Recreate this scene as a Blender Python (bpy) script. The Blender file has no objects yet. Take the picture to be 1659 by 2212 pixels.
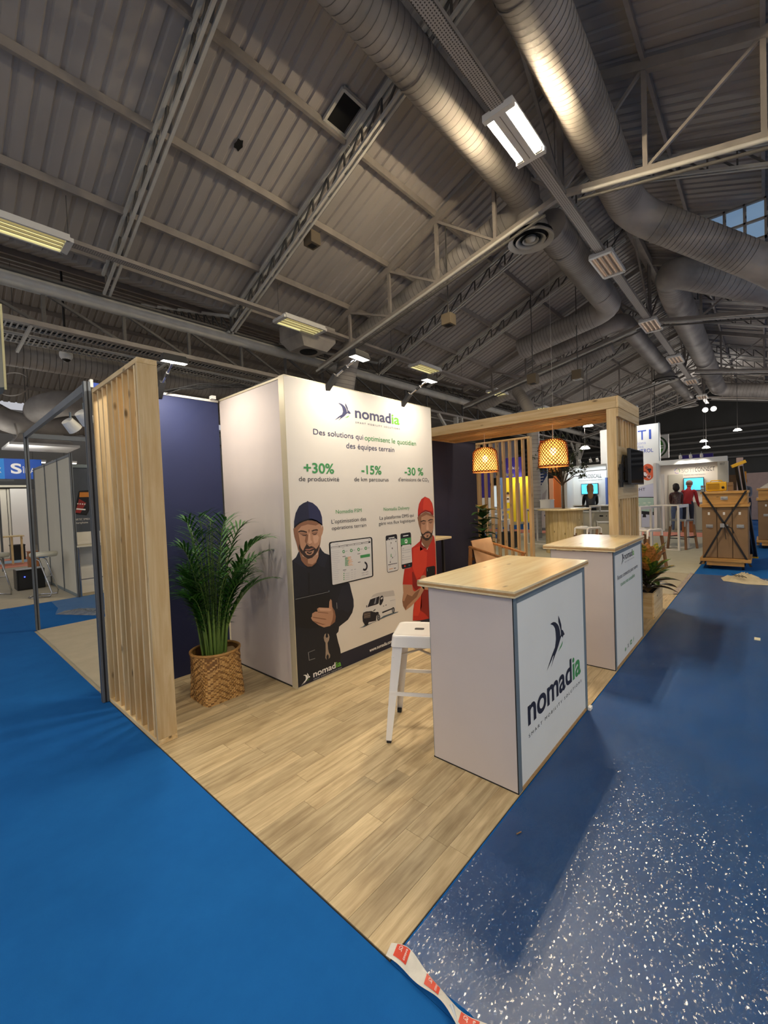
import bpy, bmesh, math, random
from mathutils import Vector, Matrix
R = random.Random(7)
PI = math.pi
S = bpy.context.scene
COL = S.collection

# ---------------------------------------------------------------- camera
cam = bpy.data.objects.new('camera', bpy.data.cameras.new('camera'))
COL.objects.link(cam)
cam.data.sensor_fit = 'VERTICAL'; cam.data.sensor_height = 36.0
cam.data.lens = 915.23 / 2212 * 36.0
cam.data.clip_start = 0.05; cam.data.clip_end = 300
_r = Vector((0.66735345, -0.74363359, -0.0406011)); _d = Vector((-0.04900362, 0.01055267, -0.99874285)); _f = Vector((0.74312719, 0.66850409, -0.02939838))
_m = Matrix((_r, -_d, -_f)).transposed().to_4x4(); _m.translation = (0, 0, 1.5)
cam.matrix_world = _m
S.camera = cam

# ---------------------------------------------------------------- world, exposure
S.view_settings.view_transform = 'Standard'; S.view_settings.look = 'None'
S.view_settings.gamma = 1.0; S.view_settings.use_curve_mapping = False
S.view_settings.exposure = 0.0
W = bpy.data.worlds.new('hall_ambient'); S.world = W; W.use_nodes = True
W.node_tree.nodes['Background'].inputs[0].default_value = (0.93, 0.93, 1.0, 1)
W.node_tree.nodes['Background'].inputs[1].default_value = 0.54

def area_light(name, loc, power, sx, sy, col=(1, .9, .72), rot=(0, 0, 0), spread=PI):
    l = bpy.data.lights.new(name, 'AREA'); l.shape = 'RECTANGLE'; l.size = sx; l.size_y = sy
    l.energy = power; l.color = col; l.spread = spread
    o = bpy.data.objects.new(name, l); COL.objects.link(o); o.location = loc; o.rotation_euler = rot
    return o
# strengths of the hall's lamps and of the added ones; each light itself is made by its lamp's builder further down
E_MAIN = 640          # the lit twin tubes over the aisle
E_ROW = 1.5           # louvred fittings of the second row
E_FILL = 260        # added fill tubes, out of view behind and beside the camera
P_FLOOD = 11          # arm floodlights on the stand
P_PEND = 11            # rattan pendants
P_SPOT = 260           # spot lamps of the far stands
P_HALL = 170          # pair of hall floodlights at the far end
P_DAY = 30            # daylight at the high glazing

def spot_light(name, loc, aim, power, col=(1, .94, .84), size=2.2, rad=.06, blend=.6):
    l = bpy.data.lights.new(name, 'SPOT'); l.energy = power; l.color = col; l.spot_size = size; l.spot_blend = blend; l.shadow_soft_size = rad
    o = bpy.data.objects.new(name, l); COL.objects.link(o); o.location = loc
    o.rotation_euler = (Vector(aim) - Vector(loc)).to_track_quat('-Z', 'Y').to_euler(); return o
def point_light(name, loc, power, col, rad=.04):
    l = bpy.data.lights.new(name, 'POINT'); l.energy = power; l.color = col; l.shadow_soft_size = rad
    o = bpy.data.objects.new(name, l); COL.objects.link(o); o.location = loc; return o

# ---------------------------------------------------------------- helpers
def lin(h):
    h = h.lstrip('#'); o = []
    for i in (0, 2, 4):
        c = int(h[i:i + 2], 16) / 255
        o.append(c / 12.92 if c <= .04045 else ((c + .055) / 1.055) ** 2.4)
    return (o[0], o[1], o[2], 1)

_mats = {}
def base_mat(name):
    m = bpy.data.materials.new(name); m.use_nodes = True
    n = m.node_tree.nodes; return m, n, m.node_tree.links, n['Principled BSDF']

def M(name, col, rough=.5, metal=0, var=.0, scale=8, bump=0, bscale=60, emit=0, ecol=None, spec=.5, stretch=(1, 1, 1), coat=0):
    """plain procedural surface: noise-varied colour, optional fine relief"""
    if name in _mats: return _mats[name]
    m, n, l, b = base_mat(name)
    c = lin(col)
    b.inputs['Base Color'].default_value = c; b.inputs['Roughness'].default_value = rough; b.inputs['Metallic'].default_value = metal
    b.inputs['Specular IOR Level'].default_value = spec; b.inputs['Coat Weight'].default_value = coat
    tc = n.new('ShaderNodeTexCoord'); mp = n.new('ShaderNodeMapping'); mp.inputs['Scale'].default_value = stretch
    l.new(tc.outputs['Object'], mp.inputs[0])
    if var:
        t = n.new('ShaderNodeTexNoise'); t.inputs['Scale'].default_value = scale; t.inputs['Detail'].default_value = 6
        l.new(mp.outputs[0], t.inputs[0])
        r = n.new('ShaderNodeValToRGB'); r.color_ramp.elements[0].position = .3; r.color_ramp.elements[1].position = .72
        r.color_ramp.elements[0].color = tuple(max(0, v * (1 - var)) for v in c[:3]) + (1,)
        r.color_ramp.elements[1].color = tuple(min(1, v * (1 + var)) for v in c[:3]) + (1,)
        l.new(t.outputs[0], r.inputs[0]); l.new(r.outputs[0], b.inputs['Base Color'])
    if bump:
        t2 = n.new('ShaderNodeTexNoise'); t2.inputs['Scale'].default_value = bscale; t2.inputs['Detail'].default_value = 4
        l.new(mp.outputs[0], t2.inputs[0])
        bp = n.new('ShaderNodeBump'); bp.inputs['Strength'].default_value = bump; bp.inputs['Distance'].default_value = .01
        l.new(t2.outputs[0], bp.inputs['Height']); l.new(bp.outputs[0], b.inputs['Normal'])
    if emit:
        b.inputs['Emission Color'].default_value = lin(ecol or col); b.inputs['Emission Strength'].default_value = emit
    _mats[name] = m; return m

def wood(name, light, dark, axis=2, knots=True, rough=.55, rnd=.25, fine=1.0, coat=0):
    """board with grain along an axis, knots and a tone of its own per object"""
    if name in _mats: return _mats[name]
    m, n, l, b = base_mat(name)
    b.inputs['Roughness'].default_value = rough; b.inputs['Coat Weight'].default_value = coat; b.inputs['Coat Roughness'].default_value = .25
    tc = n.new('ShaderNodeTexCoord'); oi = n.new('ShaderNodeObjectInfo')
    off = n.new('ShaderNodeVectorMath'); off.operation = 'SCALE'; off.inputs[0].default_value = (13.1, 7.7, 5.3)
    l.new(oi.outputs['Random'], off.inputs['Scale'])
    ad = n.new('ShaderNodeVectorMath'); l.new(tc.outputs['Object'], ad.inputs[0]); l.new(off.outputs[0], ad.inputs[1])
    mp = n.new('ShaderNodeMapping'); sc = [14 * fine] * 3; sc[axis] = .9 * fine; mp.inputs['Scale'].default_value = sc
    l.new(ad.outputs[0], mp.inputs[0])
    t = n.new('ShaderNodeTexNoise'); t.inputs['Scale'].default_value = 1.6; t.inputs['Detail'].default_value = 7; t.inputs['Roughness'].default_value = .62; t.inputs['Distortion'].default_value = .6
    l.new(mp.outputs[0], t.inputs[0])
    r = n.new('ShaderNodeValToRGB'); r.color_ramp.elements[0].position = .32; r.color_ramp.elements[1].position = .62
    r.color_ramp.elements[0].color = lin(dark); r.color_ramp.elements[1].color = lin(light)
    l.new(t.outputs[0], r.inputs[0]); cur = r.outputs[0]
    if knots:
        mk = n.new('ShaderNodeMapping'); sk = [9] * 3; sk[axis] = 3.4; mk.inputs['Scale'].default_value = sk; l.new(ad.outputs[0], mk.inputs[0])
        v = n.new('ShaderNodeTexVoronoi'); v.inputs['Scale'].default_value = 1.0; l.new(mk.outputs[0], v.inputs[0])
        rk = n.new('ShaderNodeValToRGB'); rk.color_ramp.elements[0].position = .05; rk.color_ramp.elements[1].position = .13
        l.new(v.outputs['Distance'], rk.inputs[0])
        mx = n.new('ShaderNodeMix'); mx.data_type = 'RGBA'; l.new(rk.outputs[0], mx.inputs[0])
        mx.inputs[6].default_value = tuple(x * .32 for x in lin(dark)[:3]) + (1,); l.new(cur, mx.inputs[7]); cur = mx.outputs[2]
    hs = n.new('ShaderNodeHueSaturation'); mr = n.new('ShaderNodeMapRange'); mr.inputs[3].default_value = 1 - rnd; mr.inputs[4].default_value = 1 + rnd * .6
    l.new(oi.outputs['Random'], mr.inputs[0]); l.new(mr.outputs[0], hs.inputs['Value']); l.new(cur, hs.inputs['Color'])
    l.new(hs.outputs[0], b.inputs['Base Color'])
    bp = n.new('ShaderNodeBump'); bp.inputs['Strength'].default_value = .12; bp.inputs['Distance'].default_value = .004
    l.new(t.outputs[0], bp.inputs['Height']); l.new(bp.outputs[0], b.inputs['Normal'])
    _mats[name] = m; return m

def setprops(o, label=None, cat=None, group=None, kind=None):
    if label: o['label'] = label
    if cat: o['category'] = cat
    if group: o['group'] = group
    if kind: o['kind'] = kind
    return o

def thing(name, label, cat, loc=(0, 0, 0), group=None):
    o = bpy.data.objects.new(name, None); COL.objects.link(o); o.location = loc
    return setprops(o, label, cat, group)

def org(o):
    v = Vector((0, 0, 0))
    while o: v = v + o.location; o = o.parent
    return v

class MB:
    def __init__(s): s.v = []; s.f = []; s.m = []; s.s = []
    def add(s, vs, fs, m=0, sm=False):
        k = len(s.v); s.v += [tuple(p) for p in vs]
        for f in fs: s.f.append([i + k for i in f]); s.m.append(m); s.s.append(sm)
        return s
    def box(s, x0, x1, y0, y1, z0, z1, m=0):
        if x0 > x1: x0, x1 = x1, x0
        if y0 > y1: y0, y1 = y1, y0
        if z0 > z1: z0, z1 = z1, z0
        return s.add([(x0, y0, z0), (x1, y0, z0), (x1, y1, z0), (x0, y1, z0), (x0, y0, z1), (x1, y0, z1), (x1, y1, z1), (x0, y1, z1)],
                     [(3, 2, 1, 0), (4, 5, 6, 7), (0, 1, 5, 4), (1, 2, 6, 5), (2, 3, 7, 6), (3, 0, 4, 7)], m)
    def beam(s, p, q, w, h, m=0, up=(0, 0, 1)):
        p, q = Vector(p), Vector(q); d = (q - p).normalized(); u = Vector(up)
        if abs(d.dot(u)) > .98: u = Vector((1, 0, 0))
        a = d.cross(u).normalized() * (w / 2); c = a.cross(d).normalized() * (h / 2)
        vs = [p - a - c, p + a - c, p + a + c, p - a + c, q - a - c, q + a - c, q + a + c, q - a + c]
        return s.add(vs, [(0, 1, 2, 3), (7, 6, 5, 4), (0, 4, 5, 1), (1, 5, 6, 2), (2, 6, 7, 3), (3, 7, 4, 0)], m)
    def tube(s, pts, r, n=10, m=0, caps=True, sm=True):
        pts = [Vector(p) for p in pts]; k = len(pts)
        rs = r if isinstance(r, (list, tuple)) else [r] * k
        t0 = (pts[1] - pts[0]).normalized(); u = Vector((0, 0, 1)) if abs(t0.z) < .9 else Vector((1, 0, 0))
        u = (u - t0 * u.dot(t0)).normalized(); vs = []
        for i, p in enumerate(pts):
            t = ((pts[min(i + 1, k - 1)] - pts[max(i - 1, 0)])).normalized()
            u = (u - t * u.dot(t)); u = u.normalized() if u.length > 1e-6 else t.orthogonal().normalized()
            w = t.cross(u)
            for j in range(n):
                a = 2 * PI * j / n; vs.append(p + (u * math.cos(a) + w * math.sin(a)) * rs[i])
        fs = [(i * n + j, i * n + (j + 1) % n, (i + 1) * n + (j + 1) % n, (i + 1) * n + j) for i in range(k - 1) for j in range(n)]
        s.add(vs, fs, m, sm)
        if caps: s.add(vs[:n], [tuple(range(n))[::-1]], m); s.add(vs[-n:], [tuple(range(n))], m)
        return s
    def lathe(s, prof, c=(0, 0, 0), n=20, m=0, sm=True):
        vs = [(c[0] + r * math.cos(2 * PI * j / n), c[1] + r * math.sin(2 * PI * j / n), c[2] + z) for r, z in prof for j in range(n)]
        fs = [(i * n + j, i * n + (j + 1) % n, (i + 1) * n + (j + 1) % n, (i + 1) * n + j) for i in range(len(prof) - 1) for j in range(n)]
        return s.add(vs, fs, m, sm)
    def ngon(s, pts, m=0): return s.add(pts, [tuple(range(len(pts)))], m)
    def slab(s, poly, fn, d0, d1, m=0):
        """extrude a 2-D outline: fn(u, v, d) -> point"""
        n = len(poly); a = [fn(u, v, d0) for u, v in poly]; b = [fn(u, v, d1) for u, v in poly]
        return s.add(a + b, [tuple(range(n))[::-1], tuple(range(n, 2 * n))] + [(i, (i + 1) % n, n + (i + 1) % n, n + i) for i in range(n)], m)
    def ball(s, c, r, n=12, m=0, sq=(1, 1, 1)):
        k = n // 2; pr = [(max(r * math.sin(PI * i / k), 1e-4), -r * math.cos(PI * i / k)) for i in range(k + 1)]
        vs = [(c[0] + a * math.cos(2 * PI * j / n) * sq[0], c[1] + a * math.sin(2 * PI * j / n) * sq[1], c[2] + z * sq[2]) for a, z in pr for j in range(n)]
        fs = [(i * n + j, i * n + (j + 1) % n, (i + 1) * n + (j + 1) % n, (i + 1) * n + j) for i in range(k) for j in range(n)]
        return s.add(vs, fs, m, True)
    def build(s, name, mats, parent=None, bevel=0, local=False):
        me = bpy.data.meshes.new(name)
        o0 = Vector((0, 0, 0)) if (parent is None or local) else org(parent)
        me.from_pydata([Vector(p) - o0 for p in s.v], [], s.f)
        for mt in (mats if isinstance(mats, (list, tuple)) else [mats]): me.materials.append(mt)
        me.polygons.foreach_set('material_index', s.m); me.polygons.foreach_set('use_smooth', s.s)
        me.update()
        o = bpy.data.objects.new(name, me); COL.objects.link(o)
        if parent: o.parent = parent
        if bevel:
            b = o.modifiers.new('edge', 'BEVEL'); b.width = bevel; b.segments = 2; b.limit_method = 'ANGLE'
        return o

def one(name, mats, parent, bevel=0, **k):
    return MB().box(*k['b']).build(name, mats, parent, bevel)
def bx(name, mt, parent, b, bevel=0): return MB().box(*b).build(name, mt, parent, bevel)

def dup(root, loc, rotz=None, label=None, group=None):
    r = root.copy(); COL.objects.link(r); r.location = loc
    if rotz is not None: r.rotation_euler = (0, 0, rotz)
    if label: r['label'] = label
    if group: r['group'] = group
    for ch in list(root.children):
        c = ch.copy(); COL.objects.link(c); c.parent = r
        for g in list(ch.children):
            d = g.copy(); COL.objects.link(d); d.parent = c
    return r

# lettering from Blender's own font, baked to a flat mesh on a plane
_tcache = {}
def glyphs(body, bold):
    key = (body, bold)
    if key not in _tcache:
        cu = bpy.data.curves.new('t', 'FONT'); cu.body = body; cu.size = 1; cu.offset = bold; cu.fill_mode = 'BOTH'; cu.resolution_u = 5
        ob = bpy.data.objects.new('t', cu); COL.objects.link(ob); bpy.context.view_layer.update()
        dg = bpy.context.evaluated_depsgraph_get(); e = ob.evaluated_get(dg); me = e.to_mesh()
        vs = [(v.co.x, v.co.y) for v in me.vertices]; fs = [tuple(p.vertices) for p in me.polygons]
        e.to_mesh_clear(); bpy.data.objects.remove(ob); bpy.data.curves.remove(cu)
        _tcache[key] = (vs, fs)
    return _tcache[key]
def letters(body, u0, u1, v0, h, fn, mt, parent, bold=0, name='lettering', ref=.73):
    vs, fs = glyphs(body, bold)
    if not vs: return None
    a = min(v[0] for v in vs); b = max(v[0] for v in vs); k = (u1 - u0) / max(b - a, 1e-6)
    pt = lambda p: fn(u0 + (p[0] - a) * k, v0 + p[1] * h / ref)
    if (h < .08 and len(body) > 6) or len(body) < 2: return MB().add([pt(p) for p in vs], fs).build(name, mt, parent)
    root = list(range(len(vs)))                     # large lettering: one object per letter
    def find(i):
        while root[i] != i: root[i] = root[root[i]]; i = root[i]
        return i
    for f in fs:
        for q in f[1:]: root[find(q)] = find(f[0])
    isl = {}
    for f in fs: isl.setdefault(find(f[0]), []).append(f)
    runs = []
    for grp in isl.values():
        ids = {q for f in grp for q in f}; runs.append([min(vs[q][0] for q in ids), max(vs[q][0] for q in ids), grp])
    runs.sort(key=lambda r: r[0]); out = []
    for r in runs:
        if out and r[0] < out[-1][1] - .25 * min(r[1] - r[0], out[-1][1] - out[-1][0]): out[-1][1] = max(out[-1][1], r[1]); out[-1][2] = out[-1][2] + r[2]
        else: out.append(r)
    for lo, hi, grp in out:
        ids = sorted({q for f in grp for q in f}); mp = {q: n for n, q in enumerate(ids)}
        MB().add([pt(vs[q]) for q in ids], [[mp[q] for q in f] for f in grp]).build('letter', mt, parent)
def yplane(y): return lambda u, v, d=0: (u, y + d, v)            # faces -y, u = +x
def xplane(x): return lambda u, v, d=0: (x + d, -u, v)           # faces -x, u = -y
# ---------------------------------------------------------------- materials
PINE = wood('pine_upright', '#e3c99a', '#c9a56c', 2)
PINEX = wood('pine_along', '#e3c99a', '#c9a56c', 0)
PINEY = wood('pine_across', '#e3c99a', '#c9a56c', 1)
PLY = wood('varnished_ply', '#ecdcb4', '#d6ba86', 0, rough=.28, rnd=.05, fine=.7, coat=.4)
PLYEDGE = M('ply_edge', '#b08a58', .6, var=.25, scale=40, stretch=(1, 1, 12))
OAKTABLE = wood('round_table_ply', '#d8c393', '#b89a5c', 2, rnd=.05)
CRATEW = wood('crate_pine', '#c99a55', '#a8773a', 1, rnd=.12)
CHAIRW = wood('acacia', '#b98350', '#8a5a30', 2, knots=False)
WHITESH = M('shaded_white_fabric', '#c8bdb8', .75, var=.03, scale=3, bump=.04, bscale=400)  # white side fabric, its colour darkened for the shade on the sides
WHITEP = M('printed_white', '#dfe1de', .6, var=.02, scale=3)
WARMW = M('tower_white', '#e2d9cc', .65, var=.02, scale=2)
NAVYW = M('navy_panel', '#232c55', .62, var=.08, scale=2, bump=.05, bscale=120)
NAVYD = M('dark_navy_panel', '#23243c', .75, var=.08, scale=2)
ALU = M('grey_aluminium', '#7f8c92', .45, .35, var=.05, scale=6)
ALUD = M('dark_aluminium', '#72777c', .42, .35, var=.06, scale=9)
ALUB = M('beige_aluminium', '#c2b79c', .45, .2)
DARK = M('dark_rubber', '#1b1b1d', .6, var=.1)
BLACK = M('black_plastic', '#141416', .35)
GLOSSB = M('glossy_screen', '#0b0c10', .06, spec=.7)
CHROME = M('chrome', '#c9c9c9', .12, 1)
STEELW = M('white_steel', '#e9e4de', .22, var=.02, coat=.4)
WHITEPL = M('white_plastic', '#e8e6e0', .4)
GREY = M('light_grey_panel', '#c6c1b0', .7, var=.03, scale=2)
ROOFM = M('roof_sheet_paint', '#aba49d', .55, var=.12, scale=1.2, stretch=(1, .4, .4))
STEEL = M('painted_roof_steel', '#989088', .5, var=.12, scale=4)
STEELL = M('light_roof_steel', '#c4c1b8', .45, var=.1, scale=4)
DARKST = M('dark_steel', '#5a5753', .55, var=.1)
HOLE_SHADE = M('hole_dark', '#0d0d0d', .9)  # near-black colour stands in for the shade inside holes, throats and grilles
BASK = [M('bamboo_a', '#c79b5e', .5, var=.2, scale=30), M('bamboo_b', '#a97d43', .5, var=.2, scale=30), M('bamboo_c', '#80592d', .55, var=.2, scale=30)]
LEAFP = M('palm_leaf', '#2f611f', .38, var=.35, scale=5, spec=.6)
LEAFD = M('rubber_leaf', '#1d3a1c', .3, var=.25, scale=6, spec=.6)
STEMG = M('green_stem', '#5f7a33', .5, var=.2, scale=9)
SOIL = M('soil', '#3a2a1c', .95, var=.3, scale=40, bump=.5)
BARK = M('bark', '#4a3c2e', .85, var=.3, scale=20, bump=.4)
CUSH = M('beige_canvas', '#cda77f', .85, var=.06, scale=6, bump=.15, bscale=30)
SCREENB = M('lit_screen', '#56c8f5', .4, emit=1.1, ecol='#4fc4f4')
GLOW = M('lamp_glow', '#fff3d0', .4, emit=22, ecol='#ffe9b0')
GLOWS = M('louvre_glow', '#fff6c8', .4, emit=1.25, ecol='#f4efb4')
GLOWW = M('led_glow', '#ffffff', .4, emit=9, ecol='#fff8ea')
GLOWH = M('spot_glow', '#ffffff', .4, emit=6, ecol='#fff4e0')
PINKW = M('pale_pink_panel', '#d8bcae', .8, var=.05)
ORANGE = M('orange_panel', '#d9793a', .7)
YELLOW = M('yellow_panel', '#e8c81c', .7)
PURPLE = M('purple_panel', '#3b2a8c', .6)
BLUEG = M('blue_grey_panel', '#6c83ab', .7)
TOOLY = M('tool_yellow', '#e0ad12', .4)
CARD = M('brown_board', '#866a4c', .8, var=.08, scale=4, bump=.05)
SKIN = M('skin', '#c48f72', .5)
HAIRD = M('dark_hair', '#1b1412', .6)
HAIRL = M('fair_hair', '#8d6a45', .55, var=.25, scale=20, stretch=(1, 1, .2))

def mk_duct(name, col):
    m, n, l, b = base_mat(name); b.inputs['Roughness'].default_value = .62
    tc = n.new('ShaderNodeTexCoord'); t = n.new('ShaderNodeTexNoise'); t.inputs['Scale'].default_value = 1.3; t.inputs['Detail'].default_value = 8
    l.new(tc.outputs['Object'], t.inputs[0]); r = n.new('ShaderNodeValToRGB')
    c = lin(col); r.color_ramp.elements[0].color = tuple(v * .72 for v in c[:3]) + (1,); r.color_ramp.elements[1].color = tuple(v * 1.2 for v in c[:3]) + (1,)
    r.color_ramp.elements[0].position = .35; r.color_ramp.elements[1].position = .65
    l.new(t.outputs[0], r.inputs[0]); l.new(r.outputs[0], b.inputs['Base Color'])
    return m
DUCT = mk_duct('galvanised_duct', '#a09a93')

def mk_plank():
    m, n, l, b = base_mat('oak_vinyl'); b.inputs['Roughness'].default_value = .5
    tc = n.new('ShaderNodeTexCoord'); oi = n.new('ShaderNodeObjectInfo')
    off = n.new('ShaderNodeVectorMath'); off.operation = 'SCALE'; off.inputs[0].default_value = (31, 17, 3); l.new(oi.outputs['Random'], off.inputs['Scale'])
    ad = n.new('ShaderNodeVectorMath'); l.new(tc.outputs['Object'], ad.inputs[0]); l.new(off.outputs[0], ad.inputs[1])
    mp = n.new('ShaderNodeMapping'); mp.inputs['Scale'].default_value = (1.6, 26, 1); l.new(ad.outputs[0], mp.inputs[0])
    t = n.new('ShaderNodeTexNoise'); t.inputs['Scale'].default_value = 1.7; t.inputs['Detail'].default_value = 8; t.inputs['Roughness'].default_value = .65; l.new(mp.outputs[0], t.inputs[0])
    mp2 = n.new('ShaderNodeMapping'); mp2.inputs['Scale'].default_value = (3, 9, 1); l.new(ad.outputs[0], mp2.inputs[0])
    t2 = n.new('ShaderNodeTexNoise'); t2.inputs['Scale'].default_value = 1.3; t2.inputs['Detail'].default_value = 3; l.new(mp2.outputs[0], t2.inputs[0])
    r = n.new('ShaderNodeValToRGB'); r.color_ramp.elements[0].position = .28; r.color_ramp.elements[1].position = .66
    r.color_ramp.elements[0].color = lin('#9c8560'); r.color_ramp.elements[1].color = lin('#cdb891')
    l.new(t.outputs[0], r.inputs[0])
    r2 = n.new('ShaderNodeValToRGB'); r2.color_ramp.elements[0].position = .33; r2.color_ramp.elements[1].position = .5
    r2.color_ramp.elements[0].color = (.72, .68, .64, 1); r2.color_ramp.elements[1].color = (1, 1, 1, 1); l.new(t2.outputs[0], r2.inputs[0])
    mu = n.new('ShaderNodeMix'); mu.data_type = 'RGBA'; mu.blend_type = 'MULTIPLY'; mu.inputs[0].default_value = .75
    l.new(r.outputs[0], mu.inputs[6]); l.new(r2.outputs[0], mu.inputs[7])
    hs = n.new('ShaderNodeHueSaturation'); mr = n.new('ShaderNodeMapRange'); mr.inputs[3].default_value = .80; mr.inputs[4].default_value = 1.14
    l.new(oi.outputs['Random'], mr.inputs[0]); l.new(mr.outputs[0], hs.inputs['Value']); l.new(mu.outputs[2], hs.inputs['Color'])
    l.new(hs.outputs[0], b.inputs['Base Color'])
    bp = n.new('ShaderNodeBump'); bp.inputs['Strength'].default_value = .08; bp.inputs['Distance'].default_value = .003; l.new(t.outputs[0], bp.inputs['Height']); l.new(bp.outputs[0], b.inputs['Normal'])
    return m
PLANK = mk_plank()

def mk_carpet():
    m, n, l, b = base_mat('blue_carpet_pile'); b.inputs['Roughness'].default_value = .95; b.inputs['Specular IOR Level'].default_value = .15
    tc = n.new('ShaderNodeTexCoord'); t = n.new('ShaderNodeTexNoise'); t.inputs['Scale'].default_value = 2; t.inputs['Detail'].default_value = 9; t.inputs['Roughness'].default_value = .7
    l.new(tc.outputs['Object'], t.inputs[0]); r = n.new('ShaderNodeValToRGB'); r.color_ramp.elements[0].position = .3; r.color_ramp.elements[1].position = .7
    r.color_ramp.elements[0].color = lin('#11569c'); r.color_ramp.elements[1].color = lin('#1761aa')
    l.new(t.outputs[0], r.inputs[0]); l.new(r.outputs[0], b.inputs['Base Color'])
    t2 = n.new('ShaderNodeTexNoise'); t2.inputs['Scale'].default_value = 900; l.new(tc.outputs['Object'], t2.inputs[0])
    bp = n.new('ShaderNodeBump'); bp.inputs['Strength'].default_value = .4; bp.inputs['Distance'].default_value = .002; l.new(t2.outputs[0], bp.inputs['Height']); l.new(bp.outputs[0], b.inputs['Normal'])
    return m
CARPET = mk_carpet()

def mk_film(name='protective_film', base=.10, sc=30, strength=.10, rough=.18, cells=240, tilt=.46, lo=.02, hi=.15, haze='#7596c2', fres=True):
    """clear polythene: mostly see-through, with a finely crinkled glossy skin and scuffs"""
    m, n, l, b = base_mat(name); n.remove(b); out = n['Material Output']
    tc = n.new('ShaderNodeTexCoord')
    t = n.new('ShaderNodeTexNoise'); t.inputs['Scale'].default_value = sc; t.inputs['Detail'].default_value = 4; t.inputs['Distortion'].default_value = .8; l.new(tc.outputs['Object'], t.inputs[0])
    bp = n.new('ShaderNodeBump'); bp.inputs['Strength'].default_value = strength; bp.inputs['Distance'].default_value = .006; l.new(t.outputs[0], bp.inputs['Height'])
    g = n.new('ShaderNodeBsdfGlossy'); g.inputs['Roughness'].default_value = rough; l.new(bp.outputs[0], g.inputs['Normal'])
    vo = n.new('ShaderNodeTexVoronoi'); vo.inputs['Scale'].default_value = cells; mv = n.new('ShaderNodeMapping'); mv.inputs['Scale'].default_value = (.55, 1, 1); mv.inputs['Rotation'].default_value = (0, 0, .8); l.new(tc.outputs['Object'], mv.inputs[0]); l.new(mv.outputs[0], vo.inputs[0])
    sb = n.new('ShaderNodeVectorMath'); sb.operation = 'SUBTRACT'; sb.inputs[1].default_value = (.5, .5, .5); l.new(vo.outputs['Color'], sb.inputs[0])
    ml = n.new('ShaderNodeVectorMath'); ml.operation = 'MULTIPLY'; ml.inputs[1].default_value = (tilt, tilt, 0); l.new(sb.outputs[0], ml.inputs[0])
    an = n.new('ShaderNodeVectorMath'); l.new(bp.outputs[0], an.inputs[0]); l.new(ml.outputs[0], an.inputs[1]); nn = n.new('ShaderNodeVectorMath'); nn.operation = 'NORMALIZE'; l.new(an.outputs[0], nn.inputs[0]); l.new(nn.outputs[0], g.inputs['Normal'])
    g2 = n.new('ShaderNodeBsdfGlossy'); g2.inputs['Roughness'].default_value = .42; gm = n.new('ShaderNodeMixShader'); gm.inputs[0].default_value = .55; l.new(g.outputs[0], gm.inputs[1]); l.new(g2.outputs[0], gm.inputs[2])
    tr = n.new('ShaderNodeBsdfTransparent'); tr.inputs[0].default_value = (.93, .95, .97, 1)
    df = n.new('ShaderNodeBsdfDiffuse'); df.inputs[0].default_value = lin(haze)
    mpw = n.new('ShaderNodeMapping'); mpw.inputs['Scale'].default_value = (1.5, 4, 1); mpw.inputs['Rotation'].default_value = (0, 0, .7); l.new(tc.outputs['Object'], mpw.inputs[0])
    w = n.new('ShaderNodeTexNoise'); w.inputs['Scale'].default_value = 2.2; w.inputs['Detail'].default_value = 8; w.inputs['Roughness'].default_value = .7; l.new(mpw.outputs[0], w.inputs[0])
    rw = n.new('ShaderNodeMapRange'); rw.inputs[1].default_value = .42; rw.inputs[2].default_value = .8; rw.inputs[3].default_value = lo; rw.inputs[4].default_value = hi; l.new(w.outputs[0], rw.inputs[0])
    fr = n.new('ShaderNodeFresnel'); fr.inputs[0].default_value = 1.4
    fa = n.new('ShaderNodeMath'); fa.operation = 'MAXIMUM'; fa.inputs[1].default_value = base; l.new(fr.outputs[0], fa.inputs[0])
    m1 = n.new('ShaderNodeMixShader'); l.new(rw.outputs[0], m1.inputs[0]); l.new(tr.outputs[0], m1.inputs[1]); l.new(df.outputs[0], m1.inputs[2])
    m2 = n.new('ShaderNodeMixShader'); m2.inputs[0].default_value = base
    if fres: l.new(fa.outputs[0], m2.inputs[0])
    l.new(m1.outputs[0], m2.inputs[1]); l.new(gm.outputs[0], m2.inputs[2])
    l.new(m2.outputs[0], out.inputs[0]); return m
FILM = mk_film()
FILMC = mk_film('crumpled_film', .2, 60, 1.0, .12, 60, 1.0, .2, .5, '#c9d2dc')

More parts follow.
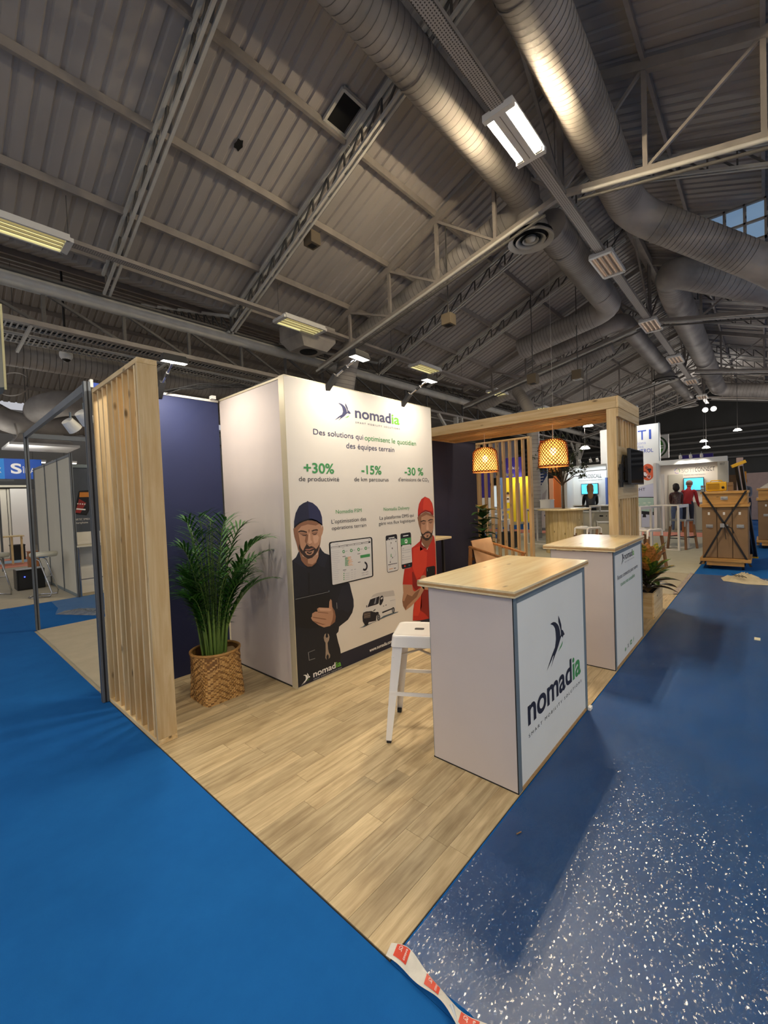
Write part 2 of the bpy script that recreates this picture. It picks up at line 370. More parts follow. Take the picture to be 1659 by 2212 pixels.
def mk_perf():
    m, n, l, b = base_mat('perforated_tray'); b.inputs['Roughness'].default_value = .5
    tc = n.new('ShaderNodeTexCoord'); mp = n.new('ShaderNodeMapping'); mp.inputs['Scale'].default_value = (28, 28, 28); l.new(tc.outputs['Object'], mp.inputs[0])
    fr = n.new('ShaderNodeVectorMath'); fr.operation = 'FRACTION'; l.new(mp.outputs[0], fr.inputs[0])
    sb = n.new('ShaderNodeVectorMath'); sb.operation = 'SUBTRACT'; sb.inputs[1].default_value = (.5, .5, .5); l.new(fr.outputs[0], sb.inputs[0])
    sp = n.new('ShaderNodeSeparateXYZ'); l.new(sb.outputs[0], sp.inputs[0]); cb = n.new('ShaderNodeCombineXYZ'); l.new(sp.outputs[0], cb.inputs[0]); l.new(sp.outputs[1], cb.inputs[1])
    ln = n.new('ShaderNodeVectorMath'); ln.operation = 'LENGTH'; l.new(cb.outputs[0], ln.inputs[0])
    gt = n.new('ShaderNodeMath'); gt.operation = 'GREATER_THAN'; gt.inputs[1].default_value = .27; l.new(ln.outputs['Value'], gt.inputs[0])
    mx = n.new('ShaderNodeMix'); mx.data_type = 'RGBA'; l.new(gt.outputs[0], mx.inputs[0]); mx.inputs[6].default_value = lin('#4a4642'); mx.inputs[7].default_value = lin('#b0aaa4')
    l.new(mx.outputs[2], b.inputs['Base Color']); return m
PERF = mk_perf()

def mk_liner():
    m, n, l, b = base_mat('rattan_lining'); n.remove(b)
    t = n.new('ShaderNodeBsdfTranslucent'); t.inputs[0].default_value = lin('#ffc274')
    d = n.new('ShaderNodeBsdfDiffuse'); d.inputs[0].default_value = lin('#eeb060')
    tr = n.new('ShaderNodeBsdfTransparent'); tr.inputs[0].default_value = (1, .8, .5, 1)
    a = n.new('ShaderNodeMixShader'); a.inputs[0].default_value = .3; l.new(t.outputs[0], a.inputs[1]); l.new(d.outputs[0], a.inputs[2])
    c = n.new('ShaderNodeMixShader'); c.inputs[0].default_value = .22; l.new(a.outputs[0], c.inputs[1]); l.new(tr.outputs[0], c.inputs[2])
    l.new(c.outputs[0], n['Material Output'].inputs[0]); return m
LINER = mk_liner()

PC = {'shirt': '#14161f', 'shirt2': '#1b1e2b', 'skin': '#b98a6b', 'skin_d': '#8a5e44', 'skin_s': '#97694f', 'skin_l': '#cfa183', 'beard': '#33241d', 'brow': '#3a261c', 'lip': '#a06a58',
      'cap': '#1e2038', 'cap2': '#25284a', 'tablet': '#0b0b0f', 'lens': '#5a6470', 'edge': '#8a8a8a', 'wrench': '#a08c7a', 'black': '#08070b', 'screen': '#d8d4cf', 'grey': '#8d8d92', 'dark': '#15131f',
      'green': '#3f9150', 'orange': '#e5a46c', 'pale': '#bcb9bb', 'white': '#f4f1ee', 'red': '#c02a1c', 'red_d': '#8b1a14', 'red_l': '#d63d28', 'teal': '#3a6a70', 'shadow': '#53626c', 'van': '#dcd6cf', 'van2': '#c4bcb4', 'navy': '#191b30'}
PM = {k: M('print_' + k, v, .6) for k, v in PC.items()}
TXD = M('print_ink', '#191a2c', .6); TXG = M('print_green', '#3f8a4e', .6); TXL = M('print_lime', '#6fb53c', .6); TXW = M('print_white', '#eeebe6', .6); TXB = M('print_blue', '#2d4fb0', .6); TXK = M('print_black', '#1c1c1f', .6)
TXS = M('print_slate', '#3a3a5c', .6)
POSTER=[
(1,'shirt',[(0.002,1.043),(0.044,1.065),(0.08,1.116),(0.095,1.032),(0.158,0.972),(0.249,0.995),(0.283,1.084),(0.292,1.126),(0.316,1.087),(0.344,1.061),(0.392,1.041),(0.429,1.031),(0.44,0.915),(0.48,0.802),(0.618,0.756),(0.638,0.674),(0.659,0.596),(0.658,0.531),(0.636,0.48),(0.58,0.429),(0.471,0.393),(0.46,0.351),(0.435,0.337),(0.451,0.263),(0.471,0.195),(0.479,0.129),(0.462,0.081),(0.01,0.026),(0.003,0.103)]),
(2,'shirt2',[(0.283,1.084),(0.292,1.126),(0.316,1.087),(0.344,1.061),(0.392,1.041),(0.352,0.98),(0.339,0.937),(0.295,0.954),(0.264,0.984),(0.249,0.995)]),
(2,'shirt2',[(0.002,1.043),(0.044,1.065),(0.08,1.116),(0.095,1.032),(0.133,0.986),(0.142,0.96),(0.097,0.983),(0.049,1.014)]),
(2,'shirt2',[(0.525,0.741),(0.618,0.756),(0.638,0.674),(0.659,0.596),(0.658,0.531),(0.584,0.492),(0.513,0.536),(0.453,0.54),(0.471,0.643)]),
(2,'black',[(0.155,0.924),(0.174,0.921),(0.167,0.738),(0.149,0.742)]),
(2,'black',[(0.118,0.998),(0.158,0.972),(0.199,0.968),(0.248,0.99),(0.231,0.963),(0.198,0.949),(0.157,0.956)]),
(2,'skin_d',[(0.082,1.116),(0.112,1.063),(0.161,1.037),(0.214,1.038),(0.263,1.061),(0.284,1.101),(0.281,1.041),(0.249,0.993),(0.199,0.967),(0.158,0.971),(0.123,0.994),(0.095,1.032)]),
(3,'skin',[(0.161,1.037),(0.214,1.036),(0.263,1.061),(0.278,1.076),(0.273,1.038),(0.244,1),(0.205,0.984),(0.159,0.999)]),
(2,'skin_d',[(0.032,1.299),(0.035,1.251),(0.05,1.209),(0.061,1.198),(0.061,1.257),(0.045,1.294)]),
(2,'skin',[(0.326,1.298),(0.34,1.291),(0.341,1.267),(0.33,1.233),(0.312,1.205)]),
(3,'skin',[(0.039,1.299),(0.066,1.32),(0.097,1.337),(0.138,1.351),(0.18,1.355),(0.227,1.353),(0.274,1.338),(0.318,1.31),(0.324,1.26),(0.311,1.192),(0.294,1.125),(0.276,1.085),(0.247,1.054),(0.209,1.038),(0.167,1.038),(0.131,1.051),(0.098,1.081),(0.07,1.117),(0.056,1.176),(0.037,1.234)]),
(4,'skin_d',[(0.039,1.299),(0.066,1.32),(0.118,1.349),(0.227,1.353),(0.305,1.319),(0.261,1.305),(0.178,1.321),(0.111,1.31),(0.074,1.28),(0.085,1.214),(0.094,1.147),(0.102,1.072),(0.07,1.117),(0.056,1.176),(0.037,1.234)]),
(5,'beard',[(0.074,1.134),(0.091,1.1),(0.125,1.06),(0.164,1.035),(0.206,1.04),(0.241,1.062),(0.275,1.095),(0.298,1.153),(0.304,1.193),(0.291,1.144),(0.27,1.122),(0.252,1.107),(0.228,1.127),(0.203,1.138),(0.183,1.135),(0.155,1.161),(0.147,1.149),(0.129,1.128),(0.116,1.107),(0.097,1.132),(0.08,1.169)]),
(6,'skin',[(0.133,1.098),(0.152,1.103),(0.18,1.093),(0.209,1.096),(0.231,1.103),(0.221,1.078),(0.199,1.064),(0.174,1.064),(0.15,1.073)]),
(7,'beard',[(0.15,1.101),(0.18,1.086),(0.209,1.089),(0.196,1.072),(0.175,1.073),(0.155,1.084)]),
(7,'lip',[(0.134,1.116),(0.153,1.12),(0.177,1.116),(0.211,1.121),(0.234,1.12),(0.21,1.112),(0.181,1.104),(0.152,1.109)]),
(5,'brow',[(0.077,1.271),(0.102,1.278),(0.133,1.273),(0.165,1.261),(0.163,1.251),(0.129,1.26),(0.101,1.264),(0.079,1.261)]),
(5,'brow',[(0.209,1.264),(0.232,1.272),(0.266,1.274),(0.285,1.266),(0.278,1.26),(0.248,1.262),(0.219,1.256)]),
(5,'skin_s',[(0.081,1.258),(0.164,1.249),(0.168,1.232),(0.135,1.232),(0.1,1.243)]),
(6,'brow',[(0.1,1.247),(0.123,1.236),(0.151,1.236),(0.166,1.242),(0.151,1.227),(0.123,1.23)]),
(5,'skin_s',[(0.21,1.252),(0.278,1.256),(0.273,1.24),(0.242,1.229),(0.215,1.235)]),
(6,'brow',[(0.216,1.245),(0.234,1.235),(0.255,1.235),(0.273,1.247),(0.259,1.229),(0.234,1.228)]),
(5,'skin_d',[(0.153,1.234),(0.176,1.237),(0.17,1.199),(0.158,1.168),(0.172,1.158),(0.159,1.156),(0.144,1.172),(0.138,1.186)]),
(5,'skin_l',[(0.181,1.245),(0.197,1.243),(0.198,1.19),(0.214,1.172),(0.205,1.158),(0.184,1.157),(0.172,1.169),(0.174,1.205)]),
(5,'skin_l',[(0.225,1.221),(0.276,1.223),(0.288,1.201),(0.272,1.162),(0.238,1.153),(0.227,1.18)]),
(6,'skin_s',[(0.172,1.161),(0.188,1.153),(0.205,1.161),(0.209,1.157),(0.192,1.149),(0.171,1.153)]),
(5,'skin_s',[(0.178,1.274),(0.191,1.28),(0.196,1.263),(0.19,1.257),(0.181,1.254)]),
(5,'cap',[(0.038,1.297),(0.042,1.355),(0.06,1.419),(0.097,1.474),(0.139,1.497),(0.176,1.508),(0.186,1.515),(0.195,1.508),(0.238,1.496),(0.283,1.463),(0.314,1.423),(0.331,1.371),(0.332,1.297),(0.305,1.315),(0.268,1.337),(0.221,1.35),(0.18,1.353),(0.138,1.347),(0.097,1.334),(0.066,1.316)]),
(6,'cap2',[(0.188,1.504),(0.238,1.494),(0.283,1.461),(0.311,1.421),(0.329,1.369),(0.329,1.306),(0.305,1.319),(0.269,1.34),(0.222,1.356),(0.195,1.358)]),
(6,'black',[(0.038,1.297),(0.041,1.317),(0.098,1.35),(0.18,1.366),(0.227,1.363),(0.274,1.347),(0.332,1.309),(0.332,1.297),(0.305,1.315),(0.268,1.337),(0.221,1.35),(0.18,1.353),(0.138,1.347),(0.097,1.334),(0.066,1.316)]),
(4,'tablet',[(0.009,0.73),(0.029,0.742),(0.37,0.734),(0.383,0.724),(0.38,0.591),(0.348,0.511),(0.309,0.433),(0.128,0.462),(0.005,0.51)]),
(5,'lens',[(0.364,0.733),(0.373,0.735),(0.379,0.728),(0.376,0.72),(0.365,0.722)]),
(5,'edge',[(0.019,0.73),(0.366,0.724),(0.365,0.721),(0.019,0.727)]),
(6,'skin',[(0.175,0.551),(0.18,0.577),(0.211,0.585),(0.237,0.58),(0.233,0.605),(0.256,0.611),(0.363,0.584),(0.37,0.637),(0.385,0.657),(0.397,0.642),(0.399,0.587),(0.425,0.546),(0.436,0.49),(0.424,0.447),(0.365,0.426),(0.298,0.43),(0.243,0.463),(0.179,0.517),(0.165,0.544)]),
(7,'skin_d',[(0.237,0.58),(0.349,0.544),(0.355,0.536),(0.241,0.572)]),
(7,'skin_d',[(0.181,0.55),(0.313,0.502),(0.335,0.49),(0.313,0.493),(0.185,0.541)]),
(7,'skin_d',[(0.174,0.522),(0.289,0.463),(0.322,0.452),(0.288,0.454),(0.214,0.49)]),
(7,'skin_l',[(0.253,0.606),(0.363,0.58),(0.39,0.563),(0.373,0.553),(0.263,0.582)]),
(7,'skin_d',[(0.399,0.587),(0.425,0.546),(0.436,0.49),(0.424,0.447),(0.365,0.426),(0.397,0.473),(0.408,0.523)]),
(3,'edge',[(0.451,0.611),(0.457,0.612),(0.458,0.557),(0.452,0.556)]),
(4,'wrench',[(0.319,0.374),(0.301,0.368),(0.291,0.343),(0.296,0.315),(0.308,0.295),(0.306,0.226),(0.303,0.201),(0.298,0.167),(0.311,0.146),(0.31,0.177),(0.326,0.192),(0.337,0.173),(0.334,0.146),(0.35,0.156),(0.353,0.177),(0.339,0.203),(0.332,0.236),(0.33,0.288),(0.347,0.306),(0.355,0.334),(0.348,0.358),(0.335,0.368),(0.34,0.338),(0.324,0.332),(0.311,0.346)]),
(4,'edge',[(0.119,0.268),(0.191,0.27),(0.191,0.266),(0.119,0.264)]),
(4,'edge',[(0.124,0.202),(0.189,0.199),(0.189,0.195),(0.124,0.198)]),
(4,'edge',[(0.119,0.268),(0.125,0.267),(0.129,0.2),(0.124,0.202)]),
(5,'black',[(0.393,1.132),(0.4,1.147),(0.419,1.151),(0.912,1.147),(0.934,1.14),(0.941,1.122),(0.934,0.775),(0.925,0.765),(0.905,0.763),(0.422,0.761),(0.406,0.767),(0.4,0.781)]),
(6,'screen',[(0.411,1.134),(0.428,1.141),(0.908,1.137),(0.922,1.13),(0.917,0.776),(0.903,0.773),(0.426,0.773),(0.414,0.78)]),
(7,'black',[(0.417,1.106),(0.889,1.108),(0.91,1.108),(0.911,1.092),(0.417,1.093)]),
(8,'screen',[(0.42,1.103),(0.508,1.103),(0.507,1.095),(0.419,1.094)]),
(8,'screen',[(0.513,1.103),(0.602,1.103),(0.601,1.095),(0.513,1.095)]),
(8,'screen',[(0.608,1.103),(0.697,1.104),(0.696,1.095),(0.608,1.095)]),
(8,'screen',[(0.702,1.104),(0.793,1.104),(0.792,1.095),(0.701,1.095)]),
(8,'screen',[(0.799,1.104),(0.885,1.104),(0.884,1.095),(0.799,1.095)]),
(7,'grey',[(0.466,1.125),(0.503,1.125),(0.503,1.122),(0.466,1.123)]),
(7,'green',[(0.578,1.047),(0.576,1.04),(0.569,1.035),(0.561,1.034),(0.553,1.037),(0.548,1.043),(0.546,1.051),(0.549,1.058),(0.555,1.063),(0.563,1.064),(0.571,1.061),(0.576,1.055)]),
(8,'screen',[(0.57,1.048),(0.567,1.043),(0.562,1.041),(0.556,1.044),(0.555,1.05),(0.557,1.055),(0.563,1.057),(0.568,1.054)]),
(7,'grey',[(0.586,1.05),(0.61,1.05),(0.61,1.047),(0.586,1.046)]),
(7,'green',[(0.673,1.046),(0.67,1.039),(0.664,1.034),(0.655,1.033),(0.647,1.036),(0.641,1.042),(0.64,1.05),(0.642,1.057),(0.649,1.062),(0.657,1.063),(0.665,1.06),(0.671,1.054)]),
(8,'screen',[(0.664,1.047),(0.661,1.042),(0.656,1.04),(0.65,1.043),(0.648,1.049),(0.651,1.055),(0.657,1.056),(0.662,1.053)]),
(7,'grey',[(0.681,1.049),(0.706,1.049),(0.706,1.046),(0.681,1.045)]),
(7,'green',[(0.767,1.045),(0.764,1.037),(0.758,1.032),(0.749,1.031),(0.74,1.034),(0.735,1.041),(0.733,1.049),(0.735,1.056),(0.742,1.061),(0.751,1.062),(0.759,1.059),(0.765,1.053)]),
(8,'screen',[(0.758,1.046),(0.755,1.04),(0.749,1.038),(0.744,1.042),(0.742,1.048),(0.744,1.053),(0.75,1.055),(0.756,1.052)]),
(7,'grey',[(0.776,1.048),(0.801,1.048),(0.801,1.044),(0.775,1.044)]),
(7,'green',[(0.863,1.044),(0.86,1.037),(0.853,1.032),(0.844,1.031),(0.836,1.034),(0.829,1.04),(0.828,1.048),(0.83,1.056),(0.837,1.061),(0.846,1.062),(0.855,1.059),(0.861,1.053)]),
(8,'screen',[(0.854,1.046),(0.851,1.04),(0.845,1.038),(0.839,1.041),(0.837,1.047),(0.84,1.053),(0.846,1.055),(0.852,1.052)]),
(7,'grey',[(0.872,1.047),(0.899,1.048),(0.898,1.044),(0.872,1.043)]),
(7,'dark',[(0.545,1.007),(0.583,1.007),(0.582,1.002),(0.545,1.003)]),
(7,'grey',[(0.545,1.083),(0.572,1.083),(0.572,1.08),(0.545,1.08)]),
(7,'green',[(0.575,0.996),(0.604,0.995),(0.603,0.992),(0.575,0.993)]),
(7,'orange',[(0.604,0.995),(0.647,0.994),(0.647,0.99),(0.603,0.992)]),
(7,'green',[(0.575,0.99),(0.607,0.989),(0.607,0.986),(0.575,0.987)]),
(7,'orange',[(0.607,0.989),(0.654,0.988),(0.653,0.985),(0.607,0.986)]),
(7,'green',[(0.574,0.985),(0.615,0.984),(0.614,0.98),(0.574,0.982)]),
(7,'orange',[(0.615,0.984),(0.635,0.983),(0.635,0.98),(0.614,0.98)]),
(7,'green',[(0.574,0.98),(0.596,0.979),(0.596,0.976),(0.574,0.976)]),
(7,'orange',[(0.596,0.979),(0.653,0.977),(0.653,0.974),(0.596,0.976)]),
(7,'green',[(0.574,0.974),(0.603,0.973),(0.603,0.97),(0.574,0.971)]),
(7,'orange',[(0.603,0.973),(0.631,0.972),(0.631,0.969),(0.603,0.97)]),
(7,'green',[(0.574,0.969),(0.625,0.967),(0.625,0.964),(0.573,0.966)]),
(7,'orange',[(0.625,0.967),(0.665,0.965),(0.665,0.962),(0.625,0.964)]),
(7,'green',[(0.573,0.963),(0.62,0.961),(0.62,0.958),(0.573,0.96)]),
(7,'orange',[(0.62,0.961),(0.66,0.96),(0.66,0.957),(0.62,0.958)]),
(7,'green',[(0.573,0.958),(0.613,0.956),(0.613,0.953),(0.573,0.955)]),
(7,'orange',[(0.613,0.956),(0.638,0.955),(0.638,0.952),(0.613,0.953)]),
(7,'green',[(0.573,0.952),(0.613,0.951),(0.613,0.948),(0.572,0.949)]),
(7,'orange',[(0.613,0.951),(0.672,0.948),(0.672,0.945),(0.613,0.948)]),
(7,'green',[(0.572,0.947),(0.609,0.945),(0.609,0.942),(0.572,0.944)]),
(7,'orange',[(0.609,0.945),(0.662,0.943),(0.662,0.94),(0.609,0.942)]),
(7,'green',[(0.572,0.942),(0.613,0.94),(0.613,0.937),(0.572,0.938)]),
(7,'orange',[(0.613,0.94),(0.634,0.939),(0.634,0.936),(0.613,0.937)]),
(7,'green',[(0.572,0.936),(0.616,0.934),(0.616,0.931),(0.571,0.933)]),
(7,'orange',[(0.616,0.934),(0.662,0.932),(0.661,0.929),(0.616,0.931)]),
(7,'green',[(0.571,0.931),(0.602,0.929),(0.601,0.926),(0.571,0.928)]),
(7,'orange',[(0.602,0.929),(0.62,0.928),(0.62,0.925),(0.601,0.926)]),
(7,'green',[(0.571,0.925),(0.618,0.923),(0.618,0.92),(0.571,0.922)]),
(7,'orange',[(0.618,0.923),(0.658,0.921),(0.658,0.918),(0.618,0.92)]),
(7,'green',[(0.571,0.92),(0.614,0.918),(0.613,0.915),(0.57,0.917)]),
(7,'orange',[(0.614,0.918),(0.673,0.915),(0.673,0.912),(0.613,0.915)]),
(7,'green',[(0.767,0.989),(0.898,0.989),(0.898,0.961),(0.769,0.962)]),
(7,'dark',[(0.732,1.008),(0.768,1.009),(0.767,1.004),(0.732,1.004)]),
(7,'dark',[(0.733,0.929),(0.768,0.93),(0.768,0.925),(0.733,0.924)]),
(7,'dark',[(0.819,0.923),(0.83,0.921),(0.84,0.917),(0.848,0.909),(0.855,0.9),(0.859,0.889),(0.861,0.878),(0.859,0.866),(0.856,0.856),(0.849,0.847),(0.841,0.841),(0.832,0.837),(0.821,0.836),(0.811,0.838),(0.801,0.843),(0.793,0.85),(0.805,0.864),(0.809,0.86),(0.814,0.856),(0.819,0.855),(0.824,0.855),(0.829,0.857),(0.834,0.86),(0.837,0.865),(0.84,0.87),(0.841,0.877),(0.84,0.883),(0.839,0.89),(0.836,0.895),(0.832,0.9),(0.827,0.903),(0.822,0.905)]),
(7,'grey',[(0.778,0.824),(0.817,0.823),(0.817,0.819),(0.778,0.819)]),
(7,'grey',[(0.826,0.823),(0.866,0.823),(0.866,0.818),(0.826,0.819)]),
(7,'grey',[(0.778,0.802),(0.817,0.802),(0.817,0.798),(0.778,0.798)]),
(7,'grey',[(0.827,0.803),(0.867,0.802),(0.866,0.798),(0.827,0.798)]),
(7,'dark',[(0.545,0.886),(0.584,0.885),(0.584,0.881),(0.545,0.881)]),
(7,'grey',[(0.551,0.872),(0.572,0.871),(0.572,0.868),(0.551,0.869)]),
(7,'grey',[(0.641,0.872),(0.665,0.872),(0.665,0.868),(0.641,0.869)]),
(7,'grey',[(0.681,0.872),(0.704,0.871),(0.704,0.867),(0.681,0.868)]),
(7,'green',[(0.549,0.858),(0.559,0.858),(0.558,0.848),(0.549,0.848)]),
(7,'pale',[(0.569,0.85),(0.622,0.849),(0.622,0.845),(0.569,0.846)]),
(7,'pale',[(0.644,0.848),(0.662,0.848),(0.662,0.844),(0.644,0.844)]),
(7,'pale',[(0.68,0.847),(0.702,0.846),(0.702,0.843),(0.679,0.844)]),
(7,'green',[(0.548,0.84),(0.557,0.84),(0.557,0.83),(0.548,0.83)]),
(7,'pale',[(0.568,0.832),(0.621,0.83),(0.621,0.826),(0.568,0.828)]),
(7,'pale',[(0.643,0.829),(0.661,0.829),(0.66,0.825),(0.643,0.826)]),
(7,'pale',[(0.678,0.829),(0.701,0.828),(0.7,0.824),(0.678,0.825)]),
(7,'green',[(0.547,0.822),(0.556,0.822),(0.556,0.812),(0.546,0.812)]),
(7,'pale',[(0.567,0.814),(0.62,0.812),(0.62,0.808),(0.567,0.81)]),
(7,'pale',[(0.642,0.811),(0.66,0.811),(0.659,0.807),(0.642,0.807)]),
(7,'pale',[(0.677,0.81),(0.7,0.809),(0.699,0.805),(0.677,0.807)]),
(7,'green',[(0.546,0.804),(0.555,0.804),(0.555,0.794),(0.545,0.794)]),
(7,'pale',[(0.566,0.796),(0.619,0.794),(0.619,0.79),(0.566,0.792)]),
(7,'pale',[(0.641,0.793),(0.659,0.792),(0.658,0.788),(0.641,0.789)]),
(7,'pale',[(0.676,0.792),(0.698,0.791),(0.698,0.787),(0.676,0.788)]),
(7,'pale',[(0.418,1.068),(0.511,1.064),(0.511,1.061),(0.417,1.065)]),
(7,'pale',[(0.418,1.052),(0.517,1.047),(0.516,1.044),(0.417,1.049)]),
(7,'pale',[(0.418,1.035),(0.498,1.032),(0.498,1.029),(0.417,1.032)]),
(7,'pale',[(0.418,1.019),(0.511,1.014),(0.51,1.011),(0.417,1.016)]),
(7,'pale',[(0.418,1.002),(0.498,0.999),(0.498,0.996),(0.417,0.999)]),
(7,'pale',[(0.418,0.986),(0.513,0.98),(0.513,0.977),(0.417,0.983)]),
(7,'pale',[(0.418,0.969),(0.51,0.964),(0.51,0.961),(0.417,0.966)]),
(7,'pale',[(0.418,0.953),(0.484,0.951),(0.483,0.948),(0.417,0.95)]),
(7,'pale',[(0.418,0.936),(0.484,0.934),(0.484,0.931),(0.417,0.933)]),
(7,'pale',[(0.418,0.92),(0.486,0.917),(0.485,0.914),(0.417,0.917)]),
(7,'pale',[(0.418,0.903),(0.509,0.897),(0.509,0.894),(0.417,0.9)]),
(7,'pale',[(0.418,0.887),(0.491,0.883),(0.491,0.88),(0.417,0.884)]),
(7,'pale',[(0.418,0.87),(0.496,0.865),(0.496,0.862),(0.417,0.867)]),
(7,'pale',[(0.418,0.854),(0.484,0.85),(0.484,0.847),(0.417,0.851)]),
(7,'pale',[(0.418,0.837),(0.49,0.833),(0.49,0.83),(0.417,0.834)]),
(7,'pale',[(0.418,0.821),(0.485,0.817),(0.485,0.814),(0.417,0.818)]),
(7,'dark',[(0.888,1.124),(0.899,1.124),(0.899,1.119),(0.888,1.118)]),
(5,'dark',[(1.133,1.126),(1.141,1.138),(1.292,1.142),(1.307,1.134),(1.31,1.117),(1.313,0.793),(1.309,0.777),(1.293,0.767),(1.155,0.767),(1.14,0.773),(1.134,0.788)]),
(6,'screen',[(1.137,1.09),(1.304,1.09),(1.308,0.793),(1.303,0.778),(1.287,0.772),(1.156,0.772),(1.144,0.777),(1.14,0.789)]),
(7,'white',[(1.177,1.115),(1.266,1.116),(1.266,1.108),(1.176,1.107)]),
(7,'white',[(1.156,1.097),(1.183,1.098),(1.183,1.093),(1.156,1.093)]),
(7,'white',[(1.191,1.097),(1.218,1.098),(1.218,1.093),(1.191,1.093)]),
(7,'white',[(1.227,1.098),(1.254,1.098),(1.254,1.093),(1.227,1.093)]),
(7,'white',[(1.258,1.098),(1.286,1.098),(1.286,1.094),(1.258,1.093)]),
(7,'dark',[(1.205,1.066),(1.217,1.066),(1.216,1.053),(1.208,1.051)]),
(7,'dark',[(1.279,1.075),(1.292,1.075),(1.29,1.061),(1.282,1.059)]),
(7,'dark',[(1.22,1.01),(1.233,1.01),(1.232,0.996),(1.224,0.994)]),
(7,'dark',[(1.219,0.916),(1.232,0.915),(1.23,0.902),(1.222,0.9)]),
(7,'dark',[(1.18,0.875),(1.193,0.875),(1.191,0.861),(1.183,0.86)]),
(7,'pale',[(1.208,1.052),(1.19,1.026),(1.194,1.024),(1.212,1.05)]),
(7,'pale',[(1.19,1.026),(1.224,0.997),(1.228,0.995),(1.194,1.024)]),
(7,'pale',[(1.224,0.997),(1.258,0.983),(1.262,0.981),(1.228,0.995)]),
(7,'pale',[(1.258,0.983),(1.277,0.941),(1.282,0.939),(1.262,0.981)]),
(7,'pale',[(1.277,0.941),(1.254,0.915),(1.258,0.913),(1.282,0.939)]),
(7,'pale',[(1.254,0.915),(1.223,0.909),(1.227,0.907),(1.258,0.913)]),
(7,'pale',[(1.223,0.909),(1.187,0.889),(1.191,0.887),(1.227,0.907)]),
(7,'pale',[(1.187,0.889),(1.184,0.868),(1.188,0.866),(1.191,0.887)]),
(7,'green',[(1.193,0.941),(1.205,0.951),(1.215,0.942),(1.209,0.928),(1.213,0.919),(1.197,0.917),(1.2,0.927)]),
(8,'screen',[(1.198,0.94),(1.205,0.946),(1.21,0.939),(1.204,0.93)]),
(7,'dark',[(1.151,0.848),(1.294,0.847),(1.293,0.841),(1.15,0.842)]),
(7,'grey',[(1.167,0.832),(1.192,0.832),(1.192,0.829),(1.167,0.829)]),
(7,'orange',[(1.165,0.802),(1.225,0.802),(1.225,0.795),(1.166,0.795)]),
(7,'dark',[(1.238,0.8),(1.271,0.8),(1.271,0.794),(1.239,0.793)]),
(5,'dark',[(1.364,1.126),(1.372,1.139),(1.519,1.141),(1.535,1.133),(1.539,1.118),(1.54,0.789),(1.537,0.776),(1.522,0.768),(1.381,0.769),(1.368,0.777),(1.363,0.791)]),
(6,'green',[(1.367,1.087),(1.538,1.086),(1.538,1.021),(1.367,1.02)]),
(6,'screen',[(1.369,1.006),(1.538,1.008),(1.54,0.819),(1.366,0.817)]),
(7,'white',[(1.406,1.115),(1.494,1.116),(1.493,1.107),(1.406,1.106)]),
(7,'white',[(1.429,1.069),(1.458,1.074),(1.474,1.065),(1.473,1.035),(1.459,1.029),(1.432,1.035)]),
(8,'green',[(1.437,1.06),(1.457,1.062),(1.464,1.053),(1.45,1.044),(1.439,1.048)]),
(7,'white',[(1.387,1.014),(1.517,1.013),(1.517,1.006),(1.387,1.006)]),
(7,'grey',[(1.385,0.982),(1.415,0.982),(1.415,0.978),(1.385,0.977)]),
(7,'grey',[(1.381,0.912),(1.411,0.911),(1.411,0.907),(1.381,0.907)]),
(7,'grey',[(1.388,0.967),(1.398,0.967),(1.398,0.958),(1.387,0.958)]),
(7,'pale',[(1.407,0.963),(1.522,0.963),(1.522,0.957),(1.407,0.957)]),
(7,'grey',[(1.386,0.943),(1.397,0.943),(1.396,0.935),(1.386,0.934)]),
(7,'pale',[(1.406,0.939),(1.521,0.939),(1.52,0.933),(1.405,0.933)]),
(7,'grey',[(1.383,0.894),(1.394,0.895),(1.393,0.886),(1.383,0.886)]),
(7,'pale',[(1.403,0.891),(1.518,0.889),(1.517,0.883),(1.402,0.885)]),
(7,'grey',[(1.382,0.871),(1.392,0.871),(1.392,0.862),(1.381,0.862)]),
(7,'pale',[(1.401,0.867),(1.516,0.865),(1.516,0.859),(1.401,0.861)]),
(7,'red',[(1.43,0.793),(1.425,0.786),(1.415,0.784),(1.404,0.789),(1.4,0.797),(1.405,0.804),(1.416,0.806),(1.426,0.801)]),
(7,'teal',[(1.501,0.792),(1.497,0.786),(1.487,0.785),(1.478,0.789),(1.475,0.796),(1.479,0.802),(1.488,0.804),(1.497,0.8)]),
(3,'shadow',[(0.715,0.317),(0.766,0.321),(0.805,0.338),(1.001,0.352),(1.211,0.352),(1.285,0.344),(1.276,0.338),(1.103,0.335),(0.9,0.322),(0.784,0.31)]),
(4,'van',[(0.773,0.438),(0.771,0.465),(0.79,0.478),(0.825,0.488),(0.854,0.533),(0.887,0.568),(0.916,0.588),(0.975,0.595),(1.066,0.59),(1.214,0.578),(1.224,0.569),(1.236,0.518),(1.247,0.452),(1.243,0.377),(1.211,0.365),(1.083,0.36),(1,0.338),(0.959,0.328),(0.823,0.324),(0.79,0.335),(0.766,0.374)]),
(5,'van2',[(0.916,0.588),(0.975,0.595),(1.066,0.59),(1.214,0.578),(1.224,0.569),(1.236,0.518),(1.063,0.537),(1.013,0.559),(0.914,0.568),(0.887,0.564)]),
(6,'dark',[(0.834,0.486),(0.875,0.551),(0.904,0.554),(1.011,0.558),(0.991,0.491),(0.969,0.486),(0.871,0.487)]),
(7,'grey',[(0.925,0.498),(0.953,0.554),(0.965,0.554),(0.948,0.499)]),
(6,'dark',[(1.01,0.542),(1.028,0.556),(1.052,0.556),(1.063,0.539),(1.061,0.504),(1.034,0.472),(1.014,0.465),(1,0.479)]),
(7,'van',[(1.022,0.536),(1.048,0.542),(1.057,0.529),(1.026,0.52)]),
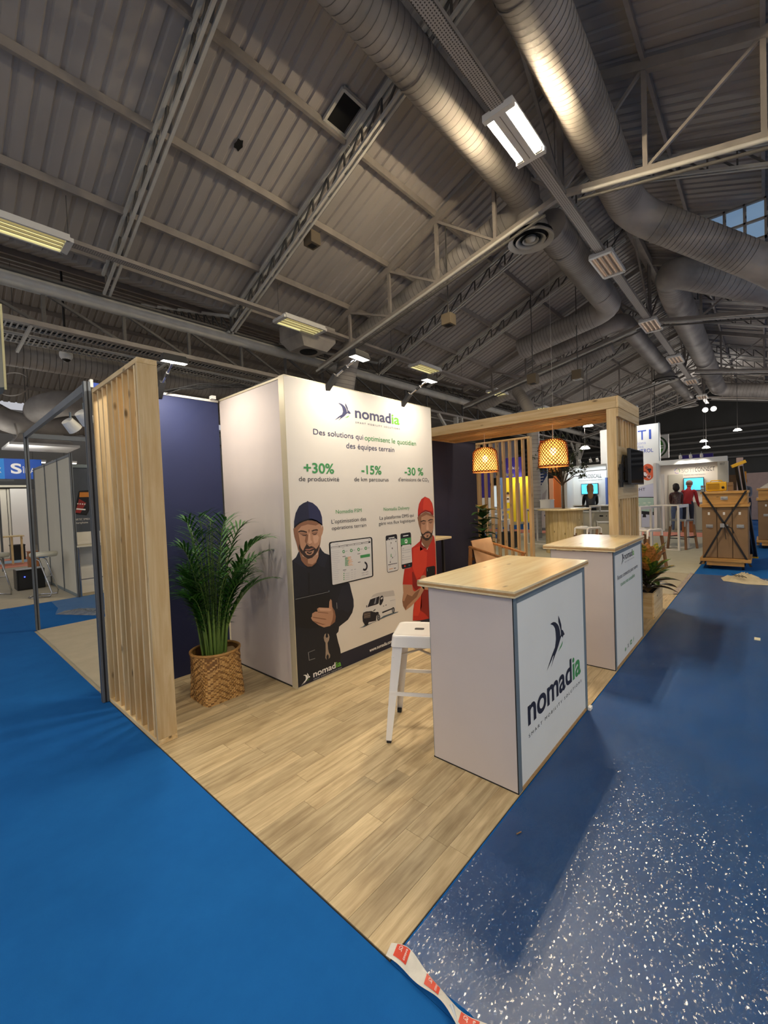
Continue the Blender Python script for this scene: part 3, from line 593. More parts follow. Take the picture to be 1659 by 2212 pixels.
(6,'dark',[(0.776,0.448),(0.811,0.451),(0.887,0.439),(0.94,0.415),(0.974,0.413),(0.993,0.395),(0.954,0.376),(0.944,0.331),(0.843,0.342),(0.823,0.324),(0.79,0.329),(0.765,0.368),(0.764,0.414)]),
(7,'wrench',[(0.785,0.442),(0.871,0.429),(0.871,0.427),(0.785,0.439)]),
(7,'wrench',[(0.784,0.433),(0.871,0.421),(0.87,0.418),(0.784,0.43)]),
(7,'wrench',[(0.784,0.424),(0.87,0.412),(0.87,0.41),(0.783,0.421)]),
(7,'wrench',[(0.783,0.415),(0.87,0.404),(0.869,0.401),(0.783,0.412)]),
(7,'wrench',[(0.783,0.406),(0.869,0.395),(0.869,0.392),(0.782,0.403)]),
(7,'wrench',[(0.782,0.397),(0.869,0.386),(0.868,0.384),(0.782,0.394)]),
(7,'van',[(0.897,0.436),(0.942,0.455),(0.955,0.458),(0.948,0.432),(0.911,0.424)]),
(7,'dark',[(0.906,0.436),(0.942,0.449),(0.944,0.437),(0.914,0.429)]),
(7,'black',[(1.007,0.349),(1.002,0.334),(0.993,0.324),(0.981,0.322),(0.969,0.329),(0.961,0.343),(0.959,0.36),(0.963,0.376),(0.973,0.386),(0.985,0.387),(0.996,0.38),(1.004,0.366)]),
(8,'grey',[(0.997,0.351),(0.994,0.341),(0.989,0.334),(0.981,0.333),(0.975,0.338),(0.97,0.347),(0.969,0.358),(0.971,0.368),(0.977,0.375),(0.984,0.376),(0.991,0.372),(0.995,0.363)]),
(9,'black',[(0.989,0.353),(0.987,0.347),(0.982,0.345),(0.978,0.349),(0.977,0.356),(0.979,0.362),(0.983,0.364),(0.987,0.36)]),
(7,'black',[(1.225,0.374),(1.221,0.36),(1.213,0.351),(1.202,0.349),(1.191,0.356),(1.184,0.368),(1.182,0.384),(1.186,0.398),(1.194,0.407),(1.205,0.408),(1.216,0.402),(1.223,0.39)]),
(8,'grey',[(1.214,0.374),(1.212,0.365),(1.207,0.359),(1.2,0.358),(1.194,0.362),(1.189,0.37),(1.188,0.38),(1.191,0.39),(1.196,0.396),(1.202,0.397),(1.209,0.393),(1.213,0.385)]),
(7,'black',[(0.786,0.343),(0.843,0.346),(0.834,0.321),(0.803,0.315)]),
(6,'dark',[(1.036,0.397),(1.203,0.403),(1.182,0.389),(1.039,0.382)]),
(6,'dark',[(1.053,0.453),(1.068,0.454),(1.068,0.447),(1.053,0.446)]),
(6,'dark',[(1.089,0.454),(1.106,0.456),(1.105,0.448),(1.09,0.447)]),
(6,'grey',[(1.159,0.482),(1.24,0.477),(1.24,0.475),(1.159,0.479)]),
(6,'dark',[(0.819,0.506),(0.83,0.508),(0.829,0.488),(0.82,0.486)]),
(1,'red',[(1.544,0.972),(1.596,0.989),(1.692,1.028),(1.721,1.079),(1.722,0.994),(1.821,0.917),(1.907,1.014),(1.938,1.077),(1.964,1.049),(1.993,0.966),(1.995,0.845),(1.995,0.563),(1.964,0.08),(1.513,0.194),(1.527,0.303),(1.56,0.409),(1.547,0.487),(1.525,0.581),(1.371,0.609),(1.388,0.694),(1.41,0.767),(1.51,0.763)]),
(2,'red_d',[(1.727,1.078),(1.692,1.02),(1.689,0.921),(1.79,0.948),(1.827,0.914),(1.721,0.987)]),
(2,'red_l',[(1.571,0.965),(1.689,0.975),(1.768,0.912),(1.819,0.89),(1.796,0.737),(1.7,0.643),(1.611,0.627),(1.546,0.758)]),
(2,'red_d',[(1.555,0.712),(1.61,0.612),(1.668,0.541),(1.59,0.494),(1.533,0.565),(1.533,0.715)]),
(3,'red',[(1.41,0.767),(1.51,0.763),(1.532,0.7),(1.525,0.578),(1.369,0.609),(1.388,0.694)]),
(2,'red_d',[(1.691,0.498),(1.846,0.485),(1.824,0.134),(1.737,0.217),(1.651,0.275)]),
(2,'red_l',[(1.543,0.337),(1.624,0.434),(1.688,0.46),(1.679,0.308),(1.61,0.223),(1.531,0.242)]),
(2,'navy',[(1.513,0.194),(1.669,0.163),(1.825,0.146),(1.967,0.132),(1.963,0.068)]),
(4,'skin',[(1.373,0.605),(1.524,0.576),(1.537,0.519),(1.566,0.499),(1.673,0.517),(1.694,0.552),(1.732,0.545),(1.742,0.496),(1.661,0.427),(1.571,0.384),(1.484,0.35),(1.4,0.331),(1.363,0.384),(1.353,0.452),(1.375,0.52)]),
(5,'skin_d',[(1.434,0.494),(1.515,0.456),(1.565,0.484),(1.666,0.51),(1.598,0.432),(1.499,0.399),(1.426,0.37),(1.401,0.335),(1.363,0.384),(1.352,0.444),(1.383,0.431)]),
(4,'skin',[(1.673,0.624),(1.7,0.647),(1.751,0.646),(1.789,0.621),(1.827,0.599),(1.95,0.614),(1.972,0.631),(1.983,0.597),(1.969,0.487),(1.819,0.467),(1.729,0.491),(1.68,0.539),(1.696,0.59)]),
(5,'black',[(1.787,0.715),(1.798,0.727),(1.929,0.724),(1.956,0.715),(1.961,0.697),(1.952,0.605),(1.801,0.603),(1.784,0.622)]),
(6,'grey',[(1.802,0.712),(1.81,0.714),(1.814,0.679),(1.806,0.679)]),
(2,'skin_d',[(1.704,1.081),(1.727,1.013),(1.805,0.926),(1.855,0.954),(1.938,1.037),(1.931,1.083)]),
(3,'skin',[(1.678,1.303),(1.813,1.346),(1.964,1.304),(1.972,1.241),(1.955,1.15),(1.919,1.061),(1.849,1.023),(1.802,1.024),(1.739,1.056),(1.708,1.147),(1.677,1.227)]),
(2,'skin_d',[(1.663,1.293),(1.674,1.249),(1.697,1.209),(1.71,1.235),(1.69,1.292)]),
(2,'skin',[(1.96,1.299),(1.975,1.286),(1.971,1.218),(1.954,1.207)]),
(4,'beard',[(1.711,1.136),(1.739,1.056),(1.802,1.024),(1.849,1.023),(1.919,1.061),(1.95,1.139),(1.912,1.096),(1.884,1.116),(1.846,1.125),(1.799,1.12),(1.751,1.099)]),
(5,'skin',[(1.759,1.087),(1.807,1.096),(1.883,1.099),(1.891,1.075),(1.851,1.051),(1.795,1.056)]),
(6,'lip',[(1.782,1.101),(1.817,1.105),(1.874,1.106),(1.854,1.092),(1.806,1.09)]),
(6,'beard',[(1.815,1.08),(1.857,1.081),(1.842,1.063),(1.818,1.064)]),
(4,'brow',[(1.714,1.246),(1.77,1.256),(1.816,1.245),(1.814,1.235),(1.769,1.242),(1.721,1.235)]),
(4,'brow',[(1.86,1.248),(1.903,1.259),(1.951,1.253),(1.951,1.244),(1.902,1.245),(1.863,1.236)]),
(4,'skin_s',[(1.722,1.232),(1.809,1.231),(1.805,1.215),(1.749,1.21)]),
(4,'skin_s',[(1.863,1.231),(1.95,1.239),(1.939,1.22),(1.881,1.215)]),
(5,'brow',[(1.742,1.22),(1.776,1.212),(1.809,1.217),(1.776,1.206)]),
(5,'brow',[(1.872,1.22),(1.91,1.215),(1.944,1.225),(1.909,1.208)]),
(4,'skin_l',[(1.828,1.227),(1.855,1.228),(1.862,1.157),(1.872,1.143),(1.837,1.134),(1.816,1.147)]),
(5,'skin_s',[(1.81,1.148),(1.837,1.132),(1.876,1.143),(1.837,1.125)]),
(4,'skin_d',[(1.678,1.303),(1.813,1.346),(1.964,1.304),(1.967,1.275),(1.83,1.312),(1.735,1.289),(1.718,1.157),(1.739,1.067),(1.708,1.147),(1.677,1.227)]),
(5,'red',[(1.674,1.295),(1.678,1.369),(1.699,1.434),(1.748,1.488),(1.795,1.506),(1.814,1.514),(1.833,1.508),(1.898,1.489),(1.949,1.437),(1.968,1.367),(1.968,1.304),(1.944,1.297),(1.898,1.331),(1.813,1.349),(1.738,1.328)]),
(6,'red_l',[(1.814,1.506),(1.889,1.487),(1.939,1.435),(1.958,1.356),(1.909,1.347),(1.814,1.368),(1.768,1.365),(1.783,1.464)]),
(6,'red_d',[(1.674,1.295),(1.679,1.316),(1.739,1.346),(1.814,1.365),(1.899,1.348),(1.969,1.31),(1.944,1.297),(1.898,1.331),(1.813,1.349),(1.738,1.328)]),
]
LOGO={'dark':[[(0.261,0.919),(0.338,0.93),(0.437,0.926),(0.551,0.893),(0.665,0.827),(0.743,0.757),(0.805,0.643),(0.82,0.529),(0.835,0.511),(0.864,0.555),(0.846,0.658),(0.732,0.857),(0.732,1.0),(0.816,0.897),(0.897,0.757),(0.912,0.636),(0.993,0.603),(1.092,0.485),(1.0,0.478),(0.971,0.434),(0.93,0.478),(0.875,0.493),(0.787,0.426),(0.687,0.335),(0.603,0.268),(0.478,0.188),(0.371,0.118),(0.221,0.0),(0.312,0.096),(0.408,0.21),(0.353,0.206),(0.257,0.14),(0.0,0.007),(0.165,0.14),(0.327,0.265),(0.489,0.36),(0.562,0.518),(0.551,0.651),(0.522,0.761),(0.449,0.838),(0.357,0.886)]],'green':[[(0.963,0.371),(0.945,0.32),(0.871,0.265),(0.662,0.21),(0.787,0.276),(0.897,0.335)]]}
# ---------------------------------------------------------------- hall floor
CONC = M('hall_floor_grey', '#a9a08c', .85, var=.08, scale=2, bump=.05, bscale=200)
fl = bx('floor', CONC, None, (-14, 43, -12, 27, -.30, -.012)); setprops(fl, kind='structure')
c = thing('blue_carpet', 'bright blue carpet of the aisles around the wooden stand floor', 'carpet', (0, 0, -.012))
bx('carpet_strip', CARPET, c, (-6, .965, -8, 9.08, -.012, -.004))
bx('carpet_strip', CARPET, c, (.967, 41.6, -8, .922, -.012, -.004))
bx('carpet_strip', CARPET, c, (.967, 30, 7.0, 9.06, -.012, -.004))
c = bx('beige_carpet', M('beige_carpet_pile', '#b5ac98', .95, var=.06, scale=6, bump=.2, bscale=600), None, (1.0, 7.1, 3.93, 6.998, -.012, -.003))
setprops(c, 'grey beige carpet of the empty neighbouring stand on the left', 'carpet')
c = bx('beige_carpet', _mats['beige_carpet_pile'], None, (-6, 9, 9.085, 15.9, -.012, -.003)); setprops(c, 'grey beige carpet under the chrome stools and black speaker', 'carpet')
c = bx('pale_carpet', M('pale_grey_carpet', '#b9b6a4', .95, var=.05, scale=5), None, (9.02, 15.7, .93, 6.9, -.012, -.003)); setprops(c, 'pale grey carpet under the high tables behind the slatted divider', 'carpet')
SALM = M('salmon_carpet_pile', '#d98d76', .95, var=.06); PBL = M('pale_blue_carpet_pile', '#8fa6b8', .95, var=.06)
c = bx('salmon_carpet', SALM, None, (15.72, 17.2, .95, 12, -.012, -.002)); setprops(c, 'salmon pink carpet strip before the far white stands', 'carpet')
c = bx('salmon_carpet', SALM, None, (-2, 6, 16.0, 17.3, -.012, -.002)); setprops(c, 'salmon pink carpet strip in the far left aisle', 'carpet')
c = bx('pale_blue_carpet', PBL, None, (-2, 6, 17.32, 18.4, -.012, -.002)); setprops(c, 'pale blue carpet strip in the far left aisle', 'carpet')
c = bx('salmon_carpet', SALM, None, (-2, 6, 18.42, 19.2, -.012, -.002)); setprops(c, 'narrow salmon strip beyond the pale blue one in the far left aisle', 'carpet')

# ---------------------------------------------------------------- roof
ceil = bpy.data.objects.new('ceiling', None); COL.objects.link(ceil); setprops(ceil, kind='structure')
RX = [.1 + 2.8 * k for k in range(-1, 16)]        # rafter lines
def zl(y): return 10.24 - .385 * y if y >= 2.8 else 8.084 + .385 * y
def zroof(y):
    if y <= 10.1: return zl(y)
    if y <= 17.4: return zl(20.2 - y)
    return zl(y - 14.6)
def sheet(x0, x1, ya, yb):
    """trapezoidal steel deck, ribs running up the slope"""
    m = MB(); pr = []; x = x0; pit = (x1 - x0) / round((x1 - x0) / .2333); n = round((x1 - x0) / pit)
    for i in range(n):
        a = x0 + i * pit
        pr += [(a, 0), (a + pit * .60, 0), (a + pit * .70, .034), (a + pit * .90, .034)]
    pr.append((x1, 0)); vs = []
    za, zb = zroof(ya + 1e-4), zroof(yb - 1e-4)
    for (px, h) in pr: vs += [(px, ya, za + .10 + h), (px, yb, zb + .10 + h)]
    k = len(pr); up = .03
    fs = [(2 * i, 2 * i + 2, 2 * i + 3, 2 * i + 1) for i in range(k - 1)]
    m.add(vs, fs); m.box(x0, x0 + .05, min(ya, yb), min(ya, yb) + .05, -1, -1.0001) if 0 else None
    o = m.build('roof_sheet', ROOFM, ceil); return o
for i in range(len(RX) - 1):
    for ya, yb in ((2.8, 10.1), (-4.5, 2.8), (10.1, 17.4), (17.4, 24.7)): sheet(RX[i], RX[i + 1], ya, yb)
for y in (9.75, 8.65, 7.15, 5.65, 4.17, 1.43, -.05, -1.55, -3.05, 11.6, 13.1, 14.6, 16.0, 18.9, 20.4, 21.9, 23.4):
    z = zroof(y); bx('purlin', STEEL, ceil, (-2.7, 42, y - .03, y + .03, z - .04, z + .10))
bx('ridge_beam', STEEL, ceil, (-2.7, 42, 2.7, 2.9, 8.92, 9.16)); bx('ridge_beam', STEEL, ceil, (-2.7, 42, 17.3, 17.5, 8.92, 9.16))
def rafter(x, ya, yb, near):
    za, zb = zroof(ya), zroof(yb); h = .42
    r = MB()
    for dx in (-.05, .05):
        r.beam((x + dx, ya, za - .03), (x + dx, yb, zb - .03), .045, .07); r.beam((x + dx, ya, za - h), (x + dx, yb, zb - h), .045, .05)
    ro = r.build('rafter', STEELL, ceil)
    n = 15; bm = MB()
    p = lambda t, low: (x, ya + (yb - ya) * t, za + (zb - za) * t - (h if low else .03))
    for i in range(n):
        a = i / n; b = (i + 1) / n
        for q0, q1 in ((p(a, True), p(a, False)), (p(a, True), p(b, False))):
            if near: MB().beam(q0, q1, .03, .035).build('brace', DARKST, ro)
            else: bm.beam(q0, q1, .03, .035)
    if bm.v: setprops(bm.build('bracing', DARKST, ro), kind='stuff')
TRX = [8.5, 16.9, 25.3, 33.7, 42.0]
for x in RX[1:-1]:
    if min(abs(x - t) for t in TRX) < .2: continue
    rafter(x, 10.05, 2.9, x < 7)
    rafter(x, -4.4, 2.7, False)
for x in RX[1:-1:2]: rafter(x, 10.15, 17.3, False)
# hole, hatch
h = MB(); pts = []
for i in range(11): a = i * .571; rr = .10 * R.uniform(.7, 1.35); pts.append((4.09 + rr * math.cos(a) * .8, 6.71 + rr * math.sin(a)))
h.slab(pts, lambda u, v, d: (u, v, zroof(v) + .085 + d), 0, .004); h.build('roof_hole', HOLE_SHADE, ceil)
h = MB(); h.slab([(5.15, 5.15), (5.55, 5.15), (5.55, 5.6), (5.15, 5.6)], lambda u, v, d: (u, v, zroof(v) + .07 + d), 0, .02); h.build('roof_hatch', HOLE_SHADE, ceil)
h = MB()
for a, b in (((5.1, 5.1), (5.6, 5.1)), ((5.1, 5.62), (5.6, 5.62)), ((5.1, 5.1), (5.1, 5.62)), ((5.6, 5.1), (5.6, 5.62))):
    h.beam((a[0], a[1], zroof(a[1]) + .04), (b[0], b[1], zroof(b[1]) + .04), .05, .06)
h.build('hatch_frame', STEELL, ceil)
# scissor trusses across the hall
PY = [4.17, 5.65, 7.15, 8.65]
def zc(y): return 7.13 - .213 * abs(y - 2.8)
ORD = ['nearest', 'second', 'third', 'fourth']
for i, x in enumerate(TRX[:4]):
    t = thing('roof_truss', 'grey steel scissor truss crossing the hall roof, %s of four' % ORD[i], 'roof truss', (x, 2.8, 7.1), 'scissor trusses under the roof')
    for s in (1, -1):
        e = 2.8 + s * 7.25
        m = MB(); m.beam((x, 2.8, 7.13), (x, e, zc(e)), .10, .10); m.build('bottom_chord', STEEL, t)
        m = MB(); m.beam((x, 2.8, zroof(2.8) - .1), (x, e, zroof(e) - .1), .12, .16); m.build('top_chord', STEEL, t)
        m = MB(); m.tube([(x - .12, 2.8 + s * .4, zc(3.2) - .12), (x - .12, e, zc(e) - .12)], .035, 8); m.build('conduit', STEELL, t)
        m = MB(); m.tube([(x - .03, 2.8 + s * .3, zc(3.1) - .19), (x - .03, e, zc(e) - .19)], .028, 8); m.build('conduit', DARKST, t)
        for d in PY:
            y = 2.8 + s * (d - 2.8)
            MB().beam((x, y, zc(y)), (x, y, zroof(y) - .1), .07, .07, up=(0, 1, 0)).build('post', STEEL, t)
        q = [2.8] + [2.8 + s * (d - 2.8) for d in PY]
        for a, b in zip(q, q[1:]): MB().beam((x, b, zroof(b) - .12), (x, a, zc(a) + .02), .05, .05).build('brace', STEEL, t)
    for d in (-2.2, 2.2): MB().beam((x, 2.8, zc(2.8) + .1), (x + d, 2.8, 8.95), .05, .05).build('brace', STEEL, t)
    MB().beam((x, 2.8, 7.13), (x, 2.8, 9.0), .09, .09, up=(0, 1, 0)).build('post', STEEL, t)
# knee struts from the near truss back to the purlins
# valley girder: big tube, lattice and lower chord
def girder(y, lab):
    t = thing('valley_girder', lab, 'girder', (0, y, 6))
    MB().tube([(-2.5, y + .28, 5.88), (41.6, y + .28, 5.88)], .145, 14).build('top_tube', STEELL, t)
    MB().box(-2.5, 41.6, y + .1, y + .55, 5.98, 6.02).build('gutter_plate', DARKST, t)
    MB().beam((-2.5, y + .3, 5.15), (41.6, y + .3, 5.15), .12, .09).build('bottom_chord', STEEL, t)
    m = MB(); x = -2.3; k = 0
    while x < 40.2:
        a = MB().beam((x, y + .3, 5.18), (x, y + .3, 5.8), .06, .06, up=(0, 1, 0)); b = MB().beam((x, y + .3, 5.8), (x + 1.3, y + .3, 5.18), .05, .05)
        if x < 22: a.build('brace', DARKST, t); b.build('brace', DARKST, t)
        else: m.add(a.v, a.f); m.add(b.v, b.f)
        x += 1.4
    setprops(m.build('far_bracing', DARKST, t), kind='stuff')
girder(10.1, 'pale steel tube and lattice girder along the roof valley behind the stand')
girder(24.6, 'lattice girder along the far left roof valley')
# columns under the valley
for x in (16.9, 33.7):
    t = thing('steel_column', 'steel lattice column carrying the roof valley %s' % ('near the wooden beam' if x < 20 else 'at the far end'), 'column', (x, 10.4, 0))
    for dx in (-.2, .2):
        MB().box(x + dx - .05, x + dx + .05, 10.3, 10.5, 0, 5.1).build('post', STEELL, t)
    for k in range(7):
        MB().beam((x - .2, 10.4, .3 + k * .68), (x + .2, 10.4, .98 + k * .68), .05, .05).build('brace', STEEL, t)
    for s in (-1, 1): MB().beam((x, 10.4, 3.6), (x + s * 1.6, 10.4, 5.1), .1, .1).build('strut', STEELL, t)
# cable trays beyond the valley
def tray(y, z, w, x0, x1, lab):
    t = thing('cable_tray', lab, 'cable tray', (x0, y, z), 'cable trays beyond the valley')
    for s in (-1, 1): MB().box(x0, x1, y + s * w / 2 - .012, y + s * w / 2 + .012, z, z + .06).build('side_rail', STEELL, t)
    m = MB(); x = x0
    while x < min(x1, 22): m.box(x, x + .03, y - w / 2, y + w / 2, z, z + .012); x += .09
    m.box(min(x1, 22), x1, y - w / 2, y + w / 2, z, z + .012)
    setprops(m.build('rungs', PERF, t), kind='stuff')
    for k in range(3): MB().tube([(x0, y + (k - 1) * .1, z + .05), (x1, y + (k - 1) * .1, z + .05)], .022, 6).build('cable', DARK if k != 1 else STEELL, t)
tray(10.95, 5.22, .34, -2.5, 40, 'pale ladder cable tray just under the valley girder')
tray(11.65, 5.18, .5, -2.5, 40, 'wide pale cable tray beyond the valley, outermost of the pair')
for i, x in enumerate((1.7, 4.4, 7.1, 9.8, 12.5)):
    t = MB().beam((x, 10.4, 5.12), (x, 12.1, 5.05), .05, .05).build('tray_bracket', STEELL); setprops(t, 'short steel arm under the cable trays, %s from the left' % ['first', 'second', 'third', 'fourth', 'fifth'][i], 'bracket', 'arms under the cable trays')

# end wall and sides
wl = bpy.data.objects.new('wall_back', None); COL.objects.link(wl); setprops(wl, kind='structure')
ENDW = M('end_wall_grey', '#4a4a47', .85, var=.1, scale=1); ENDB = M('end_wall_wood', '#6b5136', .8, var=.3, scale=1.5)
bx('upper_cladding', ENDW, wl, (42, 42.3, -12, 27, 2.3, 9.4)); bx('lower_boarding', ENDB, wl, (41.95, 42.3, -12, 27, -.01, 2.3))
for k, z in enumerate((5.9, 5.45, 5.0, 4.55, 4.1, 3.65)):
    MB().tube([(41.7, -10, z), (41.7, 25, z)], .10 if k % 2 else .14, 8).build('wall_pipe', M('wall_pipe_grey', '#6b6a66', .5), wl)
lw = bx('wall_left', M('far_wall', '#8d8a84', .9, var=.08, scale=.5), None, (-14, 43, 26.6, 26.9, -.01, 6.5)); setprops(lw, kind='structure')

# ---------------------------------------------------------------- ducts
def arc(p, q, r, n=6):
    pass
def bend(pts, rad=.5, n=6):
    """round the corners of a polyline"""
    P = [Vector(p) for p in pts]; o = [P[0]]
    for a, b, c_ in zip(P, P[1:], P[2:]):
        d0 = (a - b).normalized(); d1 = (c_ - b).normalized(); k = min(rad, (a - b).length * .45, (c_ - b).length * .45)
        s, e = b + d0 * k, b + d1 * k
        for i in range(n + 1):
            t = i / n; o.append(s * (1 - t) ** 2 + b * 2 * t * (1 - t) + e * t * t)
    o.append(P[-1]); return o
def duct(label, pts, r, seams=True, rad=.6, n=24, ribs=0, name='air_duct'):
    t = thing(name, label, 'duct', pts[0], 'ventilation ducts under the roof')
    P = bend(pts, rad); MB().tube(P, r, n).build('pipe', DUCT, t)
    acc = 0; nxt = .15; sm = MB(); step = ribs or .13
    for a, b in zip(P, P[1:]):
        L = (b - a).length; d = (b - a).normalized()
        if L < .3: acc += L; nxt = max(nxt, acc); continue
        while nxt < acc + L:
            c_ = a + d * (nxt - acc); sm.tube([c_ - d * .006, c_ + d * .006], r + .004, n, caps=False); nxt += step
        acc += L
    if sm.v: setprops(sm.build('spiral_seams', M('duct_seam', '#6d6964', .5), t), kind='stuff')
    acc = 0; nxt = .9
    for a, b in zip(P, P[1:]):
        L = (b - a).length; d = (b - a).normalized()
        while L > .3 and nxt < acc + L:
            c_ = a + d * (nxt - acc); MB().tube([c_ - d * .025, c_ + d * .025], r + .012, n, caps=False).build('collar', DUCT, t); nxt += 3.1
        acc += L
    return t
duct('fat round duct running beside the lit lamp from the top edge', [(-2, 3.68, 7.66), (9.3, 3.68, 7.75), (9.3, 9.5, 6.25), (9.3, 9.9, 4.9)], .32, ribs=.13)
duct('round duct from the ceiling diffuser back to the branch with an elbow', [(9.75, 3.5, 7.42), (15.2, 3.55, 7.32), (15.2, 6.6, 6.8)], .36, ribs=.1)
duct('pale round duct continuing along the row of unlit lamps', [(16.6, 6.6, 6.8), (16.6, 3.6, 7.35), (25.0, 3.6, 7.3)], .3)
duct('thin far round duct, last along the row of lamps', [(25.3, 3.6, 7.3), (34, 3.6, 7.3)], .26)
duct('round duct right of the lamp row, bent to the right edge', [(-2, 2.0, 7.7), (10.7, 2.1, 7.5), (12.4, -.03, 6.2), (12.95, -.6, 5.8)], .35, ribs=.1)
duct('round duct turning from the right edge to run beside the far lamp row', [(17.1, -.75, 6.75), (16.3, -.03, 7.0), (14.4, 1.9, 7.55), (16.5, 2.02, 7.5), (25, 2.05, 7.5), (33.5, 2.05, 7.45), (33.5, -3.2, 6.2)], .40, ribs=.16)
duct('long sloping duct crossing under the left roof slope', [(18.4, 4.35, 7.12), (18.4, 10.1, 5.85)], .33)
duct('pale duct along the second roof bay behind the cable trays', [(-2, 14.0, 5.55), (14, 14.0, 5.55)], .33)
duct('curved hooked duct in the second roof bay', [(8, 17.4, 5.2), (3.6, 17.4, 5.2), (2.9, 18.2, 5.0), (3.4, 19, 4.6)], .42)
duct('sagging duct below the hooked one in the far left bay', [(1.6, 18.6, 5.0), (2.4, 18.6, 4.5), (3.5, 18.6, 4.55), (6, 18.6, 5.0)], .38)
duct('upright duct column behind the wooden divider', [(14.0, 5.75, 0.0), (14.0, 5.75, 4.2), (14.8, 6.6, 5.2)], .2)
# diffuser hoods
t = thing('diffuser_hood', 'pale hood with a dark grille over the far left aisle', 'hood', (3.1, 19.0, 3.8))
m = MB(); vs = [(2.7, 18.6, 4.5), (3.5, 18.6, 4.5), (3.5, 19.4, 4.5), (2.7, 19.4, 4.5), (2.3, 18.2, 3.85), (4.0, 18.2, 3.85), (4.0, 19.8, 3.85), (2.3, 19.8, 3.85)]
m.add(vs, [(0, 1, 5, 4), (1, 2, 6, 5), (2, 3, 7, 6), (3, 0, 4, 7), (0, 3, 2, 1)]); m.build('hood', DUCT, t); bx('rim', WHITEPL, t, (2.2, 4.1, 18.1, 19.9, 3.78, 3.86))
def diffuser(c, r, label):
    t = thing('ceiling_diffuser', label, 'diffuser', c)
    MB().lathe([(r, 0), (r * 1.0, .04), (r * .8, .1), (r * .75, .3), (.27, .5), (.27, .75)], c, 32).build('cone', DUCT, t)
    for k, (a, b) in enumerate(((1.0, .78), (.66, .46), (.36, .24))):
        MB().lathe([(r * a, -.0 + k * .01), (r * b, .05 + k * .015), (r * (b - .02), .055 + k * .015), (r * (a - .02), .005 + k * .01)], c, 32).build('ring', STEELL, t)
    MB().lathe([(.001, .02), (r * .2, .03), (r * .24, .09)], c, 24).build('centre_disc', STEELL, t)
    MB().lathe([(.001, .12), (r * .95, .121)], c, 24).build('throat', HOLE_SHADE, t)
    return t
diffuser((9.15, 3.68, 6.9), .47, 'round ring diffuser hanging under the roof beside the lamp row')
diffuser((25.1, 3.6, 6.75), .55, 'far round diffuser at the end of the pale duct')
diffuser((34.2, 3.6, 6.75), .5, 'farthest round diffuser near the dark end wall')
t = thing('vent_box', 'square grey vent box with a round dark grille above the white tower', 'vent box', (7.4, 9.2, 5.7))
MB().box(7.0, 8.2, 8.95, 9.9, 5.95, 6.35).build('box', DUCT, t); m = MB(); m.add([(7.0, 8.95, 5.95), (8.2, 8.95, 5.95), (8.2, 9.9, 5.95), (7.0, 9.9, 5.95), (7.2, 9.1, 5.7), (8.0, 9.1, 5.7), (8.0, 9.75, 5.7), (7.2, 9.75, 5.7)], [(0, 1, 5, 4), (1, 2, 6, 5), (2, 3, 7, 6), (3, 0, 4, 7), (4, 5, 6, 7)]); m.build('flare', DUCT, t)
MB().lathe([(.001, 0), (.24, 0), (.25, .02)], (7.6, 9.42, 5.685), 20).build('grille', HOLE_SHADE, t)


# ---------------------------------------------------------------- lamp rows
def tray_row(y, z, x0, x1, label, w=.2):
    t = thing('lamp_rail', label, 'lamp rail', (x0, y, z))
    MB().box(x0, x1, y - w / 2, y + w / 2, z, z + .012).build('perforated_tray', PERF, t)
    for s in (-1, 1): MB().box(x0, x1, y + s * w / 2 - .006, y + s * w / 2 + .006, z, z + .07).build('flange', STEEL, t)
    x = x0 + .4
    while x < x1:
        MB().tube([(x, y, z + .05), (x, y, zroof(y))], .006, 4).build('hanger', DARKST, t); x += 4.2
tray_row(2.8, 7.06, -9, 36, 'perforated steel tray carrying the lamps down the middle of the hall')
tray_row(8.76, 6.06, -2.6, 36, 'perforated steel tray carrying lamps along the valley', .16)
tray_row(14.5, 6.0, -2.6, 20, 'perforated lamp tray in the second roof bay', .22)
TUBE_ON = M('lit_tube', '#ffffff', .4, emit=E_MAIN, ecol='#ffe9c2'); TUBE_FILL = M('added_fill_tube', '#ffffff', .4, emit=E_FILL, ecol='#fff0d0')
TUBE_OFF_GLOW = M('unlit_tube_glow', '#d9c5b2', .3, emit=.18, ecol='#e0b48c'); ROWG = M('row_tube', '#fff6c8', .4, emit=E_ROW, ecol='#f0e6a0')  # the switched-off tubes have a faint glow painted in
def twin(x, y, z, tm, label, group):
    """white trough lamp: the tube pairs sit in slots that are open to the outer sides"""
    t = thing('ceiling_light', label, 'ceiling lamp', (x, y, z + .06), group)
    MB().box(x - .62, x + .62, y - .235, y + .235, z + .062, z + .10).build('housing', WHITEPL, t)
    for s in (-1, 1):
        MB().box(x + s * .53, x + s * .62, y - .235, y + .235, z, z + .062).build('end_cap', WHITEPL, t)
        m = MB()
        for d in (-.03, .03): m.tube([(x - .5, y + s * .155 + d, z + .03), (x + .5, y + s * .155 + d, z + .03)], .019, 8)
        m.build('tube_pair', tm, t)
        MB().box(x + .49, x + .53, y + s * .155 - .05, y + s * .155 + .05, z + .005, z + .062).build('socket', WHITEPL, t)
    MB().box(x - .53, x + .53, y - .095, y + .095, z, z + .062).build('centre_block', WHITEPL, t)
    MB().box(x - .53, x + .53, y - .005, y + .005, z - .004, z).build('centre_seam', STEEL, t)
    return t
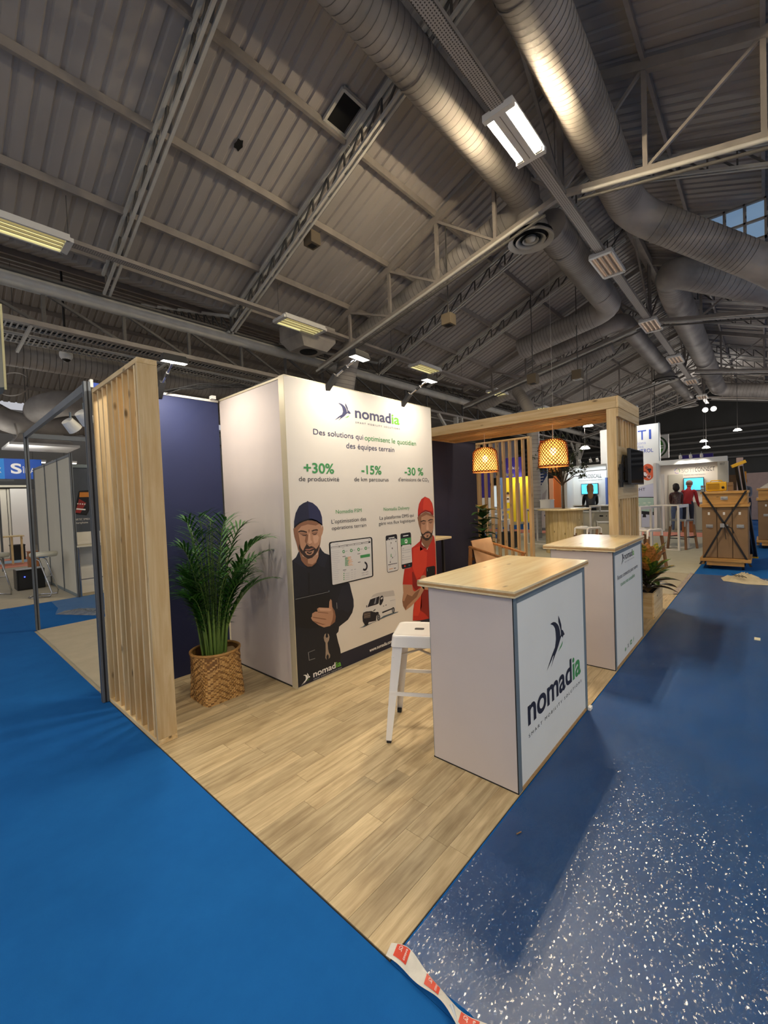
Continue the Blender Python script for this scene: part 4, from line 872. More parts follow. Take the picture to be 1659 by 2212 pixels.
def louvre(x, y, z, tm, label, group, blades=5, w=.24, L=.62):
    t = thing('ceiling_light', label, 'ceiling lamp', (x, y, z + .08), group)
    MB().box(x - L, x + L, y - w, y + w, z + .07, z + .12).build('housing', WHITEPL, t)
    for s in (-1, 1):
        MB().box(x - L, x + L, y + s * w - .02, y + s * w + .02, z, z + .07).build('frame_side', WHITEPL, t); MB().box(x + s * L - .05, x + s * L + .05, y - w, y + w, z, z + .07).build('frame_end', WHITEPL, t)
    for k in range(4):
        yy = y + (k - 1.5) * w * .5
        MB().tube([(x - L + .06, yy, z + .045), (x + L - .06, yy, z + .045)], .022, 6).build('tube', tm, t)
    for k in range(blades):
        yy = y + (k - (blades - 1) / 2) * w * .5
        MB().box(x - L + .05, x + L - .05, yy - .008, yy + .008, z + .005, z + .06).build('blade', M('louvre_blade', '#a59c90', .4), t)
    return t
G1 = 'lamps along the middle of the hall'
twin(6.5, 2.8, 6.98, TUBE_ON, 'brightly lit twin tube lamp hanging between the two big ducts', G1)
for i, x in enumerate((11.65, 17.0, 22.3, 27.6, 32.9)):
    louvre(x, 2.8, 6.98, TUBE_OFF_GLOW, 'unlit louvred lamp on the middle tray, %s after the bright one' % ['first', 'second', 'third', 'fourth', 'fifth'][i], G1, 5)
for x, w_ in ((-4.2, 'nearer'), (-9.0, 'farther')): twin(x, 2.8, 6.98, TUBE_FILL, 'added, unseen twin tube lamp on the middle tray behind the photographer, the %s' % w_, G1)  # lamps added out of view as fill light
for x, w_ in ((1.3, 'beside'), (-4.2, 'behind')): twin(x, -3.4, 6.0, TUBE_FILL, 'added, unseen twin tube lamp over the right aisle %s the photographer' % w_, G1)  # added out of view to light the counter fronts
G2 = 'lamps along the valley tray'
for i, x in enumerate((1.35, 6.85, 12.2, 17.6, 23.0, 28.4)):
    louvre(x, 8.76, 5.98, ROWG, 'pale yellow louvred lamp on the valley tray, %s from the left' % ['first', 'second', 'third', 'fourth', 'fifth', 'sixth'][i], G2, 3)
for i, x in enumerate((1.3, 6.75, 12.2)):
    louvre(x, 14.5, 5.92, ROWG, 'pale louvred lamp in the second roof bay, %s from the left' % ['first', 'second', 'third'][i], 'lamps in the second bay', 3)
# hall loudspeakers
for c_, d, lab in (((6.0, 7.15, 7.12), .13, 'brown cube loudspeaker under the roof, left of the big truss'), ((8.9, 5.65, 5.78), .13, 'brown cube loudspeaker under the roof, beyond the big truss'), ((13.9, 5.65, 5.27), .15, 'brown cube loudspeaker above the tower, left one of the far pair'), ((14.9, 4.55, 5.35), .15, 'brown cube loudspeaker above the wooden beam, right one of the far pair')):
    t = thing('loudspeaker', lab, 'loudspeaker', c_, 'cube loudspeakers under the roof'); x, y, z = c_
    MB().box(x - d, x + d, y - d, y + d, z - d, z + d).build('cabinet', M('speaker_brown', '#6e6250', .7), t, .01); MB().box(x - d * .55, x + d * .55, y - d * .55, y + d * .55, z - d - .01, z - d).build('grille', DARK, t)
    MB().tube([(x, y, z + d), (x, y, zroof(y))], .015, 6).build('hanger', DARKST, t)
t = thing('dome_camera', 'white dome camera on a black drop rod above the slatted panel', 'camera', (2.6, 12.2, 5.2))
MB().tube([(2.6, 12.2, 5.3), (2.6, 12.2, 7.25)], .025, 6).build('rod', DARK, t); MB().ball((2.6, 12.2, 5.2), .14, 14).build('dome', WHITEPL, t); MB().ball((2.6, 12.2, 5.14), .1, 12).build('lens', BLACK, t)
# high glazing
g = bpy.data.objects.new('window_1', None); COL.objects.link(g); setprops(g, kind='structure')
SKYG = M('daylit_glass', '#8fb4d8', .2, emit=.32, ecol='#9cc0e6')
GX, GY, GZ = 13.0, -.10, 7.0
for k in range(3):
    for j in range(2): bx('pane', SKYG if k < 3 or j else SKYG, g, (GX, GX + .02, GY + k * .36 + .04, GY + k * .36 + .34, GZ + .04 + j * .42, GZ + .40 + j * .42))
for k in range(4): bx('mullion', STEEL, g, (GX - .03, GX + .05, GY + k * .36, GY + k * .36 + .04, GZ, GZ + .88))
for j in range(3): bx('transom', STEEL, g, (GX - .03, GX + .05, GY, GY + 1.12, GZ + j * .42, GZ + j * .42 + .04))
dl = bpy.data.lights.new('daylight', 'AREA'); dl.shape = 'RECTANGLE'; dl.size = .7; dl.size_y = 1.4; dl.energy = P_DAY; dl.color = (.6, .78, 1)
do = bpy.data.objects.new('daylight', dl); COL.objects.link(do); do.location = (15.3, -3.2, 7.3); do.rotation_euler = Vector((0, 1, -.1)).to_track_quat('-Z', 'Y').to_euler()
# ================================================================ the stand
# plank floor
fo = thing('wood_floor', 'pale oak plank vinyl floor of the stand', 'floor', (.97, .925, -.004)); fo['kind'] = 'structure'; del fo['category']
bx('underlay', M('floor_underlay', '#5d5347', .8), fo, (.97, 7.1, .925, 3.885, -.012, -.004))
rr = random.Random(5); rows = 29; pw = (3.885 - .925) / rows
PMESH = {}
for i in range(rows):
    x = .97 - rr.uniform(0, .7); y0 = .925 + i * pw
    while x < 7.1:
        L = rr.choice([.62, .78, .94, 1.1]); L = L + (.3 if x + L - .97 < .15 else 0); L = 8 if 7.1 - x - L < .15 else L; a = max(x, .97); b = min(x + L, 7.1)
        if b - a > .12:
            key = round(b - a, 3)
            if key not in PMESH:
                g = .0007; m = MB(); m.box(g, b - a - g, g, pw - g, 0, .004); PMESH[key] = m.build('plank', PLANK, None).data; ob = [q for q in bpy.data.objects if q.data == PMESH[key]][0]
            else:
                ob = bpy.data.objects.new('plank', PMESH[key]); COL.objects.link(ob)
            ob.parent = fo; ob.location = (a - .97, y0 - .925, 0)
        x += L

# ---------------------------------------------------------------- slatted end panel
t = thing('slat_panel', 'tall pine slatted end panel beside the palm at the carpet corner', 'slatted panel', (.97, 2.868, 0))
X0, X1 = .967, 1.085
bx('front_board', PINE, t, (X0, X1, 2.868, 2.895, .032, 2.408), .002)
bx('rear_board', PINE, t, (X0, X1, 3.82, 3.845, .032, 2.408), .002)
bx('top_board', PINEY, t, (X0, X1, 2.866, 3.845, 2.408, 2.44), .002)
bx('bottom_board', PINEY, t, (X0, X1, 2.866, 3.845, 0, .032), .002)
for i in range(8):
    y = 2.868 + .06 + i * .112
    bx('slat', PINE, t, (X0 + .006, X1 - .004, y, y + .024, .032, 2.408), .0015)

# ---------------------------------------------------------------- navy walls
t = thing('partition_wall', 'navy blue partition wall behind the palm', 'partition wall', (1.5, 3.89, 0))
bx('panel', NAVYW, t, (1.09, 1.995, 3.87, 3.90, 0, 2.485)); bx('top_rail', WHITEPL, t, (1.09, 1.995, 3.862, 3.905, 2.485, 2.505))
t = thing('partition_wall', 'dark navy partition wall behind the armchair, right of the white tower', 'partition wall', (5.4, 3.89, 0))
for k in range(3): bx('panel', NAVYD, t, (4.0 + k * .947, 4.0 + (k + 1) * .947 - .002, 3.87, 3.90, 0, 2.45))
bx('top_rail', DARK, t, (4.0, 6.84, 3.862, 3.905, 2.45, 2.465))

# ---------------------------------------------------------------- poster tower
TW = thing('display_tower', 'square white display tower printed with a navy capped man and a red capped man', 'display tower', (2.99, 3.3, 0))
fp = bx('front_panel', WARMW, TW, (2.004, 3.982, 2.812, 2.83, .012, 2.512))
bx('left_panel', WHITESH, TW, (2.006, 2.012, 2.88, 3.86, .012, 2.505)); bx('right_panel', WHITESH, TW, (3.976, 3.982, 2.88, 3.86, 0.012, 2.505))
bx('front_frame', ALUB, TW, (2.0, 2.006, 2.811, 2.88, 0, 2.515)); bx('front_frame', ALUB, TW, (3.982, 3.988, 2.811, 2.88, 0, 2.515))
bx('front_frame', ALUB, TW, (2.006, 3.982, 2.811, 2.88, 2.5125, 2.52)); bx('front_frame', ALUB, TW, (2.006, 3.982, 2.811, 2.88, 0, .011))
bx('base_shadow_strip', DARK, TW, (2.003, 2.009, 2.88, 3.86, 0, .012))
for x0 in (2.0, 3.945):
    bx('rear_post', ALUB, TW, (x0 + .01, x0 + .04, 3.82, 3.86, 0, 2.505))
bx('top_rail', ALUB, TW, (2.0, 2.03, 2.88, 3.86, 2.495, 2.512)); bx('top_rail', ALUB, TW, (3.958, 3.988, 2.88, 3.86, 2.495, 2.512))
fy = yplane(2.812)
def pz(layer): return 2.812 - .0006 - layer * .00025
PGRP = [('printed_band', 0, 0), ('printed_engineer', 0, 999)]
def print_mesh(name, items):
    mats = sorted({c_ for _, c_, _ in items}); m = MB()
    for lay, c_, pts in items:
        pp = [(2.0 + max(.006, min(1.98, u)), pz(lay), max(.013, w)) for u, w in pts]
        m.ngon(pp, mats.index(c_))
    return m.build(name, [PM[c_] for c_ in mats], fp)
# split of the traced artwork into its figures
idx = {'man': (0, 0), }
b0 = next(i for i, p in enumerate(POSTER) if p[1] == 'black' and p[0] == 5 and i > 40)     # dashboard tablet
b1 = next(i for i, p in enumerate(POSTER) if p[1] == 'dark' and p[0] == 5)                  # phones
b2 = next(i for i, p in enumerate(POSTER) if p[1] == 'shadow')                              # van
b3 = next(i for i, p in enumerate(POSTER) if p[1] == 'red' and p[0] == 1)                   # man in red
MB().ngon([(2.007, pz(0), .013), (3.981, pz(0), .013), (3.981, pz(0), .152), (2.007, pz(0), .152)]).build('printed_band', PM['navy'], fp)
print_mesh('printed_man_in_navy', POSTER[:b0]); print_mesh('printed_tablet', POSTER[b0:b1]); print_mesh('printed_phones', POSTER[b1:b2]); print_mesh('printed_van', POSTER[b2:b3]); print_mesh('printed_man_in_red', POSTER[b3:])
def logo(u, v, w, h, fn, md, mg, parent, name='printed_logo'):
    m = MB()
    for k, key in enumerate(('dark', 'green')):
        for P in LOGO[key]:
            xs = [p[0] for q in LOGO['dark'] for p in q]; k0 = max(xs)
            m.ngon([fn(u + a / k0 * w, v + b * h) for a, b in P], k)
    return m.build(name, [md, mg], parent)
fz = lambda u, v, d=0: (2.0 + u, pz(6), v)
logo(.525, 2.216, .2, .17, fz, TXS, TXL, fp)
def PT(s, u0, u1, v, h, mt=TXD, bold=0): letters(s, u0, u1, v, h, fz, mt, fp, bold)
PT('nomad', .779, 1.284, 2.270, .102, TXS, .018); PT('ia', 1.298, 1.42, 2.270, .102, TXL, .018)
PT('S M A R T   M O B I L I T Y   S O L U T I O N S', .781, 1.42, 2.217, .017, TXS)
PT('Des solutions qui', .279, .872, 2.072, .05, TXS); PT('optimisent le quotidien', .893, 1.688, 2.069, .052, TXG); PT('des équipes terrain', .651, 1.319, 1.98, .052, TXS)
PT('+30%', .162, .491, 1.747, .087, TXG, .02); PT('de productivité', .108, .546, 1.678, .040, TXD)
PT('-15%', .831, 1.11, 1.75, .084, TXG, .02); PT('de km parcourus', .733, 1.212, 1.68, .040, TXD)
PT('-30 %', 1.473, 1.799, 1.75, .083, TXG, .02); PT("d'émissions de CO", 1.365, 1.872, 1.683, .040, TXD); PT('2', 1.878, 1.9, 1.675, .022, TXD)
PT('Nomadia FSM', .489, .81, 1.393, .035, TXG); PT("L'optimisation des", .435, .867, 1.308, .037, TXD); PT('opérations terrain', .435, .864, 1.252, .034, TXD)
PT('Nomadia Delivery', 1.122, 1.531, 1.386, .036, TXG); PT('La plateforme DMS qui', 1.058, 1.599, 1.303, .036, TXD); PT('gère vos flux logistiques', 1.04, 1.618, 1.25, .034, TXD)
PT('www.nomadia.com', .839, 1.17, .056, .034, TXW, .012)
PT('nomad', .162, .408, .045, .052, TXW, .018); PT('ia', .415, .474, .045, .052, TXL, .018); PT('S M A R T   M O B I L I T Y   S O L U T I O N S', .164, .478, .021, .010, TXW); logo(.037, .020, .094, .082, fz, TXW, TXL, fp)

# arm floodlights
def flood(base, head, label, aim, power):
    t = thing('arm_floodlight', label, 'floodlight', base, 'arm floodlights on the stand walls')
    b, h = Vector(base), Vector(head); d = (h - b).normalized()
    MB().beam(b + Vector((0, 0, -.05)), b + d * .13 + Vector((0, 0, .01)), .05, .035).build('clamp', DARK, t, .004)
    MB().tube([b + d * .1, h - d * .04], .009, 8).build('arm', CHROME, t)
    MB().tube([b + d * .22, b + d * .27], .014, 8).build('arm_joint', DARK, t)
    f = (Vector(aim) - h).normalized(); side = d.cross(Vector((0, 0, 1))).normalized()
    w = f.cross(side).normalized()
    def P(a, e, c_): return h + side * a + w * e + f * c_
    m = MB(); q = [P(-.10, -.045, .02), P(.10, -.045, .02), P(.10, .045, .02), P(-.10, .045, .02), P(-.085, -.03, -.035), P(.085, -.03, -.035), P(.085, .03, -.035), P(-.085, .03, -.035)]
    m.add(q, [(3, 2, 1, 0), (4, 5, 6, 7), (0, 1, 5, 4), (1, 2, 6, 5), (2, 3, 7, 6), (3, 0, 4, 7)]); m.build('head', DARK, t, .004)
    m = MB(); m.add([P(-.09, -.035, .0215), P(.09, -.035, .0215), P(.09, .035, .0215), P(-.09, .035, .0215)], [(0, 1, 2, 3)]); m.build('led_face', GLOWW, t)
    l = bpy.data.lights.new('flood_light', 'AREA'); l.shape = 'RECTANGLE'; l.size = .18; l.size_y = .07; l.energy = power; l.color = (1, .91, .76)
    lo = bpy.data.objects.new('flood_light', l); COL.objects.link(lo); lo.location = h + f * .024; lo.rotation_euler = f.to_track_quat('-Z', 'Y').to_euler()
flood((2.46, 2.83, 2.52), (2.5, 2.45, 2.68), 'left arm floodlight over the printed tower front', (2.45, 2.45, 0), P_FLOOD)
flood((3.49, 2.83, 2.52), (3.5, 2.47, 2.68), 'right arm floodlight over the printed tower front', (3.45, 2.47, 0), P_FLOOD)
flood((1.465, 3.87, 2.51), (1.44, 3.46, 2.67), 'arm floodlight over the navy wall behind the palm', (1.58, 3.62, .7), P_FLOOD * 1.7)
# cabling slung between tower and wall
m = MB(); rc = random.Random(2)
for k in range(5):
    pts = []; 
    for i in range(9):
        a = i / 8; pts.append((1.5 + a * 1.1 + rc.uniform(-.03, .03), 3.9 - a * .55 + rc.uniform(-.04, .04), 2.50 + .11 * math.sin(PI * a) + rc.uniform(-.02, .02)))
    m.tube(pts, .005, 5)
o = m.build('cable_tangle', DARK); setprops(o, 'loose dark cables slung over the wall corner behind the tower', 'cables')
t = MB().box(1.905, 1.945, 3.80, 3.85, 2.50, 2.53).box(2.12, 2.15, 3.7, 3.74, 2.513, 2.55).build('wall_clips', WHITEPL); setprops(t, 'small white clips on top of the wall corner behind the tower', 'clips')

# ---------------------------------------------------------------- counters
def counter(x0, x1, y0, y1, label):
    t = thing('counter', label, 'counter', ((x0 + x1) / 2, (y0 + y1) / 2, 0), 'white counters with varnished plywood tops')
    p = .042
    fr = bx('front_panel', WHITEP, t, (x0 + p, x1 - p, y0 + .003, y0 + .012, .018, .955))
    for x in (x0, x1 - p):
        for y in (y0, y1 - p): bx('corner_post', ALU, t, (x, x + p, y, y + p, 0, .992), .003)
    bx('top_rail', ALU, t, (x0 + p, x1 - p, y0, y0 + .02, .955, .992)); bx('base_rail', PLYEDGE, t, (x0 + p, x1 - p, y0, y0 + .02, 0, .018))
    bx('side_panel', WHITESH, t, (x0 - .002, x0 + .006, y0 + .006, y1 - .006, .008, .985)); bx('side_panel', WHITESH, t, (x1 - .006, x1 + .002, y0 + .006, y1 - .006, .008, .985))
    for x in (x0 - .0015, x1 - .0015): 
        bx('edge_seal', DARK, t, (x, x + .003, y0 + .001, y0 + .007, 0, .99)); bx('edge_seal', DARK, t, (x, x + .003, y0 + .006, y1, 0, .008))
    bx('shelf', WHITEPL, t, (x0 + p, x1 - p, y0 + .05, y0 + .25, .5, .52))
    m = MB().box(x0 - .03, x1 + .015, y0 - .022, y1 + .055, .994, 1.03); tp = m.build('countertop', PLY, t, .003)
    bx('ply_edge_line', PLYEDGE, tp, (x0 - .0305, x1 + .0155, y0 - .0225, y1 + .0555, 1.005, 1.018))
    return t, fr
c1, f1 = counter(1.951, 3.058, .925, 1.44, 'nearest white counter with a big leaping antelope logo on its front')
c2, f2 = counter(3.828, 4.905, .93, 1.445, 'second white counter, with social media icons, in front of the wooden post')
fk = yplane(.9270)
logo(2.354, .492, .297, .272, fk, TXD, TXG, f1)
def T1(s, u0, u1, v, h, mt=TXD, bold=0): letters(s, u0, u1, v, h, fk, mt, f1, bold)
T1('nomad', 2.084, 2.757, .295, .153, TXD, .022); T1('ia', 2.775, 2.931, .295, .153, TXG, .022); T1('S M A R T   M O B I L I T Y   S O L U T I O N S', 2.088, 2.939, .227, .019, TXD)
fk2 = yplane(.932)
def T2(s, u0, u1, v, h, mt=TXD, bold=0): letters(s, u0, u1, v, h, fk2, mt, f2, bold)
logo(4.085, .848, .10, .098, fk2, TXD, TXG, f2)
T2('nomad', 4.203, 4.501, .880, .062, TXD, .014); T2('ia', 4.508, 4.575, .880, .062, TXL, .014); T2('S M A R T   M O B I L I T Y   S O L U T I O N S', 4.206, 4.575, .851, .008)
T2('Restez connectés pour suivre', 3.95, 4.71, .738, .040, TXD); T2('toutes nos actualités', 4.05, 4.585, .668, .036, TXG)
T2('in', 4.143, 4.19, .072, .04, TXG, .012); T2('X', 4.245, 4.287, .072, .04, TXK); T2('f', 4.461, 4.488, .072, .043, TXG, .01)
m = MB(); m.ngon([fk2(4.346, .072), fk2(4.403, .072), fk2(4.403, .112), fk2(4.346, .112)], 0); m.ngon([(4.364, .9312, .080), (4.39, .9312, .092), (4.364, .9312, .104)], 1); m.build('play_icon', [TXG, TXW], f2)
# loose plastic tags at the counter feet
o = MB().box(3.03, 3.075, .900, .921, -.004, .02).build('plastic_tag', WHITEPL, None, .003); setprops(o, 'tiny clear plastic corner tag at the foot of the near counter', 'tag')

# ---------------------------------------------------------------- white metal stool
def metal_stool(cx, cy, label):
    t = thing('metal_stool', label, 'stool', (cx, cy, 0))
    def rr_poly(w, r, n=5):
        o = []
        for sx, sy, a0 in ((1, 1, 0), (-1, 1, 90), (-1, -1, 180), (1, -1, 270)):
            for i in range(n + 1):
                a = math.radians(a0 + 90 * i / n); o.append((sx * (w - r) + r * math.cos(a), sy * (w - r) + r * math.sin(a)))
        return o
    m = MB(); rings = []
    for w, r, z in ((.165, .03, .585), (.157, .035, .645), (.153, .035, .652), (.146, .035, .655), (.125, .03, .652)):
        rings.append([(cx + a, cy + b, z) for a, b in rr_poly(w, r)])
    n = len(rings[0])
    for a, b in zip(rings, rings[1:]):
        m.add(a + b, [(i, (i + 1) % n, n + (i + 1) % n, n + i) for i in range(n)], 0, True)
    m.ngon(rings[-1]); m.build('seat', STEELW, t)
    MB().slab(rr_poly(.019, .008), lambda u, v, d: (cx + u * 1.6, cy + v, d), .6523, .6535).build('hand_slot', DARK, t)
    for sx in (-1, 1):
        for sy in (-1, 1):
            top = Vector((cx + sx * .15, cy + sy * .15, .60)); bot = Vector((cx + sx * .205, cy + sy * .205, .018))
            m = MB()
            for k, (wa, wb) in enumerate(((.062, .034),)):
                a = [top, top - Vector((sx * wa, 0, 0)), bot - Vector((sx * wb, 0, 0)), bot]; m.add(a, [(0, 1, 2, 3)]); a = [top, top - Vector((0, sy * wa, 0)), bot - Vector((0, sy * wb, 0)), bot]; m.add(a, [(0, 1, 2, 3)])
            lg = m.build('leg', STEELW, t); so = lg.modifiers.new('thick', 'SOLIDIFY'); so.thickness = .004; so.offset = 0
            MB().box(bot.x - (.03 if sx > 0 else -.002), bot.x + (.002 if sx > 0 else .03), bot.y - (.03 if sy > 0 else -.002), bot.y + (.002 if sy > 0 else .03), 0.0, .022).build('foot_cap', DARK, lg)
    q = lambda sx, sy, z: (cx + sx * (.205 - (z / .6) * .055), cy + sy * (.205 - (z / .6) * .055), z)
    for a, b, z in (((-1, -1), (-1, 1), .20), ((1, -1), (1, 1), .20), ((-1, 1), (1, 1), .30), ((-1, -1), (1, -1), .30)):
        MB().beam(q(*a, z), q(*b, z), .008, .022).build('footrest', STEELW, t)
    MB().beam(q(-1, -1, .52), q(1, 1, .52), .022, .004).build('cross_brace', STEELW, t); MB().beam(q(-1, 1, .515), q(1, -1, .515), .022, .004).build('cross_brace', STEELW, t)
    return t
st = metal_stool(2.16, 1.675, 'glossy white sheet metal bar stool tucked behind the near counter'); st.rotation_euler = (0, 0, math.radians(-60))

# ---------------------------------------------------------------- portal with pendant lamps
t = thing('timber_portal', 'pine slatted post and beam frame over the armchair', 'timber frame', (5.6, 1.2, 0))
PX0, PX1, PY0, PY1 = 5.1, 6.1, 1.18, 1.275
for x in (PX0, PX1 - .027): bx('side_board', PINE, t, (x, x + .027, PY0, PY1, 0, 2.385), .002)
bx('cap_board', PINEX, t, (PX0 - .002, PX1 + .002, PY0 - .024, PY0 - .001, 2.29, 2.385), .002); bx('cap_board', PINEX, t, (PX0 - .002, PX1 + .002, PY0 - .026, PY0 - .001, 2.388, 2.512), .002)
for k in range(8):
    x = PX0 + .06 + k * .123; bx('post_slat', PINE, t, (x, x + .026, PY0 + .002, PY1 - .002, .03, 2.29), .0015)
bx('back_board', PINE, t, (PX0 + .03, PX1 - .03, PY1 - .03, PY1 - .012, .03, 2.29)); bx('screen_board', PINEX, t, (PX0 + .03, PX1 - .03, PY0 + .001, PY0 + .018, 1.40, 1.98))
bx('foot_board', PINEX, t, (PX0, PX1, PY0, PY1, 0, .03))
for x in (PX0, PX1 - .027): bx('beam_board', PINEY, t, (x, x + .027, PY0, 3.845, 2.388, 2.512), .002)
for k in range(8):
    x = PX0 + .06 + k * .123; bx('beam_slat', PINEY, t, (x, x + .026, PY0 + .03, 3.815, 2.395, 2.505), .0015)
bx('beam_end', PINEX, t, (PX0 + .027, PX1 - .027, 3.82, 3.845, 2.388, 2.512)); bx('beam_cover', PINEY, t, (PX0 + .03, PX1 - .03, PY0, 3.82, 2.506, 2.512))

def pendant(x, y, z0, z1, r, label, zt, light=True):
    t = thing('pendant_lamp', label, 'pendant lamp', (x, y, zt), 'rattan pendant lamps')
    H = z1 - z0
    def prof(a): # a 0 bottom .. 1 top
        rr_ = r * (1 - .10 * a) if a < .78 else r * (.922 - .42 * ((a - .78) / .22) ** 2)
        return rr_
    MB().lathe([(prof(k / 16) - .005, z0 + H * k / 16) for k in range(17)], (x, y, 0), 32).build('lining', LINER, t)
    m = MB(); n = 26
    for s in (1, -1):
        for k in range(n):
            pts = []
            for i in range(15):
                a = i / 14; an = 2 * PI * (k / n + s * a * .28); rr_ = prof(a) + (.0015 if s > 0 else -.0015); pts.append((x + rr_ * math.cos(an), y + rr_ * math.sin(an), z0 + H * a))
            m.tube(pts, .0054, 4, caps=False, sm=False)
    setprops(m.build('weave', M('rattan_strand', '#6a3710', .5, var=.3, scale=30), t), kind='stuff')
    for a in (0, .04): MB().tube([(x + prof(a) * math.cos(q * PI / 16), y + prof(a) * math.sin(q * PI / 16), z0 + H * a) for q in range(33)], .006, 6).build('rim', M('rattan_rim', '#7a4318', .5), t)
    MB().tube([(x, y, z1 - .11), (x, y, zt)], .004, 6).build('cord', WHITEPL, t); MB().tube([(x, y, z1 - .03), (x, y, z1 - .11)], .02, 10).build('socket', DARK, t)
    MB().ball((x, y, z1 - .155), .042, 14, sq=(1, 1, 1.25)).build('bulb', GLOW, t)
    if light: point_light('pendant_light', (x, y, z0 + .07), P_PEND, (1, .70, .40), .045)
    return t
pendant(5.6, 2.04, 1.84, 2.19, .185, 'woven rattan pendant lamp, the one nearer the post with the screen', 2.39)
pendant(5.6, 3.02, 1.84, 2.19, .185, 'woven rattan pendant lamp over the armchair by the navy wall', 2.39)

# screen on the post
t = thing('wall_screen', 'small black flat screen on a bracket on the wooden post', 'screen', (5.6, 1.12, 1.75))
bx('casing', BLACK, t, (5.27, 5.93, 1.085, 1.12, 1.555, 1.955), .004); bx('display', GLOSSB, t, (5.282, 5.918, 1.0835, 1.086, 1.572, 1.943)); bx('rear_box', DARK, t, (5.3, 5.75, 1.12, 1.15, 1.6, 1.85), .004)
for z in (1.585, 1.72): bx('bracket_rail', DARK, t, (5.13, 5.5, 1.155, 1.175, z, z + .025))
for x in (5.14, 5.2): bx('bracket_arm', DARK, t, (x, x + .02, 1.15, 1.172, 1.53, 1.78))
MB().tube([(5.2, 1.16, 1.78), (5.19, 1.15, 1.86), (5.23, 1.15, 1.88), (5.26, 1.16, 1.80), (5.3, 1.16, 1.70)], .005, 6).build('cable', DARK, t)

# slatted divider
t = thing('slatted_divider', 'open pine slatted divider screen behind the rubber plant', 'divider', (6.9, 3.4, 0))
D0, D1 = 2.88, 3.885
for y in (D0, D1 - .045): bx('end_post', PINE, t, (6.86, 6.96, y, y + .045, .03, 2.42), .002)
bx('top_board', PINEY, t, (6.86, 6.96, D0, D1, 2.42, 2.447), .002); bx('bottom_board', PINEY, t, (6.86, 6.96, D0, D1, 0, .03), .002)
for k in range(7):
    y = D0 + .125 + k * .118; bx('slat', PINE, t, (6.865, 6.955, y, y + .024, .03, 2.42), .0015)

# ---------------------------------------------------------------- furniture behind the counters
t = thing('bar_table', 'narrow wooden bar table with black legs against the dark navy wall', 'table', (4.3, 3.4, 0))
bx('table_top', PLY, t, (4.02, 4.57, 2.97, 3.85, .972, 1.0), .003)
for x in (4.08, 4.5):
    for y in (3.06, 3.76): bx('leg', BLACK, t, (x - .015, x + .015, y - .015, y + .015, 0, .972))
t = thing('armchair', 'acacia armchair with a pale canvas back cushion against the navy wall', 'armchair', (5.95, 3.05, 0))
cw = .33; ax, ay = 5.92, 3.06
for s in (-1, 1):
    MB().beam((ax + s * cw, ay - .28, 0), (ax + s * cw, ay - .28, .58), .045, .045).build('leg', CHAIRW, t, .004)
    MB().beam((ax + s * cw, ay + .30, 0), (ax + s * cw, ay + .24, .74), .045, .045).build('leg', CHAIRW, t, .004)
    MB().beam((ax + s * cw, ay - .32, .585), (ax + s * cw, ay + .27, .735), .05, .03).build('armrest', CHAIRW, t, .004)
    MB().beam((ax + s * cw, ay - .28, .30), (ax + s * cw, ay + .28, .28), .03, .05).build('side_rail', CHAIRW, t)
for z, y in ((.30, -.28), (.28, .27)): MB().beam((ax - cw, ay + y, z), (ax + cw, ay + y, z), .03, .06).build('cross_rail', CHAIRW, t)
for z in (.42, .54, .66): MB().beam((ax - cw, ay + .27, z), (ax + cw, ay + .27, z), .02, .045).build('back_slat', CHAIRW, t)
def cushion(c, sx, sy, sz, name, parent, rot=0):
    m = MB(); n = 10; vs = []
    for side in (1, -1):
        for i in range(n + 1):
            for j in range(n + 1):
                u, v = i / n * 2 - 1, j / n * 2 - 1; h = (1 - abs(u) ** 4) ** .5 * (1 - abs(v) ** 4) ** .5
                p = Vector((u * sx, v * sy, side * sz * max(h, .12))); p = Matrix.Rotation(rot, 3, 'X') @ p; vs.append((c[0] + p.x, c[1] + p.y, c[2] + p.z))
    k = (n + 1) ** 2
    fs = [(i * (n + 1) + j, i * (n + 1) + j + 1, (i + 1) * (n + 1) + j + 1, (i + 1) * (n + 1) + j) for i in range(n) for j in range(n)]
    fs += [tuple(k + q for q in f[::-1]) for f in fs]
    m.add(vs, fs, 0, True); return m.build(name, CUSH, parent)
cushion((ax, ay - .02, .37), .31, .29, .06, 'seat_cushion', t); cushion((ax, ay + .20, .60), .31, .23, .065, 'back_cushion', t, math.radians(78))
